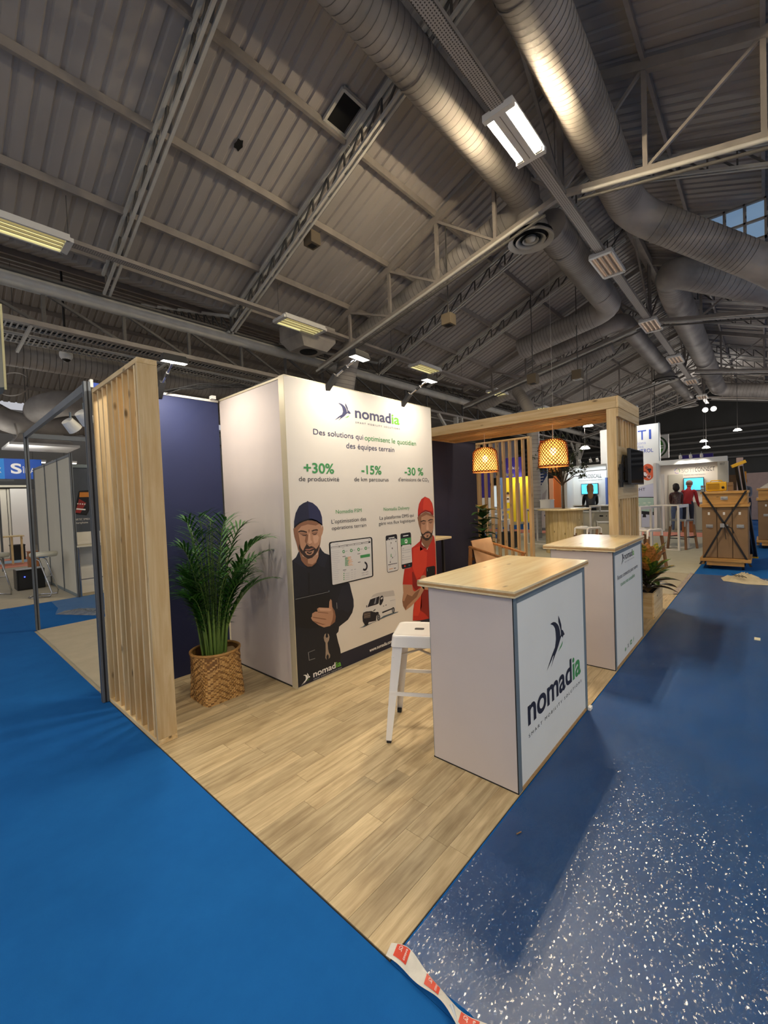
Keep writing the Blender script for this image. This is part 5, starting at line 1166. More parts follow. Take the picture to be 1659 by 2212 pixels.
# ---------------------------------------------------------------- plants
def blade(m, p, d, L, w, mi=0, droop=.3, up=(0, 0, 1), n=3, fold=.15):
    """a lance-shaped leaf strip from p along d"""
    p = Vector(p); d = Vector(d).normalized(); side = d.cross(Vector(up)); side = side.normalized() if side.length > 1e-4 else Vector((1, 0, 0))
    vs = []
    for i in range(n + 1):
        a = i / n; c_ = p + d * L * a + Vector((0, 0, -droop * L * a * a)); ww = w * math.sin(PI * (.12 + .88 * a)) ** .8 if i < n else 0.0005
        nrm = Vector((0, 0, fold * ww)); vs += [c_ - side * ww + nrm, c_, c_ + side * ww + nrm]
    fs = []
    for i in range(n):
        a = i * 3; fs += [(a, a + 1, a + 4, a + 3), (a + 1, a + 2, a + 5, a + 4)]
    m.add(vs, fs, mi, True)
def basket(t, cx, cy, w, H):
    n = 64; rows = 30; m = MB()
    def ring(a, k):
        ang = 2 * PI * k / n; c_, s_ = math.cos(ang), math.sin(ang)
        sqr = 1 / max(abs(c_), abs(s_)); f = (1 - a) ** 1.1
        rad = w * (f * min(sqr, 1.32) * .97 + (1 - f) * 1.12)
        return cx + rad * c_, cy + rad * s_, rad
    for j in range(rows):
        for k in range(n):
            q = (j // 2 + k // 2) % 2; z = (j + k * (1 if q else -1)) % 4
            lift = .004 if ((j + (k if (k // 4) % 2 else -k)) % 4) < 2 else .0
            mi = 2 if ((j + (k if (k // 4) % 2 else -k)) % 4) == 0 else (1 if R.random() < .25 else 0)
            vs = []
            for (jj, kk) in ((j, k), (j, k + 1), (j + 1, k + 1), (j + 1, k)):
                a = jj / rows; X, Y, rad = ring(a, kk); ex = 1 + (lift) / rad; vs.append((cx + (X - cx) * ex, cy + (Y - cy) * ex, H * a))
            m.add(vs, [(0, 1, 2, 3)], mi)
    b = m.build('woven_side', BASK, t)
    m = MB(); pts = [ring(1, k)[:2] + (H,) for k in range(0, n + 1, 2)]; m.tube(pts, .011, 6); m.build('rim', BASK[1], t)
    m = MB(); m.ngon([ring(.75, k)[:2] + (H * .75,) for k in range(n)]); m.build('soil', SOIL, t)
    m = MB(); m.add([ring(a, k)[:2] + (H * a,) for a in (.7, 1) for k in range(n)], [(k, (k + 1) % n, n + (k + 1) % n, n + k) for k in range(n)]); m.build('inner_wall', BASK[2], t)
t = thing('potted_palm', 'tall areca palm in a woven bamboo basket behind the slatted panel', 'palm', (1.56, 3.27, 0))
basket(t, 1.555, 3.26, .163, .37)
o = cushion((1.63, 3.24, .30), .09, .05, .06, 'burlap_lining', t, .4); o.data.materials[0] = M('burlap', '#8a7350', .95, var=.2, scale=30, bump=.4)
rp = random.Random(11)
FR = []
for k in range(38):
    an = k * 2.39996 + rp.uniform(-.3, .3); top = k % 4 == 0
    hgt = rp.uniform(1.04, 1.26) if top else rp.uniform(.55, 1.06); spread = rp.uniform(.10, .26) if top else rp.uniform(.22, .40)
    if math.cos(an) < -.1: spread *= 1 - .5 * -math.cos(an)
    if math.sin(an) > .3: spread *= .75
    FR.append((an, hgt, spread))
FR.append((-.35, .92, .42)); FR.append((-.75, 1.05, .36))
for an, hgt, spread in FR:
    b = Vector((1.545 + .06 * math.cos(an), 3.25 + .06 * math.sin(an), .27)); dr = Vector((math.cos(an), math.sin(an), 0)); N = 20
    pts = []
    for i in range(N + 1):
        a = i / N; pts.append(b + dr * spread * a ** 1.9 + Vector((0, 0, hgt * (a * 1.22 - .30 * a ** 4))))
    m = MB(); m.tube(pts, [.007 * (1 - .85 * i / N) + .001 for i in range(N + 1)], 6, 1)
    for i in range(7, N + 1):
        tan = (pts[min(i + 1, N)] - pts[i - 1]).normalized(); sd = Vector((-dr.y, dr.x, 0)); up_ = sd.cross(tan).normalized()
        if up_.z < 0: up_ = -up_
        for s in (-1, 1):
            q = (i - 7) / (N - 7); L = (.10 + .17 * math.sin(PI * (.12 + .8 * q))) * rp.uniform(.85, 1.12)
            pp = pts[i]; dd = (sd * s * .85 + tan * (.55 + .5 * q) + up_ * .25).normalized(); e_ = pp + dd * L
            if e_.x < 1.09 or e_.x > 1.985 or e_.y > 3.86: L *= .4
            blade(m, pp, dd, L, .0085, 0, .30)
    m.build('frond', [LEAFP, STEMG], t)
for k in range(16):
    a = rp.uniform(0, 6.28); m = MB(); x, y = 1.545 + .08 * math.cos(a), 3.26 + .08 * math.sin(a); m.tube([(x, y, .27), (x + .03 * math.cos(a), y + .03 * math.sin(a), .55), (x + .07 * math.cos(a), y + .07 * math.sin(a), rp.uniform(.7, .9))], [.010, .008, .003], 6); m.build('cane', STEMG, t)

def big_leaf(p, d, L, w, mt, parent, droop=.3, name='leaf', cup=.25):
    m = MB(); p = Vector(p); d = Vector(d).normalized(); side = d.cross(Vector((0, 0, 1))).normalized(); nrm = side.cross(d); n = 8; vs = []
    for i in range(n + 1):
        a = i / n; c_ = p + d * L * a + Vector((0, 0, -droop * L * a * a)); ww = w * (math.sin(PI * min(1, (a * .93 + .05))) ** .75)
        for j, u in enumerate((-1, -.5, 0, .5, 1)): vs.append(c_ + side * ww * u + nrm * (cup * ww * u * u))
    m.add(vs, [(i * 5 + j, i * 5 + j + 1, i * 5 + j + 6, i * 5 + j + 5) for i in range(n) for j in range(4)], 0, True)
    return m.build(name, mt, parent)
t = thing('rubber_plant', 'dark broad-leaved rubber plant in the corner by the divider', 'plant', (6.35, 3.5, 0))
MB().lathe([(.12, 0), (.15, .26), (.155, .28), (.14, .28), (.13, .24), (.001, .235)], (6.35, 3.5, 0), 24).build('pot', DARK, t)
MB().tube([(6.35, 3.5, .2), (6.34, 3.49, .7), (6.37, 3.5, 1.3)], [.014, .011, .005], 8).build('stem', BARK, t); MB().tube([(6.33, 3.42, .22), (6.36, 3.42, 1.33)], .006, 6).build('cane', PINE, t)
rq = random.Random(4)
LEAFR = [LEAFD, M('rubber_leaf_mid', '#2c4f27', .32, var=.25, scale=6), M('rubber_leaf_yellow', '#8c7a35', .4, var=.3, scale=6)]
for k in range(26):
    z = .58 + .70 * k / 25; an = k * 2.4; L = rq.uniform(.22, .30)
    big_leaf((6.35, 3.5, z), (math.cos(an), math.sin(an) * .8, rq.uniform(.2, .9)), L, L * .36, LEAFR[1 if k % 3 else 0] if k not in (23, 25) else LEAFR[2], t, rq.uniform(.2, .5))
t = thing('planter_croton', 'square pine planter with an orange and green croton at the floor edge', 'planter', (5.85, 1.06, 0))
CX0, CX1, CY0, CY1 = 5.62, 6.17, .955, 1.145
bx('planter_side', PINEX, t, (CX0, CX1, CY0, CY0 + .018, 0, .30), .002); bx('planter_side', PINEX, t, (CX0, CX1, CY1 - .018, CY1, 0, .30), .002)
bx('planter_side', PINEY, t, (CX0, CX0 + .018, CY0 + .018, CY1 - .018, 0, .30)); bx('planter_side', PINEY, t, (CX1 - .018, CX1, CY0 + .018, CY1 - .018, 0, .30)); bx('soil', SOIL, t, (CX0 + .018, CX1 - .018, CY0 + .018, CY1 - .018, .0, .26))
def croton(name, a, b_, c_):
    m, n, l, b = base_mat(name); b.inputs['Roughness'].default_value = .35
    tc = n.new('ShaderNodeTexCoord'); tt = n.new('ShaderNodeTexNoise'); tt.inputs['Scale'].default_value = 34; tt.inputs['Detail'].default_value = 3; l.new(tc.outputs['Object'], tt.inputs[0])
    r = n.new('ShaderNodeValToRGB'); r.color_ramp.elements[0].position = .42; r.color_ramp.elements[0].color = lin(a); r.color_ramp.elements[1].position = .58; r.color_ramp.elements[1].color = lin(b_)
    l.new(tt.outputs[0], r.inputs[0]); l.new(r.outputs[0], b.inputs['Base Color']); return m
CM = [croton('croton_green', '#2f4f22', '#6c8428', 0), croton('croton_yellow', '#6a7428', '#cfa436', 0), croton('croton_orange', '#a8702e', '#d98a44', 0), croton('croton_dark', '#262a1c', '#57402a', 0)]
rk = random.Random(21)
for k in range(52):
    hz = k / 51; an = k * 2.39996; z = .30 + .30 * hz; L = rk.uniform(.26, .36); bxx = 5.88 + .10 * math.cos(an); byy = 1.05 + .03 * math.sin(an)
    el = .3 + 1.6 * hz ** 1.3; mt = CM[3] if hz < .22 else (CM[rk.choice([0, 0, 1, 3])] if hz < .5 else CM[rk.choice([1, 2, 1, 2, 0])])
    dx, dy = math.cos(an), math.sin(an)
    if dy > 0: dy *= .35
    big_leaf((bxx, byy, z), (dx, dy, el), L, L * .18, mt, t, rk.uniform(.2, .45) * (1.2 - hz))
for k in range(5): MB().tube([(5.86 + .04 * k - .08, 1.05, .25), (5.86 + .06 * k - .12, 1.05, .6)], .008, 6).build('stem', BARK, t)
# ================================================================ floor film, tape, litter
t = thing('floor_film', 'clear crinkled plastic film over the right hand blue carpet', 'plastic film', (1.0, .9, 0)); rf = random.Random(9)
xs = [1.0, 1.02, 1.05, 1.08, 1.12, 1.16, 1.2, 1.26, 1.34, 1.5, 1.8, 2.4, 3.2, 4.5, 6, 7.05, 8, 9.0]; ys = [.915, .90] + [.85 - .05 * k for k in range(30)] + [-.9, -1.5, -2.5, -4]
m = MB(); vs = []
for x in xs:
    for y in ys:
        e = max(0, 1 - (x - 1.0) / .3); z = .0015 + e * (.006 + .012 * rf.random()) * (1 if y < .88 else .2); vs.append((x, y, z - .004))
n = len(ys); m.add(vs, [(i * n + j, i * n + j + 1, (i + 1) * n + j + 1, (i + 1) * n + j) for i in range(len(xs) - 1) for j in range(n - 1)], 0, True)
m.build('film_sheet', FILM, t)
t = thing('barrier_tape', 'twisted white and red tape along the torn film edge at the floor corner', 'tape', (1.0, .6, 0))
TPW = M('tape_white', '#d3d0c9', .45, var=.08, scale=30, bump=.3, bscale=60); TPR = M('tape_red', '#cf3d24', .45, var=.1, scale=30)
def tpz(a): return .008 + .006 * math.sin(a * 9) ** 2 + .003 * math.sin(a * 23)
def tpp(a, w, lift=0):
    y = .945 - a * .85; cx = .985 + .009 * math.sin(a * 14) + .005 * math.sin(a * 31); ww = .021 * (1 + .25 * math.sin(a * 19)); tw = .007 * math.sin(a * 17)
    return (cx + w * ww, y + w * .006, tpz(a) + w * tw + lift)
m = MB(); N = 60
m.add([tpp(i / N, w) for i in range(N + 1) for w in (-1, 0, 1)], [(i * 3 + j, i * 3 + j + 1, i * 3 + j + 4, i * 3 + j + 3) for i in range(N) for j in range(2)], 0, True); m.build('tape_band', TPW, t)
for k, (a0, a1) in enumerate(((.025, .085), (.175, .235), (.33, .395), (.475, .54), (.62, .685), (.77, .83))):
    m = MB(); m.add([tpp(a0 + (a1 - a0) * i / 5, w, .0012) for i in range(6) for w in (-.55, .2, .9)], [(i * 3 + j, i * 3 + j + 1, i * 3 + j + 4, i * 3 + j + 3) for i in range(5) for j in range(2)], 0, True); m.build('red_block', TPR, t)
    fnp = lambda u, v, d=0, a0=a0, a1=a1: tpp(a1 - (a1 - a0) * v, .9 - u * 1.4, .0022)
    letters('GL', .1, .52, .56, .26, fnp, TXW, t, 0); letters('events', .1, .9, .18, .2, fnp, TXW, t, 0)
m = MB(); 
for k in range(3): m.tube([(.985, .7 - k * .1, .008), (.955 - k * .01, .66 - k * .1, .012), (.94, .61 - k * .12, .006)], [.007, .004, .001], 5)
m.build('film_shred', M('film_white', '#b8c2d0', .3), t)
def crumple(name, pts, h, label, cat, seed, mt):
    rg = random.Random(seed); m = MB(); cx = sum(p[0] for p in pts) / len(pts); cy = sum(p[1] for p in pts) / len(pts); n = 28; rings = 7; vs = [(cx, cy, h)]
    P = []
    for k in range(n):
        a = k / n * len(pts); i = int(a); f = a - i; p, q = pts[i], pts[(i + 1) % len(pts)]; P.append((p[0] + (q[0] - p[0]) * f, p[1] + (q[1] - p[1]) * f))
    for r in range(1, rings + 1):
        for k in range(n):
            f = r / rings; vs.append((cx + (P[k][0] - cx) * f, cy + (P[k][1] - cy) * f, 0 if r == rings else max(.004, h * (1 - f ** 1.6) * rg.uniform(.35, 1.25))))
    fs = [(0, 1 + k, 1 + (k + 1) % n) for k in range(n)] + [(1 + (r - 1) * n + k, 1 + r * n + k, 1 + r * n + (k + 1) % n, 1 + (r - 1) * n + (k + 1) % n) for r in range(1, rings) for k in range(n)]
    m.add(vs, fs, 0, True); o = m.build(name, mt); setprops(o, label, cat); return o
o = crumple('film_heap', [(1.34, 7.82), (1.72, 7.14), (1.95, 7.25), (1.8, 7.7), (1.5, 8.0)], .05, 'crumpled clear film heap on the left blue aisle', 'plastic film', 3, FILMC)
o = MB().add([(1.34, 7.85, -.001), (1.72, 7.15, -.001), (6, 7.1, -.001), (6, 9.05, -.001), (1.5, 9.05, -.001), (1.46, 8.3, -.001)], [(0, 1, 2, 3, 4, 5)]).build('film_strip', mk_film('hazy_film', .05, 90, .4, .3, 60, .3, .2, .4, '#8fb6dc', False)); setprops(o, 'hazy film still covering the cross aisle on the left', 'plastic film')
BAGM = M('cream_cloth', '#bdb196', .85, var=.1, scale=14, bump=.3, bscale=30)
t = thing('cloth_bag', 'crumpled cream cloth bag lying on the blue floor before the crates', 'bag', (8.6, .26, 0))
o = crumple('bag_body', [(8.77, .55), (8.5, .50), (8.36, .22), (8.40, -.02), (8.62, -.06), (8.80, .12), (8.86, .34)], .12, None, None, 8, BAGM); o.parent = t; o.location = (-8.6, -.26, 0)
for k in range(4): MB().tube([(8.60 - .03 * k, .40 - .04 * k, .105), (8.50 - .02 * k, .34 - .04 * k, .085)], .006, 4).build('printed_stripe', TXK, t)
o = MB().box(5.38, 5.46, .045, .09, -.004, .003).build('paper_scrap', M('paper_cream', '#e0d6b8', .8), None); setprops(o, 'small cream paper scrap on the blue floor near the right edge', 'paper')
o = MB().tube([(1.71, .83, .002), (1.735, .82, .002)], .003, 5).build('wood_chip', CARD); setprops(o, 'tiny wood chip on the film by the near counter', 'chip')
t = thing('edge_tape', 'shiny crinkled clear tape along the stand floor edge past the planter', 'tape', (8, .985, 0))
m = MB(); vs = []
for i in range(40):
    x = 7.12 + i * .048
    for w in (-.03, 0, .03): vs.append((x, .955 + w, .003 + .010 * rf.random()))
m.add(vs, [(i * 3 + j, i * 3 + j + 1, i * 3 + j + 4, i * 3 + j + 3) for i in range(39) for j in range(2)], 0, True); m.build('tape_band', M('shiny_tape', '#d8c0a8', .12, .5, bump=.6, bscale=40), t)

# ================================================================ far furniture
def frame_table(cx, cy, w, d, h, label, rot=0, name='high_table', mt=None, group=None):
    mt = mt or STEELW; t = thing(name, label, 'table', (cx, cy, 0), group); s = .02
    MB().box(cx - w / 2, cx + w / 2, cy - d / 2, cy + d / 2, h - .025, h).build('table_top', mt, t, .003)
    for a in (-1, 1):
        for b in (-1, 1): MB().box(cx + a * (w / 2 - s) - s, cx + a * (w / 2 - s) + s, cy + b * (d / 2 - s) - s, cy + b * (d / 2 - s) + s, 0, h - .025).build('leg', mt, t)
        MB().box(cx + a * (w / 2 - s) - s, cx + a * (w / 2 - s) + s, cy - d / 2 + 2 * s, cy + d / 2 - 2 * s, 0, .03).build('foot_bar', mt, t)
    for b in (-1, 1): MB().box(cx - w / 2 + 2 * s, cx + w / 2 - 2 * s, cy + b * (d / 2 - s) - s * .7, cy + b * (d / 2 - s) + s * .7, h - .07, h - .025).build('apron', mt, t)
    t.rotation_euler = (0, 0, rot); return t
WL = wood('stool_leg_wood', '#8f6a4a', '#6a4930', 2, knots=False); SEATG = M('stool_seat_grey', '#9a9a98', .4)
def bar_stool(cx, cy, h, label, rot=0, group=None, frame=None):
    t = thing('bar_stool', label, 'stool', (cx, cy, 0), group); w = .17
    MB().box(cx - w, cx + w, cy - w, cy + w, h - .035, h).build('seat', frame or SEATG, t, .012)
    m = MB()
    for b in (-1, 1):
        m.tube([(cx - w * 1.1, cy + b * w, h - .16), (cx - w * 1.05, cy + b * w, h - .02), (cx - w * .8, cy + b * w, h + .0), (cx + w * .8, cy + b * w, h + .0), (cx + w * 1.05, cy + b * w, h - .02), (cx + w * 1.1, cy + b * w, h - .16)], .02, 8); m.build('frame_loop', frame or SEATG, t); m = MB()
    for a in (-1, 1):
        for b in (-1, 1): MB().beam((cx + a * w, cy + b * w, h - .12), (cx + a * w * 1.35, cy + b * w * 1.25, 0), .045, .035).build('leg', WL, t)
        MB().beam((cx + a * w * 1.22, cy - w * 1.18, .26), (cx + a * w * 1.22, cy + w * 1.18, .26), .02, .02).build('footrest', BLACK, t)
    for b in (-1, 1): MB().beam((cx - w * 1.22, cy + b * w * 1.18, .30), (cx + w * 1.22, cy + b * w * 1.18, .30), .02, .02).build('footrest', BLACK, t)
    t.rotation_euler = (0, 0, rot); return t
frame_table(12.45, 1.75, .62, .62, 1.09, 'cream framed high table left of the strapped crate', -.2)
bar_stool(12.62, 1.52, .71, 'grey bar stool with brown legs under the high table left of the crate', -.4)
bar_stool(9.55, 2.80, .735, 'white loop bar stool showing above the second counter, left of the post', -.5, None, STEELW)
bar_stool(9.3, 1.68, .735, 'white loop bar stool showing right of the wooden post', -.5, None, STEELW)
bar_stool(11.6, 3.0, .72, 'grey bar stool beside the round plywood table', .3)
frame_table(11.5, 2.35, .6, .6, 1.09, 'white framed high table just right of the wooden post', -.2)
frame_table(13.2, 3.35, .6, .7, 1.09, 'white framed high table before the white cabinets', -.2)
frame_table(12.6, 6.7, .7, 1.2, 1.05, 'long white framed high table behind the slatted divider', 0)
frame_table(15.2, 7.9, .7, .9, .76, 'low white framed table far behind the divider', 0, 'low_table')
bar_stool(12.3, 6.0, .74, 'white loop bar stool behind the divider by the black bin', .2, None, STEELW)
t = thing('black_bin', 'black square bin behind the slatted divider', 'bin', (11.2, 5.35, 0)); MB().box(11.05, 11.4, 5.2, 5.55, 0, .42).build('bin_body', BLACK, t, .01); MB().box(11.04, 11.41, 5.19, 5.56, .42, .45).build('rim', DARK, t)
# round table with the tree
t = thing('round_table', 'round plywood topped table on a wooden drum around the little tree', 'table', (10.9, 3.75, 0))
MB().lathe([(.001, 1.06), (.62, 1.06), (.625, 1.07), (.625, 1.085), (.62, 1.095), (.09, 1.095)], (10.9, 3.75, 0), 48).build('table_top', PLY, t)
m = MB()
for k in range(12):
    a0, a1 = 2 * PI * k / 12, 2 * PI * (k + 1) / 12 - .01
    m = MB(); m.add([(10.9 + .44 * math.cos(a), 3.75 + .44 * math.sin(a), z) for z in (0, 1.06) for a in (a0, (a0 + a1) / 2, a1)], [(0, 1, 4, 3), (1, 2, 5, 4)]); m.build('stave', OAKTABLE, t)
MB().lathe([(.435, 0), (.435, 1.06)], (10.9, 3.75, 0), 32).build('drum_core', CARD, t)
t = thing('indoor_tree', 'small leafy tree growing out of the round plywood table', 'tree', (10.9, 3.75, 1.095)); rt = random.Random(17)
MB().tube([(10.9, 3.75, 1.05), (10.905, 3.755, 1.4), (10.89, 3.745, 1.75)], [.035, .03, .026], 8).build('trunk', BARK, t)
fol = MB(); LT = M('tree_leaf', '#39432a', .45, var=.3, scale=7)
for k in range(17):
    a = rt.uniform(0, 2 * PI); r = rt.uniform(.25, .75); z = rt.uniform(2.0, 2.95) - r * .35; e = Vector((10.89 + r * math.cos(a), 3.745 + r * math.sin(a), z)); b = Vector((10.89, 3.745, rt.uniform(1.62, 1.75))); mid = b.lerp(e, .5) + Vector((0, 0, .1))
    MB().tube([b, mid, e], [.014, .009, .003], 5).build('branch', BARK, t)
    for j in range(4):
        f = mid.lerp(e, rt.uniform(.2, 1)); g = f + Vector((rt.uniform(-.25, .25), rt.uniform(-.25, .25), rt.uniform(0, .3))); fol.tube([f, g], [.005, .002], 3)
        for q in range(18):
            p = f.lerp(g, rt.uniform(.2, 1)) + Vector((rt.uniform(-.05, .05), rt.uniform(-.05, .05), rt.uniform(-.04, .05))); blade(fol, p, (rt.uniform(-1, 1), rt.uniform(-1, 1), rt.uniform(-.3, .7)), rt.uniform(.06, .11), .021, 0, .3, n=2)
setprops(fol.build('foliage', LT, t), kind='stuff')
t = thing('white_box', 'blank white box standing on a far table beyond the round table', 'box', (12.5, 4.76, 1.05)); MB().box(12.3, 12.6, 4.6, 4.9, 1.055, 1.3).build('box_body', WHITEPL, t, .004); MB().box(12.29, 12.61, 4.59, 4.91, 1.28, 1.305).build('box_lid', WHITEPL, t, .003)
frame_table(12.6, 4.85, .8, .9, 1.05, 'white high table carrying the blank white box', 0)
bigp = None
pd = pendant(13.2, 4.78, 2.12, 2.47, .18, 'far rattan pendant lamp seen through the little tree', 8.44, False)

# ================================================================ far stands
def panel(name, mt, parent, x, y0, y1, z0, z1, th=.05): return bx(name, mt, parent, (x, x + th, y0, y1, z0, z1))
def spotlamp(p, aim, label, power=P_SPOT, group='spot lamps of the far stands', col=(1, .93, .82), lit=True, d=.05):
    t = thing('spot_lamp', label, 'spot lamp', p, group); h = Vector(p); f = (Vector(aim) - h).normalized()
    MB().tube([h - f * .11, h], [d * .8, d], 14).build('can', WHITEPL, t); MB().tube([h, h + f * .002], d * .9, 14).build('lens', GLOWH if lit else STEELL, t); MB().tube([h - f * .06, h - f * .06 + Vector((0, 0, .12))], .01, 6).build('arm', ALU, t)
    if lit and power: spot_light('spot_light', h + f * .03, aim, power, col, 1.7, .05)
    return t
# tall SOTI-lettered tower
LIL = M('lilac_print', '#a9b0d4', .6); T = thing('banner_tower', 'tall white banner tower with big blue letters, right of the wooden post', 'banner tower', (19.05, 4, 0))
fpn = panel('front_panel', WHITEP, T, 18.98, 2.96, 4.97, 0, 3.97, .03); bx('side_panel', WHITEPL, T, (19.01, 19.16, 2.93, 2.96, 0, 3.97)); bx('side_panel', WHITEPL, T, (19.01, 19.16, 4.97, 5.0, 0, 3.97)); bx('edge_trim', ALU, T, (18.97, 19.0, 2.93, 2.96, 0, 3.99))
fx = lambda u, v, d=0: (18.972, -u, v)
for ch, a, b in (('S', 4.55, 4.2), ('O', 4.1, 3.72), ('T', 3.64, 3.36), ('I', 3.27, 3.2)): letters(ch, -a, -b, 3.40, .39, fx, TXB, fpn, .0)
letters('applications', -4.22, -3.38, 3.23, .12, fx, LIL, fpn); letters('mobiles', -3.97, -3.46, 3.09, .12, fx, LIL, fpn); letters('MOBICONTROL', -4.35, -3.14, 2.90, .15, fx, TXB, fpn); letters('XSIGHT', -4.02, -3.43, 1.43, .12, fx, TXD, fpn)
m = MB(); m.ngon([(18.972, 3.34 + .22 * math.cos(k * PI / 12), 2.14 + .32 * math.sin(k * PI / 12)) for k in range(24)], 0)
rw = random.Random(3)
for k in range(9):
    a, z = 3.34 + rw.uniform(-.13, .13), 2.14 + rw.uniform(-.2, .2); m.ngon([(18.971 - k * .0003, a + rw.uniform(.02, .09) * math.cos(q), z + rw.uniform(.03, .09) * math.sin(q)) for q in (0, 1.2, 2.4, 3.6, 4.8)], 1 + k % 3)
m.build('round_photo_print', [M('print_orange_photo', '#cf5a33', .6), PM['dark'], M('print_photo_brown', '#8a3a2a', .6), M('print_photo_white', '#d9d3da', .6)], fpn)
m = MB(); m.ngon([(18.9725, 2.97, .01), (18.9725, 2.97, 1.75), (18.9725, 3.5, 1.62), (18.9725, 4.2, 1.3), (18.9725, 4.9, .4), (18.9725, 4.9, .01)][::-1]); m.build('printed_lilac_wave', M('lilac_pale', '#c3c6dc', .6), fpn)
m = MB(); m.ngon([(18.9718, 3.8, .55), (18.9718, 3.16, .48), (18.9718, 3.14, 1.18), (18.9718, 3.8, 1.2)], 0); m.ngon([(18.971, 3.78, .67), (18.971, 3.18, .61), (18.971, 3.16, 1.15), (18.971, 3.78, 1.17)], 1); m.ngon([(18.9715, 3.55, .4), (18.9715, 3.42, .40), (18.9715, 3.44, .55), (18.9715, 3.52, .55)], 0)
for k in range(6): a, z = 3.3 + rw.random() * .4, .75 + rw.random() * .35; m.ngon([(18.9705, a + .06 * math.cos(q), z + .03 * math.sin(q)) for q in (0, 1, 2, 3, 4, 5)], 2)
m.build('printed_monitor', [PM['dark'], M('print_map_green', '#a9c4b6', .6), M('print_map_pale', '#c9d8c8', .6)], fpn)
spotlamp((18.2, 3.5, 4.5), (18.98, 3.5, 3.0), 'spot lamp washing the tall banner tower', P_SPOT * .2, col=(.95, .96, 1))
# white stand with CROSSCALL lettering
T = thing('exhibition_stand', 'bright white stand with black lettering and a lit screen behind the round table', 'exhibition stand', (16.5, 4.9, 0))
bw = panel('back_wall', WHITEP, T, 16.5, 4.16, 5.42, 0, 2.35); panel('wing_wall', WHITEPL, T, 15.8, 5.30, 5.5, 0, 2.25, .7); panel('header', WHITEP, T, 16.44, 4.16, 5.42, 2.25, 2.45, .06); panel('blue_side', M('blue_side_panel', '#5d79c4', .6), T, 16.3, 4.10, 4.16, .9, 1.95, .5)
fx2 = lambda u, v, d=0: (16.49, -u, v)
letters('CROSSCALL', -4.93, -4.33, 1.975, .145, fx2, TXK, bw, .0); letters('Smartphones et tablettes durcis', -5.1, -4.3, 1.885, .04, fx2, M('print_grey', '#8d9096', .6), bw)
m = MB()
for s in (0, 1):
    z = 1.985 + s * .075; m.ngon([(16.49, 5.12, z + .0), (16.49, 4.97, z), (16.49, 4.965, z + .025 if not s else z + .05), (16.49, 4.99, z + .045), (16.49, 5.09, z + .045), (16.49, 5.125, z + .02)])
m.build('printed_mark', TXK, bw)
sc = thing('wall_screen', 'lit pale blue screen on the white stand behind the seated woman', 'screen', (16.46, 4.72, 1.58)); bx('casing', BLACK, sc, (16.44, 16.48, 4.43, 5.01, 1.385, 1.775)); bx('display', SCREENB, sc, (16.436, 16.44, 4.45, 4.99, 1.405, 1.755))
for k, y in enumerate((5.15, 4.86, 4.5, 4.28)): spotlamp((15.9, y, 2.52), (16.5, y - .05, 1.6), 'spot lamp above the black lettered white stand, %s from the left' % ['first', 'second', 'third', 'fourth'][k], P_SPOT * .06, col=(.85, .94, 1))
T = thing('white_cabinet', 'low white cabinets with doors in front of the seated woman', 'cabinet', (13.6, 3.85, 0))
bx('body', GREY, T, (13.5, 14.0, 3.35, 4.3, .05, .87)); bx('worktop', WHITEPL, T, (13.46, 14.02, 3.3, 4.36, .87, .9)); bx('plinth', DARK, T, (13.53, 13.98, 3.37, 4.28, 0, .05))
for k in range(2):
    d = bx('door', GREY, T, (13.485, 13.5, 3.37 + k * .47, 3.82 + k * .46, .08, .85), .003); MB().ball((13.478, 3.43 + k * .47 + (.32 if k else 0), .76), .014, 8).build('knob', DARK, d)
bx('printed_plate', TXK, T, (13.482, 13.485, 3.52, 3.62, .74, .78))
T = thing('white_desk', 'white desk before the seated woman', 'desk', (15.0, 4.0, 0))
bx('desk_top', WHITEPL, T, (14.85, 15.25, 3.3, 4.8, 1.02, 1.05)); bx('modesty_panel', GREY, T, (15.22, 15.25, 3.3, 4.8, .0, 1.02)); bx('desk_leg', WHITEPL, T, (14.85, 15.22, 3.3, 3.34, 0, 1.02)); bx('desk_leg', WHITEPL, T, (14.85, 15.22, 4.76, 4.8, 0, 1.02))
t = thing('laptop', 'open laptop with a bluish screen on the white desk by the post', 'laptop', (15.0, 3.55, 1.05)); bx('base', ALUD, t, (14.9, 15.12, 3.4, 3.72, 1.05, 1.068)); MB().beam((15.13, 3.56, 1.06), (15.2, 3.56, 1.28), .32, .012, up=(1, 0, 0)).build('lid', M('laptop_screen', '#3d7fb0', .3, emit=.6), t)
# SOTI CONNECT stand
T = thing('exhibition_stand', 'white stand with a grey doorway and a ring logo, behind the crates', 'exhibition stand', (18.6, 1.9, 0))
bw = panel('back_wall', WARMW, T, 18.6, .95, 2.9, 0, 2.45); panel('header', WHITEP, T, 18.3, .92, 2.9, 2.33, 2.5, .3); panel('side_return', GREY, T, 18.3, .90, 1.18, 0, 2.33, .3); panel('wing_wall', WHITEPL, T, 17.7, 2.86, 2.95, 0, 2.4, .9); bx('door_post', WHITEPL, T, (17.62, 17.70, 2.62, 2.70, 0, 2.0))
bx('door_leaf', GREY, T, (18.56, 18.6, 2.18, 2.62, .03, 1.98)); bx('door_handle', DARK, T, (18.54, 18.56, 2.24, 2.28, .98, 1.02))
fx3 = lambda u, v, d=0: (18.592, -u, v)
letters('SOTI', -2.22, -1.87, 2.03, .145, fx3, M('print_silver', '#a9a49a', .5), bw); letters('CONNECT', -1.83, -1.27, 2.04, .145, fx3, TXK, bw); letters('Gestion des imprimantes', -2.15, -1.54, 1.92, .045, fx3, M('print_grey', '#8d9096', .6), bw)
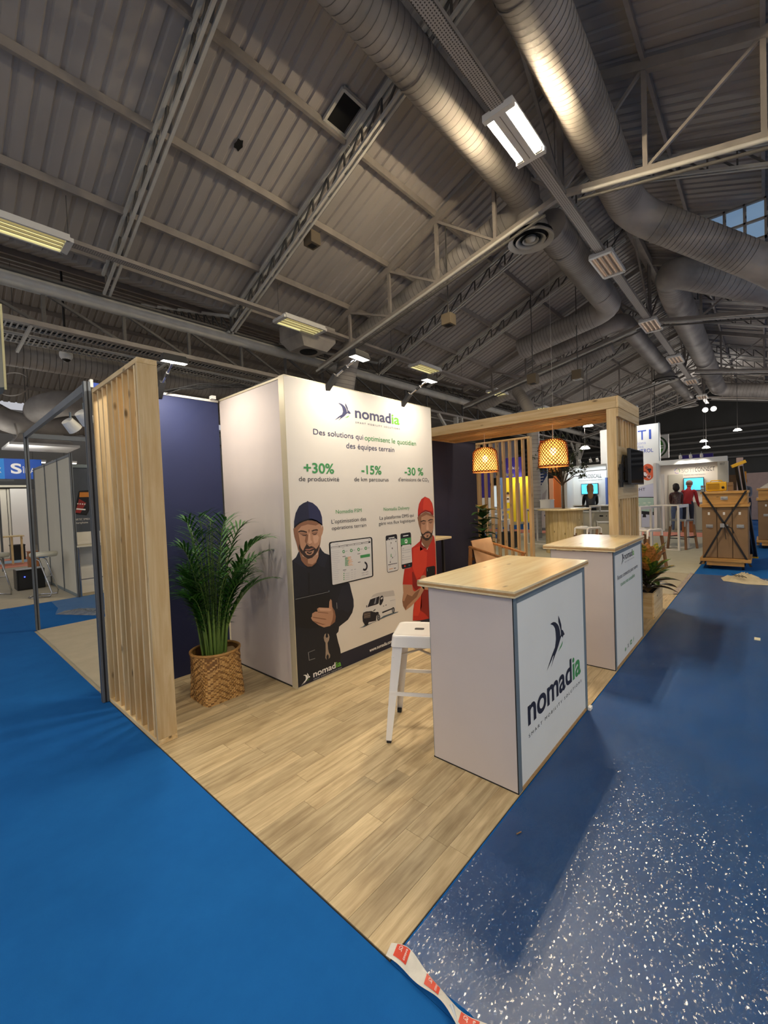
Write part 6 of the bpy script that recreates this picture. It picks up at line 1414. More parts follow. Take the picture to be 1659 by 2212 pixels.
for q, cl_ in enumerate(('#7d86c8', '#4f9a5c', '#8a6fb8')):
    m = MB(); ring = []
    for k in range(9): a = q * 2.094 + k * .2; ring.append((18.592, 2.35 + .085 * math.cos(a), 2.10 + .095 * math.sin(a)))
    for k in range(8, -1, -1): a = q * 2.094 + k * .2; ring.append((18.592, 2.35 + .068 * math.cos(a), 2.10 + .078 * math.sin(a)))
    m.ngon(ring); m.build('printed_ring', M('print_ring_%d' % q, cl_, .6), bw)
fx4 = lambda u, v, d=0: (18.292, -u, v); letters('H117', -1.11, -.99, 2.2, .09, fx4, TXK, T, .0)
sc = thing('wall_screen', 'lit blue screen behind the man in the red shirt', 'screen', (18.5, 1.86, 1.6)); bx('casing', BLACK, sc, (18.5, 18.56, 1.57, 2.16, 1.37, 1.83)); bx('display', SCREENB, sc, (18.494, 18.5, 1.59, 2.14, 1.39, 1.81))
for k, y in enumerate((2.17, 1.88, 1.58)): spotlamp((18.0, y, 2.52), (18.6, y, 1.7), 'warm spot lamp on the ring logo stand, %s from the left' % ['first', 'second', 'third'][k], P_SPOT * .06)
bx('counter_shelf', WHITEPL, T, (18.2, 18.6, 1.3, 2.1, .95, .98)); bx('counter_front', GREY, T, (18.2, 18.22, 1.3, 2.1, 0, .95))
t = thing('purple_header', 'purple fascia board above the ring logo stand', 'board', (26, 2.45, 2.78)); bx('fascia', PURPLE, t, (26, 26.1, 1.84, 3.06, 2.78, 3.1)); [bx('upright', ALU, t, (26.02, 26.08, y, y + .05, 0, 2.78)) for y in (1.86, 2.99)]
t = thing('roof_panel', None, None); bpy.data.objects.remove(t)
t = MB().box(19.2, 19.3, .54, .72, 0, 2.45).build('partition_end', PINKW); setprops(t, 'pale pink partition end right of the ring logo stand', 'partition')
t = thing('hanging_sign', 'white hanging sign with a green disc beside the tall banner tower', 'sign', (26, 3.8, 3.7)); fpn = bx('sign_board', WHITEPL, t, (26, 26.08, 3.62, 4.75, 3.05, 4.25))
m = MB(); m.ngon([(25.995, 4.22 + .56 * math.cos(k * PI / 16), 3.65 + .58 * math.sin(k * PI / 16)) for k in range(32)], 0); m.ngon([(25.993, 4.25 + .5 * math.cos(k * PI / 16), 3.65 + .52 * math.sin(k * PI / 16)) for k in range(32)], 1); m.ngon([(25.991, 4.28 + .44 * math.cos(k * PI / 16), 3.65 + .5 * math.sin(k * PI / 16)) for k in range(32)], 2)
for z in (3.55, 3.66): m.ngon([(25.989, 4.15, z), (25.989, 3.86, z), (25.989, 3.86, z + .06), (25.989, 4.15, z + .06)], 1)
m.build('printed_disc', [M('sign_dark_green', '#2f4f28', .6), TXW, M('sign_green', '#4f9a3c', .6)], fpn); MB().tube([(26.04, 4.2, 4.25), (26.04, 4.2, 8.75)], .02, 5).build('hanger', DARKST, t)
# panels behind the divider
T = thing('exhibition_stand', 'yellow and purple stand seen through the slatted divider', 'exhibition stand', (22, 10.3, 0))
pp = panel('purple_panel', PURPLE, T, 22, 9.72, 10.62, 2.42, 3.5); panel('yellow_wall', YELLOW, T, 22.02, 9.1, 10.75, 0, 2.44); panel('blue_grey_wall', BLUEG, T, 21.9, 10.76, 11.1, 0, 2.45); pp2 = panel('purple_wall', PURPLE, T, 22.3, 11.7, 12.5, 1.36, 3.41); panel('white_base', WHITEPL, T, 22.28, 11.7, 12.5, 0, 1.36); panel('doorway', M('door_grey', '#6f6a68', .7), T, 22.0, 9.85, 10.1, 0, 2.1, .02); panel('upper_panel', M('pale_upper', '#a3a0ad', .8), T, 24, 10.8, 12.7, 2.55, 4.8)
fx5 = lambda u, v, d=0: (21.99, -u, v); letters('/ Skills', -10.5, -9.85, 2.86, .16, fx5, TXW, pp, .0)
PMN = MB(); u0, z0 = 10.55, 1.05
for col, pts in ((0, [(-.1, .0), (.1, .0), (.12, .33), (-.12, .33)]), (1, [(-.05, .33), (.05, .33), (.07, .47), (0, .53), (-.07, .47)]), (2, [(-.075, .45), (.075, .45), (.07, .56), (0, .6), (-.07, .56)]), (1, [(-.13, .12), (.08, .16), (.08, .21), (-.13, .19)]), (2, [(-.06, .17), (.05, .17), (.05, .26), (-.06, .26)])): PMN.ngon([(22.012 - len(PMN.f) * .001, u0 - a * 1.05, z0 + b) for a, b in pts], col)
PMN.build('printed_man', [M('print_beige', '#d9cdb4', .6), PM['skin'], PM['brow']], T)
T = thing('white_kiosk', 'narrow bright white kiosk seen through the divider', 'kiosk', (20, 10.3, 0)); bx('body', WHITEPL, T, (20, 20.3, 10.12, 10.45, 0, 2.0)); bx('lit_front', M('kiosk_glow', '#e9f6fb', .5, emit=.55), T, (19.99, 20, 10.16, 10.41, .9, 1.95))
T = thing('roll_up_banner', 'roll-up banner with a dark blue triangle and white lower half', 'banner', (17, 6.75, 0)); pn = bx('banner_sheet', WHITEP, T, (17, 17.01, 6.44, 7.02, .1, 3.0)); bx('base', ALU, T, (16.9, 17.1, 6.42, 7.04, 0, .1))
m = MB(); m.ngon([(16.996, 7.01, 1.35), (16.996, 6.45, 2.2), (16.996, 6.45, 2.95), (16.996, 7.01, 2.6)][::-1], 0); m.ngon([(16.996, 6.45, .35), (16.996, 6.62, .6), (16.996, 6.45, .8)], 0)
for k in range(5): m.ngon([(16.994, 6.93, 1.75 + k * .12), (16.994, 6.68 - .03 * k, 1.77 + k * .12), (16.994, 6.68 - .03 * k, 1.8 + k * .12), (16.994, 6.93, 1.78 + k * .12)], 1)
for k in range(6): m.ngon([(16.996, 6.95, .4 + k * .13), (16.996, 6.72, .4 + k * .13), (16.996, 6.72, .415 + k * .13), (16.996, 6.95, .415 + k * .13)], 2)
m.ngon([(16.996, 6.72, 1.0), (16.996, 6.55, 1.25), (16.996, 6.48, 1.65), (16.996, 6.66, 1.45)], 2); m.build('printed_shapes', [M('print_deep_blue', '#2b4178', .6), TXW, PM['pale']], pn)
T = thing('orange_stand', 'orange wall panel and painted peach glow behind the little tree', 'exhibition stand', (18, 6.5, 0)); panel('orange_wall', ORANGE, T, 18, 6.3, 6.58, 0, 2.2); panel('peach_glow_panel', M('peach_glow_paint', '#f0b58c', .7), T, 17.95, 6.58, 6.75, 0, 2.1)  # peach panel is a glow beside the orange wall, painted as a surface
t = thing('hanging_sign', 'small red hanging sign behind the right rattan lamp', 'sign', (19, 7.35, 3.5)); bx('sign_board', M('sign_red', '#b8402c', .6), t, (19, 19.06, 7.15, 7.55, 3.1, 3.85)); MB().tube([(19.03, 7.35, 3.85), (19.03, 7.35, 7.45)], .015, 5).build('hanger', DARKST, t)
for k, (p, a) in enumerate((((19.6, 11.7, 2.45), (22.2, 11.9, 1.5)), ((20.6, 9.9, 2.5), (22, 9.6, 1.6)), ((20.6, 9.75, 2.5), (22, 10.2, 1.6)), ((20.6, 9.6, 2.5), (22, 9.9, 2.9)))): spotlamp(p, a, 'white spot lamp behind the divider, %s from the left' % ['first', 'second', 'third', 'fourth'][k], P_SPOT * .2, d=.08)
# right hand far walls
t = MB().box(24, 24.1, -1.5, .58, 0, 2.0).build('pink_partition', PINKW); setprops(t, 'pale pink partition behind the crates at the right edge', 'partition')
t = MB().box(20, 20.1, .48, .60, 0, 1.98).build('orange_partition', M('amber_panel', '#e59a2c', .7)); setprops(t, 'amber orange partition end left of the man behind the crates', 'partition')
for k, (y, lab) in enumerate(((3.07, 'left'), (2.6, 'right'))):
    t = thing('hall_floodlight', 'bright hall floodlight under the far roof, the %s one of the pair' % lab, 'floodlight', (37.9, y, 6.9), 'pair of far hall floodlights'); MB().box(37.9, 38.1, y - .16, y + .16, 6.75, 7.1).build('housing', BLACK, t); MB().ball((37.88, y, 6.92), .17, 12, sq=(.3, 1, 1)).build('lens', GLOWW, t); spot_light('flood_beam', (37.75, y, 6.92), (20, 2.5, 6.2), P_HALL, (1, .9, .8), 2.6, .15)
t = thing('low_bay_lamp', 'round low bay lamp, upper of two near the tall banner tower', 'lamp', (17.2, 4.93, 3.95), 'round far lamps'); point_light('low_bay_light', (17.2, 4.93, 3.85), P_SPOT * .6, (1, .93, .84), .15); MB().lathe([(.001, .12), (.1, .1), (.18, 0), (.001, -.01)], (17.2, 4.93, 3.95), 16).build('reflector', GLOWW, t); MB().tube([(17.2, 4.93, 4.05), (17.2, 4.93, 8.2)], .01, 4).build('hanger', DARKST, t)
dup(t, (17.05, 5.02, 3.1), None, 'round low bay lamp, lower of two near the tall banner tower')
for k, (y, z) in enumerate(((2.4, 3.9), (1.0, 4.3), (2.3, 3.55))):
    point_light('low_bay_light', (28.5, y, z - .1), P_SPOT * .8, (1, .9, .8), .15); q = dup(t, (28.5, y, z), None, 'far round lamp before the dark end wall, %s of three' % ['left', 'right', 'lowest'][k])

# ================================================================ crates
HND = M('zinc_handle', '#b9b9b4', .3, .8); STRAP = M('black_strap', '#17161a', .7)
def crate(x0, x1, y0, y1, label, straps=True, doors=3):
    t = thing('wooden_crate', label, 'crate', ((x0 + x1) / 2, (y0 + y1) / 2, 0), 'wooden shipping crates')
    for x in (x0 + .08, x1 - .14):
        for y in (y0 + .06, y1 - .12): MB().tube([(x, y, .035), (x, y + .04, .035)], .035, 12).build('caster', BLACK, t)
    bx('pallet_board', CRATEW, t, (x0 - .05, x1 + .05, y0 - .035, y1 + .035, .14, .20), .004); bx('pallet_rail', CRATEW, t, (x0 - .035, x0 + .02, y0 + .06, y1 - .06, .07, .14)); bx('pallet_rail', CRATEW, t, (x1 - .02, x1 + .035, y0, y1, .07, .14)); bx('pallet_rail', CRATEW, t, (x0 + .05, x1 - .05, y1 - .02, y1 + .03, .07, .14))
    bx('body', CARD, t, (x0 + .02, x1, y0, y1, .20, 1.12)); w = (y1 - y0) / doors
    def handle(y, z, par):
        bx('handle_plate', HND, par, (x0 - .008, x0 + .003, y - .05, y + .05, z - .028, z + .028)); MB().tube([(x0 - .018, y - .04, z + .005), (x0 - .022, y, z - .012), (x0 - .018, y + .04, z + .005)], .007, 6).build('handle_grip', HND, par)
    for k in range(doors):
        d = bx('front_board', CARD, t, (x0, x0 + .018, y0 + k * w + .006, y0 + (k + 1) * w - .006, .21, 1.11), .002); handle(y0 + (k + .5) * w, .78, d); bx('paper_label', WHITEPL, d, (x0 - .002, x0, y0 + (k + .5) * w - .01, y0 + (k + .5) * w + .02, .98, 1.03))
    bx('lip_board', CRATEW, t, (x0 - .03, x1 + .02, y0 - .02, y1 + .03, 1.12, 1.175), .003); d = bx('top_drawer', CRATEW, t, (x0, x1, y0 + .005, y1 - .01, 1.175, 1.36), .003); handle((y0 + y1) / 2, 1.28, d); bx('lid', CRATEW, t, (x0 - .03, x1 + .03, y0 - .01, y1 + .02, 1.36, 1.40), .003)
    if straps:
        f = x0 - .045
        for a, b in (((y1 - .02, 1.40), (y0 - .03, .08)), ((y0 + .02, 1.40), (y1 + .035, .08))):
            m = MB(); q = []
            mid = ((a[0] + b[0]) / 2, .78)
            for p0, p1 in ((a, mid), (mid, b)): m.beam((f + .01, p0[0], p0[1]), (f, p1[0], p1[1]), .006, .028, up=(1, 0, 0)) if 0 else m.add([(f, p0[0] - .017, p0[1]), (f, p0[0] + .017, p0[1]), (f, p1[0] + .017, p1[1]), (f, p1[0] - .017, p1[1]), (f - .003, p0[0] - .017, p0[1]), (f - .003, p0[0] + .017, p0[1]), (f - .003, p1[0] + .017, p1[1]), (f - .003, p1[0] - .017, p1[1])], [(0, 1, 2, 3), (7, 6, 5, 4), (0, 4, 5, 1), (1, 5, 6, 2), (2, 6, 7, 3), (3, 7, 4, 0)])
            m.build('strap', STRAP, t)
        ym = (y0 + y1) / 2; bx('strap_buckle', HND, t, (f - .012, f, ym + .0, ym + .06, .76, .83)); MB().tube([(f - .01, ym - .02, .79), (f - .02, ym - .1, .75), (f - .02, ym - .13, .66)], .009, 6).build('strap_tail', STRAP, t); MB().tube([(f - .01, ym, .77), (f - .012, ym - .01, .65), (f - .015, ym - .02, .55)], .006, 5).build('strap_tail', STRAP, t)
    return t
crate(9.66, 10.4, .215, .86, 'wooden crate closed with crossed black straps on the blue floor')
crate(13.2, 14.1, -.75, .12, 'wooden crate behind the strapped one, cut by the right edge', False)
t = thing('work_radio', 'yellow rugged work radio on top of the strapped crate', 'radio', (9.9, .66, 1.4)); y0, y1 = .51, .81
bx('body', TOOLY, t, (9.84, 9.98, y0, y1, 1.405, 1.575), .02); bx('speaker_grille', M('grille_yellow', '#b98a14', .6, bump=.8, bscale=300), t, (9.832, 9.842, y0 + .10, y1 - .02, 1.44, 1.545), .005); MB().lathe([(.001, 0), (.022, 0), (.022, .012), (.001, .014)], (0, 0, 0), 14).build('dial', BLACK, t, local=True)
q = [o for o in bpy.data.objects if o.name.startswith('dial')][-1]; q.rotation_euler = (0, -PI / 2, 0); q.location = (9.835 - 9.9, y0 + .05 - .66, 1.47 - 1.4)
MB().tube([(9.91, y0 + .06, 1.57), (9.91, y0 + .08, 1.60), (9.91, y1 - .08, 1.60), (9.91, y1 - .06, 1.57)], .010, 8).build('carry_handle', TOOLY, t)
for y in (y0 + .06, y1 - .08): bx('foot', TOOLY, t, (9.86, 9.96, y, y + .03, 1.40, 1.408))
t = thing('tool_box', 'small grey plastic case left of the yellow radio on the crate', 'case', (9.9, .86, 1.4)); bx('body', ALU, t, (9.82, 9.98, .83, .885, 1.40, 1.47), .006); bx('lid', ALUD, t, (9.82, 9.98, .83, .885, 1.475, 1.52), .006)
t = thing('cardboard_box', 'small brown carton right of the yellow radio on the crate', 'carton', (9.95, .46, 1.4)); bx('carton_body', CARD, t, (9.88, 10.05, .42, .50, 1.40, 1.53)); bx('carton_flap', CARD, t, (9.87, 9.88, .42, .50, 1.5, 1.56))
t = thing('folding_trestle', 'folded black and yellow trestle leaning behind the strapped crate', 'trestle', (11.1, .2, 0))
for dy in (0, .075):
    a, b = Vector((10.6, .40 - dy, 1.86)), Vector((11.2, .20 - dy * .8, .03)); MB().beam(a, b, .05, .035).build('leg', BLACK, t); MB().beam(b + Vector((0, 0, .03)), b, .07, .06).build('foot_cap', TOOLY, t)
MB().beam((10.58, .47, 1.86), (10.62, .26, 1.95), .06, .06).build('top_bar', TOOLY, t, .006)
MB().beam((10.9, .32, 1.0), (10.92, .22, .95), .05, .03).build('hinge', ALUD, t)
lf = lambda u, v, d=0: (10.565 + (1.86 - (1.80 - u)) * .0 + (.0 + u * .327), .335 - u * .11 + v * .9, 1.80 - u)
letters('CORNER', .12, .42, -.018, .03, lf, TOOLY, t, .0) if 0 else None
o = crumple('foil_sheet', [(13.4, .1), (13.3, -.3), (13.6, -.7), (14.0, -.5), (13.9, .05)], .18, 'heap of white plastic foil on the rear crate', 'plastic foil', 12, M('white_foil', '#ddd7cf', .35)); o.location = (0, 0, 1.402)
t = thing('cardboard_box', 'brown cardboard carton at the feet of the man in red', 'carton', (17.4, 1.92, 0)); bx('carton_body', M('carton_brown', '#9a6238', .8), t, (17.25, 17.6, 1.78, 2.08, 0, .36)); bx('carton_flap', _mats['carton_brown'], t, (17.2, 17.25, 1.78, 2.08, .33, .36))

# ================================================================ people
def figure(name, label, loc, rotz, J, bones, mats, group=None):
    """one continuous skinned body: J name -> (x, y, z, r); bones (a, b, material)"""
    t = thing(name, label, 'person', loc, group); names = list(J); bm_v = [Vector(J[k][:3]) for k in names]
    me = bpy.data.meshes.new('body'); me.from_pydata(bm_v, [(names.index(a), names.index(b)) for a, b, _ in bones], [])
    o = bpy.data.objects.new('body', me); COL.objects.link(o); sk = o.modifiers.new('s', 'SKIN'); sk.use_smooth_shade = True
    for i, k in enumerate(names):
        r = J[k][3]; v = me.skin_vertices[0].data[i]; v.radius = (r, r * (J[k][4] if len(J[k]) > 4 else 1)); v.use_root = (k == 'pelvis')
    sb = o.modifiers.new('b', 'SUBSURF'); sb.levels = 1; sb.render_levels = 1
    bpy.context.view_layer.update(); e = o.evaluated_get(bpy.context.evaluated_depsgraph_get()); m2 = bpy.data.meshes.new_from_object(e)
    bpy.data.objects.remove(o); segs = [(Vector(J[a][:3]), Vector(J[b][:3]), mi, (J[a][3] + J[b][3]) / 2) for a, b, mi in bones]
    m2.materials.clear()
    for mt in mats: m2.materials.append(mt)
    for p in m2.polygons:
        best = 1e9
        for a, b, mi, r in segs:
            d = b - a; tt = max(0, min(1, (p.center - a).dot(d) / max(d.length_squared, 1e-9))); dist = (p.center - a - d * tt).length - r
            if dist < best: best = dist; p.material_index = mi
        p.use_smooth = True
    b = bpy.data.objects.new('body', m2); COL.objects.link(b); b.parent = t; t.rotation_euler = (0, 0, rotz); return t
def body(h, lean=0, arms=((0, 0, 0), (0, 0, 0)), sit=False, wide=.175):
    """standing skeleton facing -y; arms: (elbow dx, dy, dz handled as absolute hand targets)"""
    s = h / 1.72; c, sn = math.cos(lean), math.sin(lean)
    def up(x, y, z):   # upper-body point leaned forward about the hip
        dz = z - .92; return (x * s, (y * c - dz * sn) * s, (.92 + dz * c + y * sn) * s)
    J = {'pelvis': (0, 0, .92 * s, .14 * s, .8), 'waist': up(0, 0, 1.08) + (.13 * s, .8), 'chest': up(0, .0, 1.28) + (.155 * s, .75), 'neck0': up(0, .01, 1.44) + (.065 * s,), 'neck': up(0, 0, 1.50) + (.052 * s,), 'head0': up(0, -.015, 1.56) + (.08 * s,), 'head1': up(0, -.01, 1.64) + (.088 * s,), 'head2': up(0, 0, 1.70) + (.06 * s,)}
    B = [('pelvis', 'waist', 0), ('waist', 'chest', 0), ('chest', 'neck0', 0), ('neck0', 'neck', 1), ('neck', 'head0', 1), ('head0', 'head1', 1), ('head1', 'head2', 1)]
    for sd, nm, tg in ((1, 'l', arms[0]), (-1, 'r', arms[1])):
        J['sh' + nm] = up(sd * wide, 0, 1.39) + (.065 * s,); el = Vector(up(sd * (wide + .07), .04, 1.13)); hd = Vector(up(sd * (wide + .07) + tg[0], tg[1], .90 + tg[2]))
        if tg != (0, 0, 0): el = (Vector(J['sh' + nm][:3]) + hd) / 2 + Vector((sd * .015, .05, -.10)) * s
        J['el' + nm] = tuple(el) + (.046 * s,); J['wr' + nm] = tuple(hd) + (.033 * s,); d = (hd - el).normalized(); J['hd' + nm] = tuple(hd + d * .08 * s) + (.034 * s, .5)
        B += [('chest', 'sh' + nm, 0), ('sh' + nm, 'el' + nm, 0), ('el' + nm, 'wr' + nm, 0), ('wr' + nm, 'hd' + nm, 1)]
        side = Vector((1, 0, 0)) if abs(d.x) < .8 else Vector((0, 1, 0)); side = (side - d * side.dot(d)).normalized()
        for k, (off, L) in enumerate(((-.024, .062), (-.008, .075), (.008, .072), (.022, .056), (.04, .03))):
            b0 = hd + d * (.085 if k < 4 else .04) * s + side * off * s; bend_ = d + Vector((0, -.25, -.2)); tip = b0 + bend_.normalized() * L * s + (side * .03 * s if k == 4 else Vector((0, 0, 0)))
            J['f%s%d' % (nm, k)] = tuple(tip) + (.009 * s,); B.append(('hd' + nm, 'f%s%d' % (nm, k), 1))
        if not sit:
            J['hp' + nm] = (sd * .10 * s, 0, .86 * s, .095 * s); J['kn' + nm] = (sd * .11 * s, -.01, .48 * s, .062 * s); J['an' + nm] = (sd * .12 * s, .02, .09 * s, .042 * s); J['to' + nm] = (sd * .135 * s, -.13 * s, .035 * s, .036 * s)
        else:
            J['hp' + nm] = (sd * .10 * s, -.02, .90 * s, .095 * s); J['kn' + nm] = (sd * .12 * s, -.42 * s, .93 * s, .065 * s); J['an' + nm] = (sd * .12 * s, -.40 * s, .50 * s, .042 * s); J['to' + nm] = (sd * .135 * s, -.54 * s, .45 * s, .036 * s)
        B += [('pelvis', 'hp' + nm, 2), ('hp' + nm, 'kn' + nm, 2), ('kn' + nm, 'an' + nm, 2), ('an' + nm, 'to' + nm, 3)]
    return J, B, s, up
def face(t, up, s, hair, style, mt=None):
    m = MB()
    for sx in (-1, 1): m.ball(up(sx * .033, -.098, 1.635), .010 * s, 8)
    m.build('eyes', TXK, t, local=True); MB().ball(up(0, -.108, 1.60), .014 * s, 8, sq=(.8, 1.1, 1.3)).build('nose', SKIN, t, local=True); MB().ball(up(0, -.092, 1.56), .022 * s, 8, sq=(1, .4, .35)).build('mouth', M('lips', '#a3655a', .5), t, local=True)
    m = MB()
    for sx in (-1, 1): m.ball(up(sx * .090, .01, 1.615), .024 * s, 8, sq=(.5, .8, 1.2))
    m.build('ears', SKIN, t, local=True)
    m = MB(); m.ball(up(0, .018, 1.665), .108 * s, 14, sq=(.95, 1.0, .92))
    if style == 'long':
        m.ball(up(0, .07, 1.55), .10 * s, 12, sq=(1.0, .55, 1.5)); m.ball(up(0, .10, 1.40), .09 * s, 12, sq=(.95, .4, 1.7))
    if style == 'mid': m.ball(up(0, .06, 1.58), .105 * s, 12, sq=(1.05, .75, 1.25))
    m.build('hair', hair, t, local=True)
J, B, s, up = body(1.70, .12, ((-.05, -.38, .22), (.05, -.34, .22)), True)
t = figure('person', 'seated person with long fair hair and black jacket working at the white desk', (14.42, 4.12, 0), 1.57 + .35, J, B, [BLACK, SKIN, M('dark_trousers', '#1c1d24', .8), BLACK]); face(t, up, s, HAIRL, 'long')
st = bar_stool(14.42, 4.12, .80, 'stool under the person with long fair hair', 1.9)
PLAID = croton('plaid_cloth', '#241d1f', '#5d3b34', 0); DENIM = M('denim', '#4d5f7c', .85, var=.15, scale=20); REDS = M('red_shirt', '#a8242a', .75, var=.1, scale=8)
J, B, s, up = body(1.62, .15, ((-.12, -.30, .12), (.12, -.30, .14)))
t = figure('person', 'standing person in a dark patterned top and blue jeans seen from behind', (17.45, 2.24, 0), 1.57 + .25, J, B, [PLAID, SKIN, DENIM, WHITEPL]); face(t, up, s, HAIRD, 'mid')
J, B, s, up = body(1.76, .42, ((.0, -.42, .10), (.0, -.40, .08)))
t = figure('person', 'standing person in a red shirt leaning toward the lit blue screen', (17.85, 1.98, 0), 1.57 - .1, J, B, [REDS, SKIN, M('navy_trousers', '#232838', .85), BLACK]); face(t, up, s, M('short_grey_hair', '#8a7568', .6), 'short')
J, B, s, up = body(1.74, .2, ((0, -.4, .2), (0, -.4, .2)))
t = figure('person', 'grey haired person bending behind the crates at the right edge', (22.4, .56, 0), -.3 - 1.57, J, B, [M('grey_top', '#6a7180', .8), SKIN, M('navy_trousers', '#232838', .85), BLACK]); face(t, up, s, M('short_grey_hair', '#8a7568', .6), 'short')

# ================================================================ left neighbours
t = thing('booth_frame', 'dark aluminium booth frame left of the slatted panel', 'booth frame', (.97, 5.4, 0)); fr_ = t
def post(x, y, h, par, w=.04, nm='post'):
    m = MB(); m.box(x - w / 2, x + w / 2, y - w / 2, y + w / 2, 0, h)
    o = m.build(nm, ALUD, par)
    for a, b in ((-1, 0), (1, 0), (0, -1), (0, 1)): bx('groove', DARK, o, (x + a * (w / 2 + .0005) - (.006 if b else .0005), x + a * (w / 2 + .0005) + (.006 if b else .0005), y + b * (w / 2 + .0005) - (.006 if a else .0005), y + b * (w / 2 + .0005) + (.006 if a else .0005), 0, h))
    return o
post(.945, 3.885, 2.5, t, .045); post(1.012, 7.0, 2.53, t, .045)
MB().beam((.95, 3.91, 2.465), (1.012, 6.98, 2.50), .035, .06).build('top_beam', ALUD, t); MB().beam((1.03, 7.0, 2.50), (3.0, 7.0, 2.50), .035, .06).build('top_beam', ALUD, t)
bx('top_cap', WHITEPL, t, (.965, .985, 3.86, 3.9, 2.46, 2.52)); bx('blue_tag', TXB, t, (.988, 1.05, 3.872, 3.876, 2.455, 2.5))
for k, y in enumerate((4.50, 4.98)):
    spotlamp((1.10, y, 2.30), (1.75, y + .3, 1.6), 'silver spot lamp clipped under the booth frame, %s of two' % ['nearer', 'farther'][k], 8 if k else 0, 'spot lamps on the booth frame', (1, .97, .9), k == 1, .065)
t = thing('cream_lightbox', 'cream edged grey hanging box cut by the left picture edge', 'hanging box', (.3, 4.9, 2.9)); MB().add([(.30, 4.9, 2.55), (.598, 4.95, 2.62), (.604, 4.97, 3.35), (.30, 4.9, 3.35), (.30, 5.1, 2.5), (.60, 5.15, 2.6), (.604, 5.17, 3.35), (.30, 5.1, 3.35)], [(0, 1, 2, 3), (7, 6, 5, 4), (0, 4, 5, 1), (1, 5, 6, 2), (2, 6, 7, 3), (3, 7, 4, 0)]).build('box_body', M('box_grey', '#8b8c84', .6), t); MB().beam((.601, 4.955, 2.6), (.607, 4.97, 3.35), .016, .016).build('cream_edge', M('edge_cream', '#d8cf9c', .5), t); MB().tube([(.45, 5.0, 3.35), (.45, 5.0, 6.3)], .01, 5).build('hanger', DARKST, t)
# partition
t = thing('partition_wall', 'row of beige partition panels with dark posts left of the slatted panel', 'partition wall', (1.9, 10.6, 0))
ps = [9.02, 10.0, 11.15, 12.3]
for a, b in zip(ps, ps[1:]): bx('panel', GREY, t, (1.885, 1.90, a + .02, b - .02, .02, 2.48))
for y in ps: post(1.892, y, 2.53, t, .04)
for a, b in zip(ps, ps[1:]): bx('top_rail', ALUD, t, (1.875, 1.91, a + .02, b - .02, 2.48, 2.52)); bx('base_rail', ALU, t, (1.875, 1.91, a + .02, b - .02, 0, .05))
t = thing('booth_frame', 'far thin booth frame in front of the white backdrop', 'booth frame', (1.7, 15.1, 0)); post(1.55, 15.1, 2.46, t, .05); MB().beam((1.58, 15.1, 2.43), (1.88, 15.1, 2.43), .03, .05).build('top_beam', ALUD, t); MB().beam((1.55, 15.1, 2.43), (.0, 19, 2.43), .03, .05).build('top_beam', ALUD, t)
# poster booth
t = thing('poster_wall', 'dark slate poster wall picturing a rugged phone', 'poster wall', (2.5, 9.4, 0)); pn = bx('poster_panel', M('slate_print', '#4a5260', .6), t, (1.93, 3.4, 9.36, 9.39, 1.13, 2.31)); bx('white_base', WHITEPL, t, (1.93, 3.4, 9.36, 9.39, 0, 1.13)); bx('top_beam', ALU, t, (1.93, 3.4, 9.34, 9.41, 2.31, 2.37))
fpz = lambda k: (lambda u, v, d=0: (u, 9.355 - k * .002, v)); f0 = fpz(0); m = MB()
def rq_(pts, k, mi): m.ngon([fpz(k)(a, b) for a, b in pts], mi)
rq_([(1.965, 1.47), (2.155, 1.43), (2.215, 1.55), (2.255, 1.86), (2.24, 1.90), (2.06, 1.885)], 0, 0); rq_([(1.985, 1.49), (2.145, 1.455), (2.20, 1.6), (2.23, 1.86), (2.07, 1.86)], 1, 1); rq_([(2.06, 1.77), (2.215, 1.77), (2.23, 1.86), (2.07, 1.86)], 2, 2); rq_([(1.985, 1.49), (2.06, 1.475), (2.16, 1.66), (2.055, 1.74)], 2, 3); rq_([(2.0, 1.545), (2.14, 1.525), (2.145, 1.55), (2.005, 1.57)], 3, 4)
for k in range(4): rq_([(2.02 + k * .035, 1.64 - k * .004), (2.04 + k * .035, 1.638 - k * .004), (2.042 + k * .035, 1.66 - k * .004), (2.022 + k * .035, 1.662 - k * .004)], 3, 4)
m.build('printed_phone', [PM['black'], PM['dark'], M('print_amber', '#d98a34', .6), M('print_crimson', '#9c2a2a', .6), TXW], pn)
letters('BARTEC SP9EX1', 1.955, 2.215, 1.345, .038, f0, TXW, pn, .0); letters('Smartphone', 1.955, 2.17, 1.285, .038, f0, TXW, pn, .0)
def chrome_stool(x, y, label, rot):
    t = thing('chrome_stool', label, 'stool', (x, y, 0), 'chrome framed stools'); MB().lathe([(.001, .73), (.19, .73), (.205, .745), (.205, .785), (.19, .80), (.001, .805)], (x, y, 0), 28).build('seat', M('seat_leather', '#cfcbb8', .5), t)
    MB().lathe([(.19, .715), (.195, .73)], (x, y, 0), 24).build('seat_ring', CHROME, t)
    for s in (-1, 1): MB().tube([(x + .10, y + s * .12, .72), (x + .02, y + s * .12, .66), (x - .14, y + s * .13, .08), (x - .12, y + s * .14, .012), (x + .15, y + s * .18, .012)], .014, 8).build('leg', CHROME, t)
    MB().tube([(x + .15, y - .18, .012), (x + .22, y - .1, .012), (x + .22, y + .1, .012), (x + .15, y + .18, .012)], .014, 8).build('base_loop', CHROME, t); MB().tube([(x - .05, y - .12, .35), (x - .05, y + .12, .35)], .012, 8).build('footrest', CHROME, t)
    t.rotation_euler = (0, 0, rot); return t
chrome_stool(1.55, 9.72, 'chrome bar stool with a round cream seat by the beige partition', 2.6); chrome_stool(.98, 10.55, 'chrome bar stool with a cream seat cut by the left picture edge', 2.2)
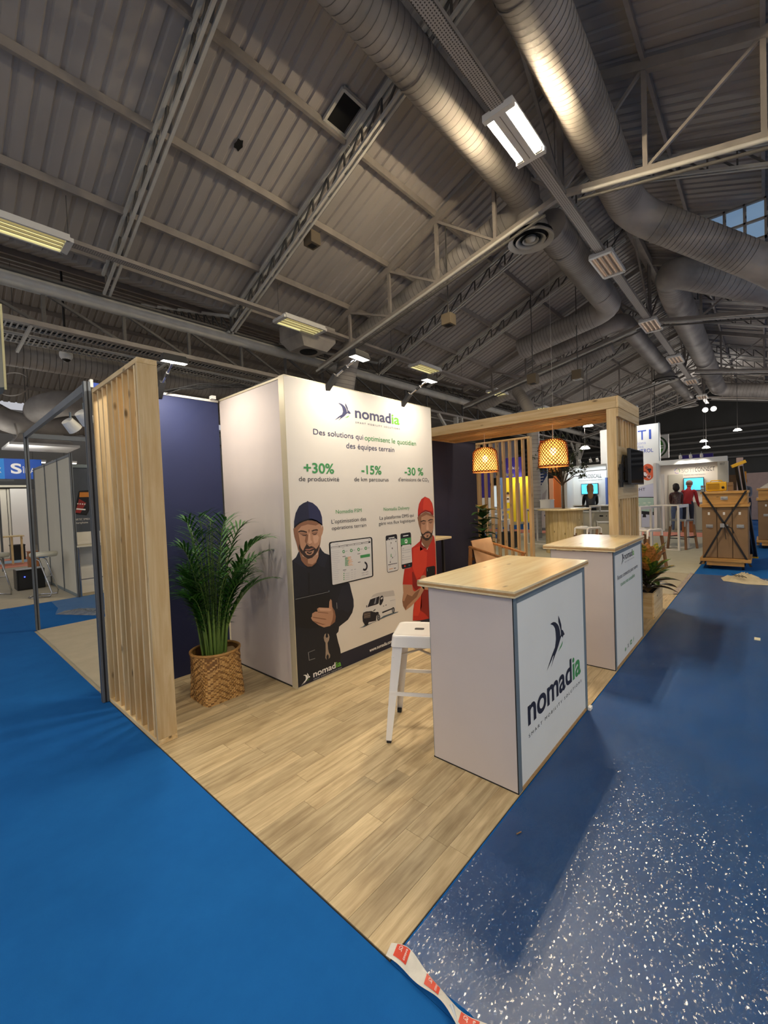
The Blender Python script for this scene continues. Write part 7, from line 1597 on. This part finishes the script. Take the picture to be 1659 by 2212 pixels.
t = thing('speaker_box', 'black portable speaker box with a small blue light on the floor', 'speaker', (1.55, 11.1, 0)); bx('cabinet', BLACK, t, (1.30, 1.74, 10.9, 11.3, 0.0, .40), .012); bx('front_grille', DARK, t, (1.33, 1.55, 10.89, 10.9, .03, .36)); MB().ball((1.42, 10.885, .26), .012, 8).build('blue_light', M('blue_led', '#3a4cff', .4, emit=6), t)
t = thing('grey_table', 'small grey high table with chrome legs before the poster wall', 'table', (2.1, 9.15, 0)); bx('table_top', GREY, t, (1.90, 2.5, 8.98, 9.32, .875, .905), .003)
for x in (1.93, 2.47):
    for y in (9.02, 9.29): MB().tube([(x, y, 0), (x, y, .875)], .016, 8).build('leg', CHROME, t)
MB().tube([(1.93, 9.02, .3), (2.47, 9.02, .3)], .01, 6).build('crossbar', CHROME, t)
t = thing('carton', 'orange brown carton behind the dark booth post', 'carton', (2.0, 14.8, 0)); bx('carton_body', _mats['carton_brown'], t, (1.98, 2.25, 14.3, 14.6, 0, .5)); bx('carton_flap', _mats['carton_brown'], t, (1.96, 2.27, 14.28, 14.62, .5, .51))
# far left backdrop, table, banner
t = thing('white_backdrop', 'cream white backdrop wall at the far left', 'backdrop', (1.5, 19.6, 0)); bx('backdrop_panel', M('backdrop_cream', '#e6e2d2', .8), t, (-.5, 2.28, 19.5, 19.55, 0, 2.4)); bx('backdrop_panel', WHITEPL, t, (2.29, 2.75, 19.4, 19.45, 0, 2.4)); bx('seam_cable', DARK, t, (2.2, 2.215, 19.49, 19.5, .1, 2.4)); bx('top_bar', GREY, t, (-.5, 2.8, 19.38, 19.5, 2.45, 2.52)); bx('dark_fascia', DARK, t, (-.5, 3.2, 19.6, 19.65, 2.4, 2.75))
t = thing('wooden_table', 'light wooden table with thin legs before the far white backdrop', 'table', (1.8, 17.2, 0)); bx('table_top', OAKTABLE, t, (.9, 2.26, 16.9, 17.6, .82, .85))
for x in (1.1, 1.75, 1.97, 2.2): MB().beam((x, 17.0, 0), (x, 17.0, .82), .05, .05).build('leg', OAKTABLE, t)
t = thing('waste_bin', 'black bin under the light wooden table', 'bin', (2.2, 18.4, 0)); bx('bin_body', BLACK, t, (2.1, 2.45, 18.3, 18.7, 0, .48)); bx('rim', DARK, t, (2.09, 2.46, 18.29, 18.71, .46, .5))
t = thing('hanging_banner', 'blue hanging banner box with white letters at the far left', 'banner', (2.6, 20.3, 3.1)); BB = M('banner_blue', '#1f56b8', .6); BC = M('banner_cyan', '#3a8fe0', .6)
pn = bx('front_face', BB, t, (2.25, 3.3, 20.0, 20.02, 2.76, 3.5)); m = MB(); m.add([(2.25, 20.0, 2.76), (2.25, 20.0, 3.5), (1.2, 20.6, 3.5), (1.2, 20.6, 2.76)], [(0, 1, 2, 3)]); pn2 = m.build('left_face', BC, t); bx('bottom_edge', WHITEPL, t, (1.3, 2.72, 20.0, 20.1, 2.70, 2.76))
fb = yplane(19.985); letters('S', 2.42, 2.72, 2.98, .36, fb, TXW, pn, .03); letters('ÎMAX', 2.74, 3.24, 2.99, .20, fb, TXW, pn, .0)
fb2 = lambda u, v, d=0: (u, 20.0 + (2.25 - u) * .571 - .015, v); letters('X', 2.05, 2.17, 2.99, .20, fb2, TXW, pn2)
for x in (1.5, 3.0): MB().tube([(x, 20.3, 3.5), (x, 20.3, 7.5)], .012, 5).build('hanger', DARKST, t)
for k, x in enumerate((3.2, 4.2)):
    t = thing('strip_lamp', 'bright white strip lamp over the far left stands, %s one' % ['left', 'right'][k], 'strip lamp', (x, 21, 3.5), 'strip lamps over the far left stands'); MB().box(x - .4, x + .4, 20.9, 21.1, 3.5, 3.58).build('housing', WHITEPL, t); MB().box(x - .38, x + .38, 20.92, 21.08, 3.47, 3.5).build('diffuser', GLOWH, t); MB().tube([(x, 21, 3.58), (x, 21, 7.85)], .01, 4).build('hanger', DARKST, t)
    point_light('strip_light', (x - 1.5, 18.2, 3.3), P_SPOT * .14, (1, .98, .92), .2)
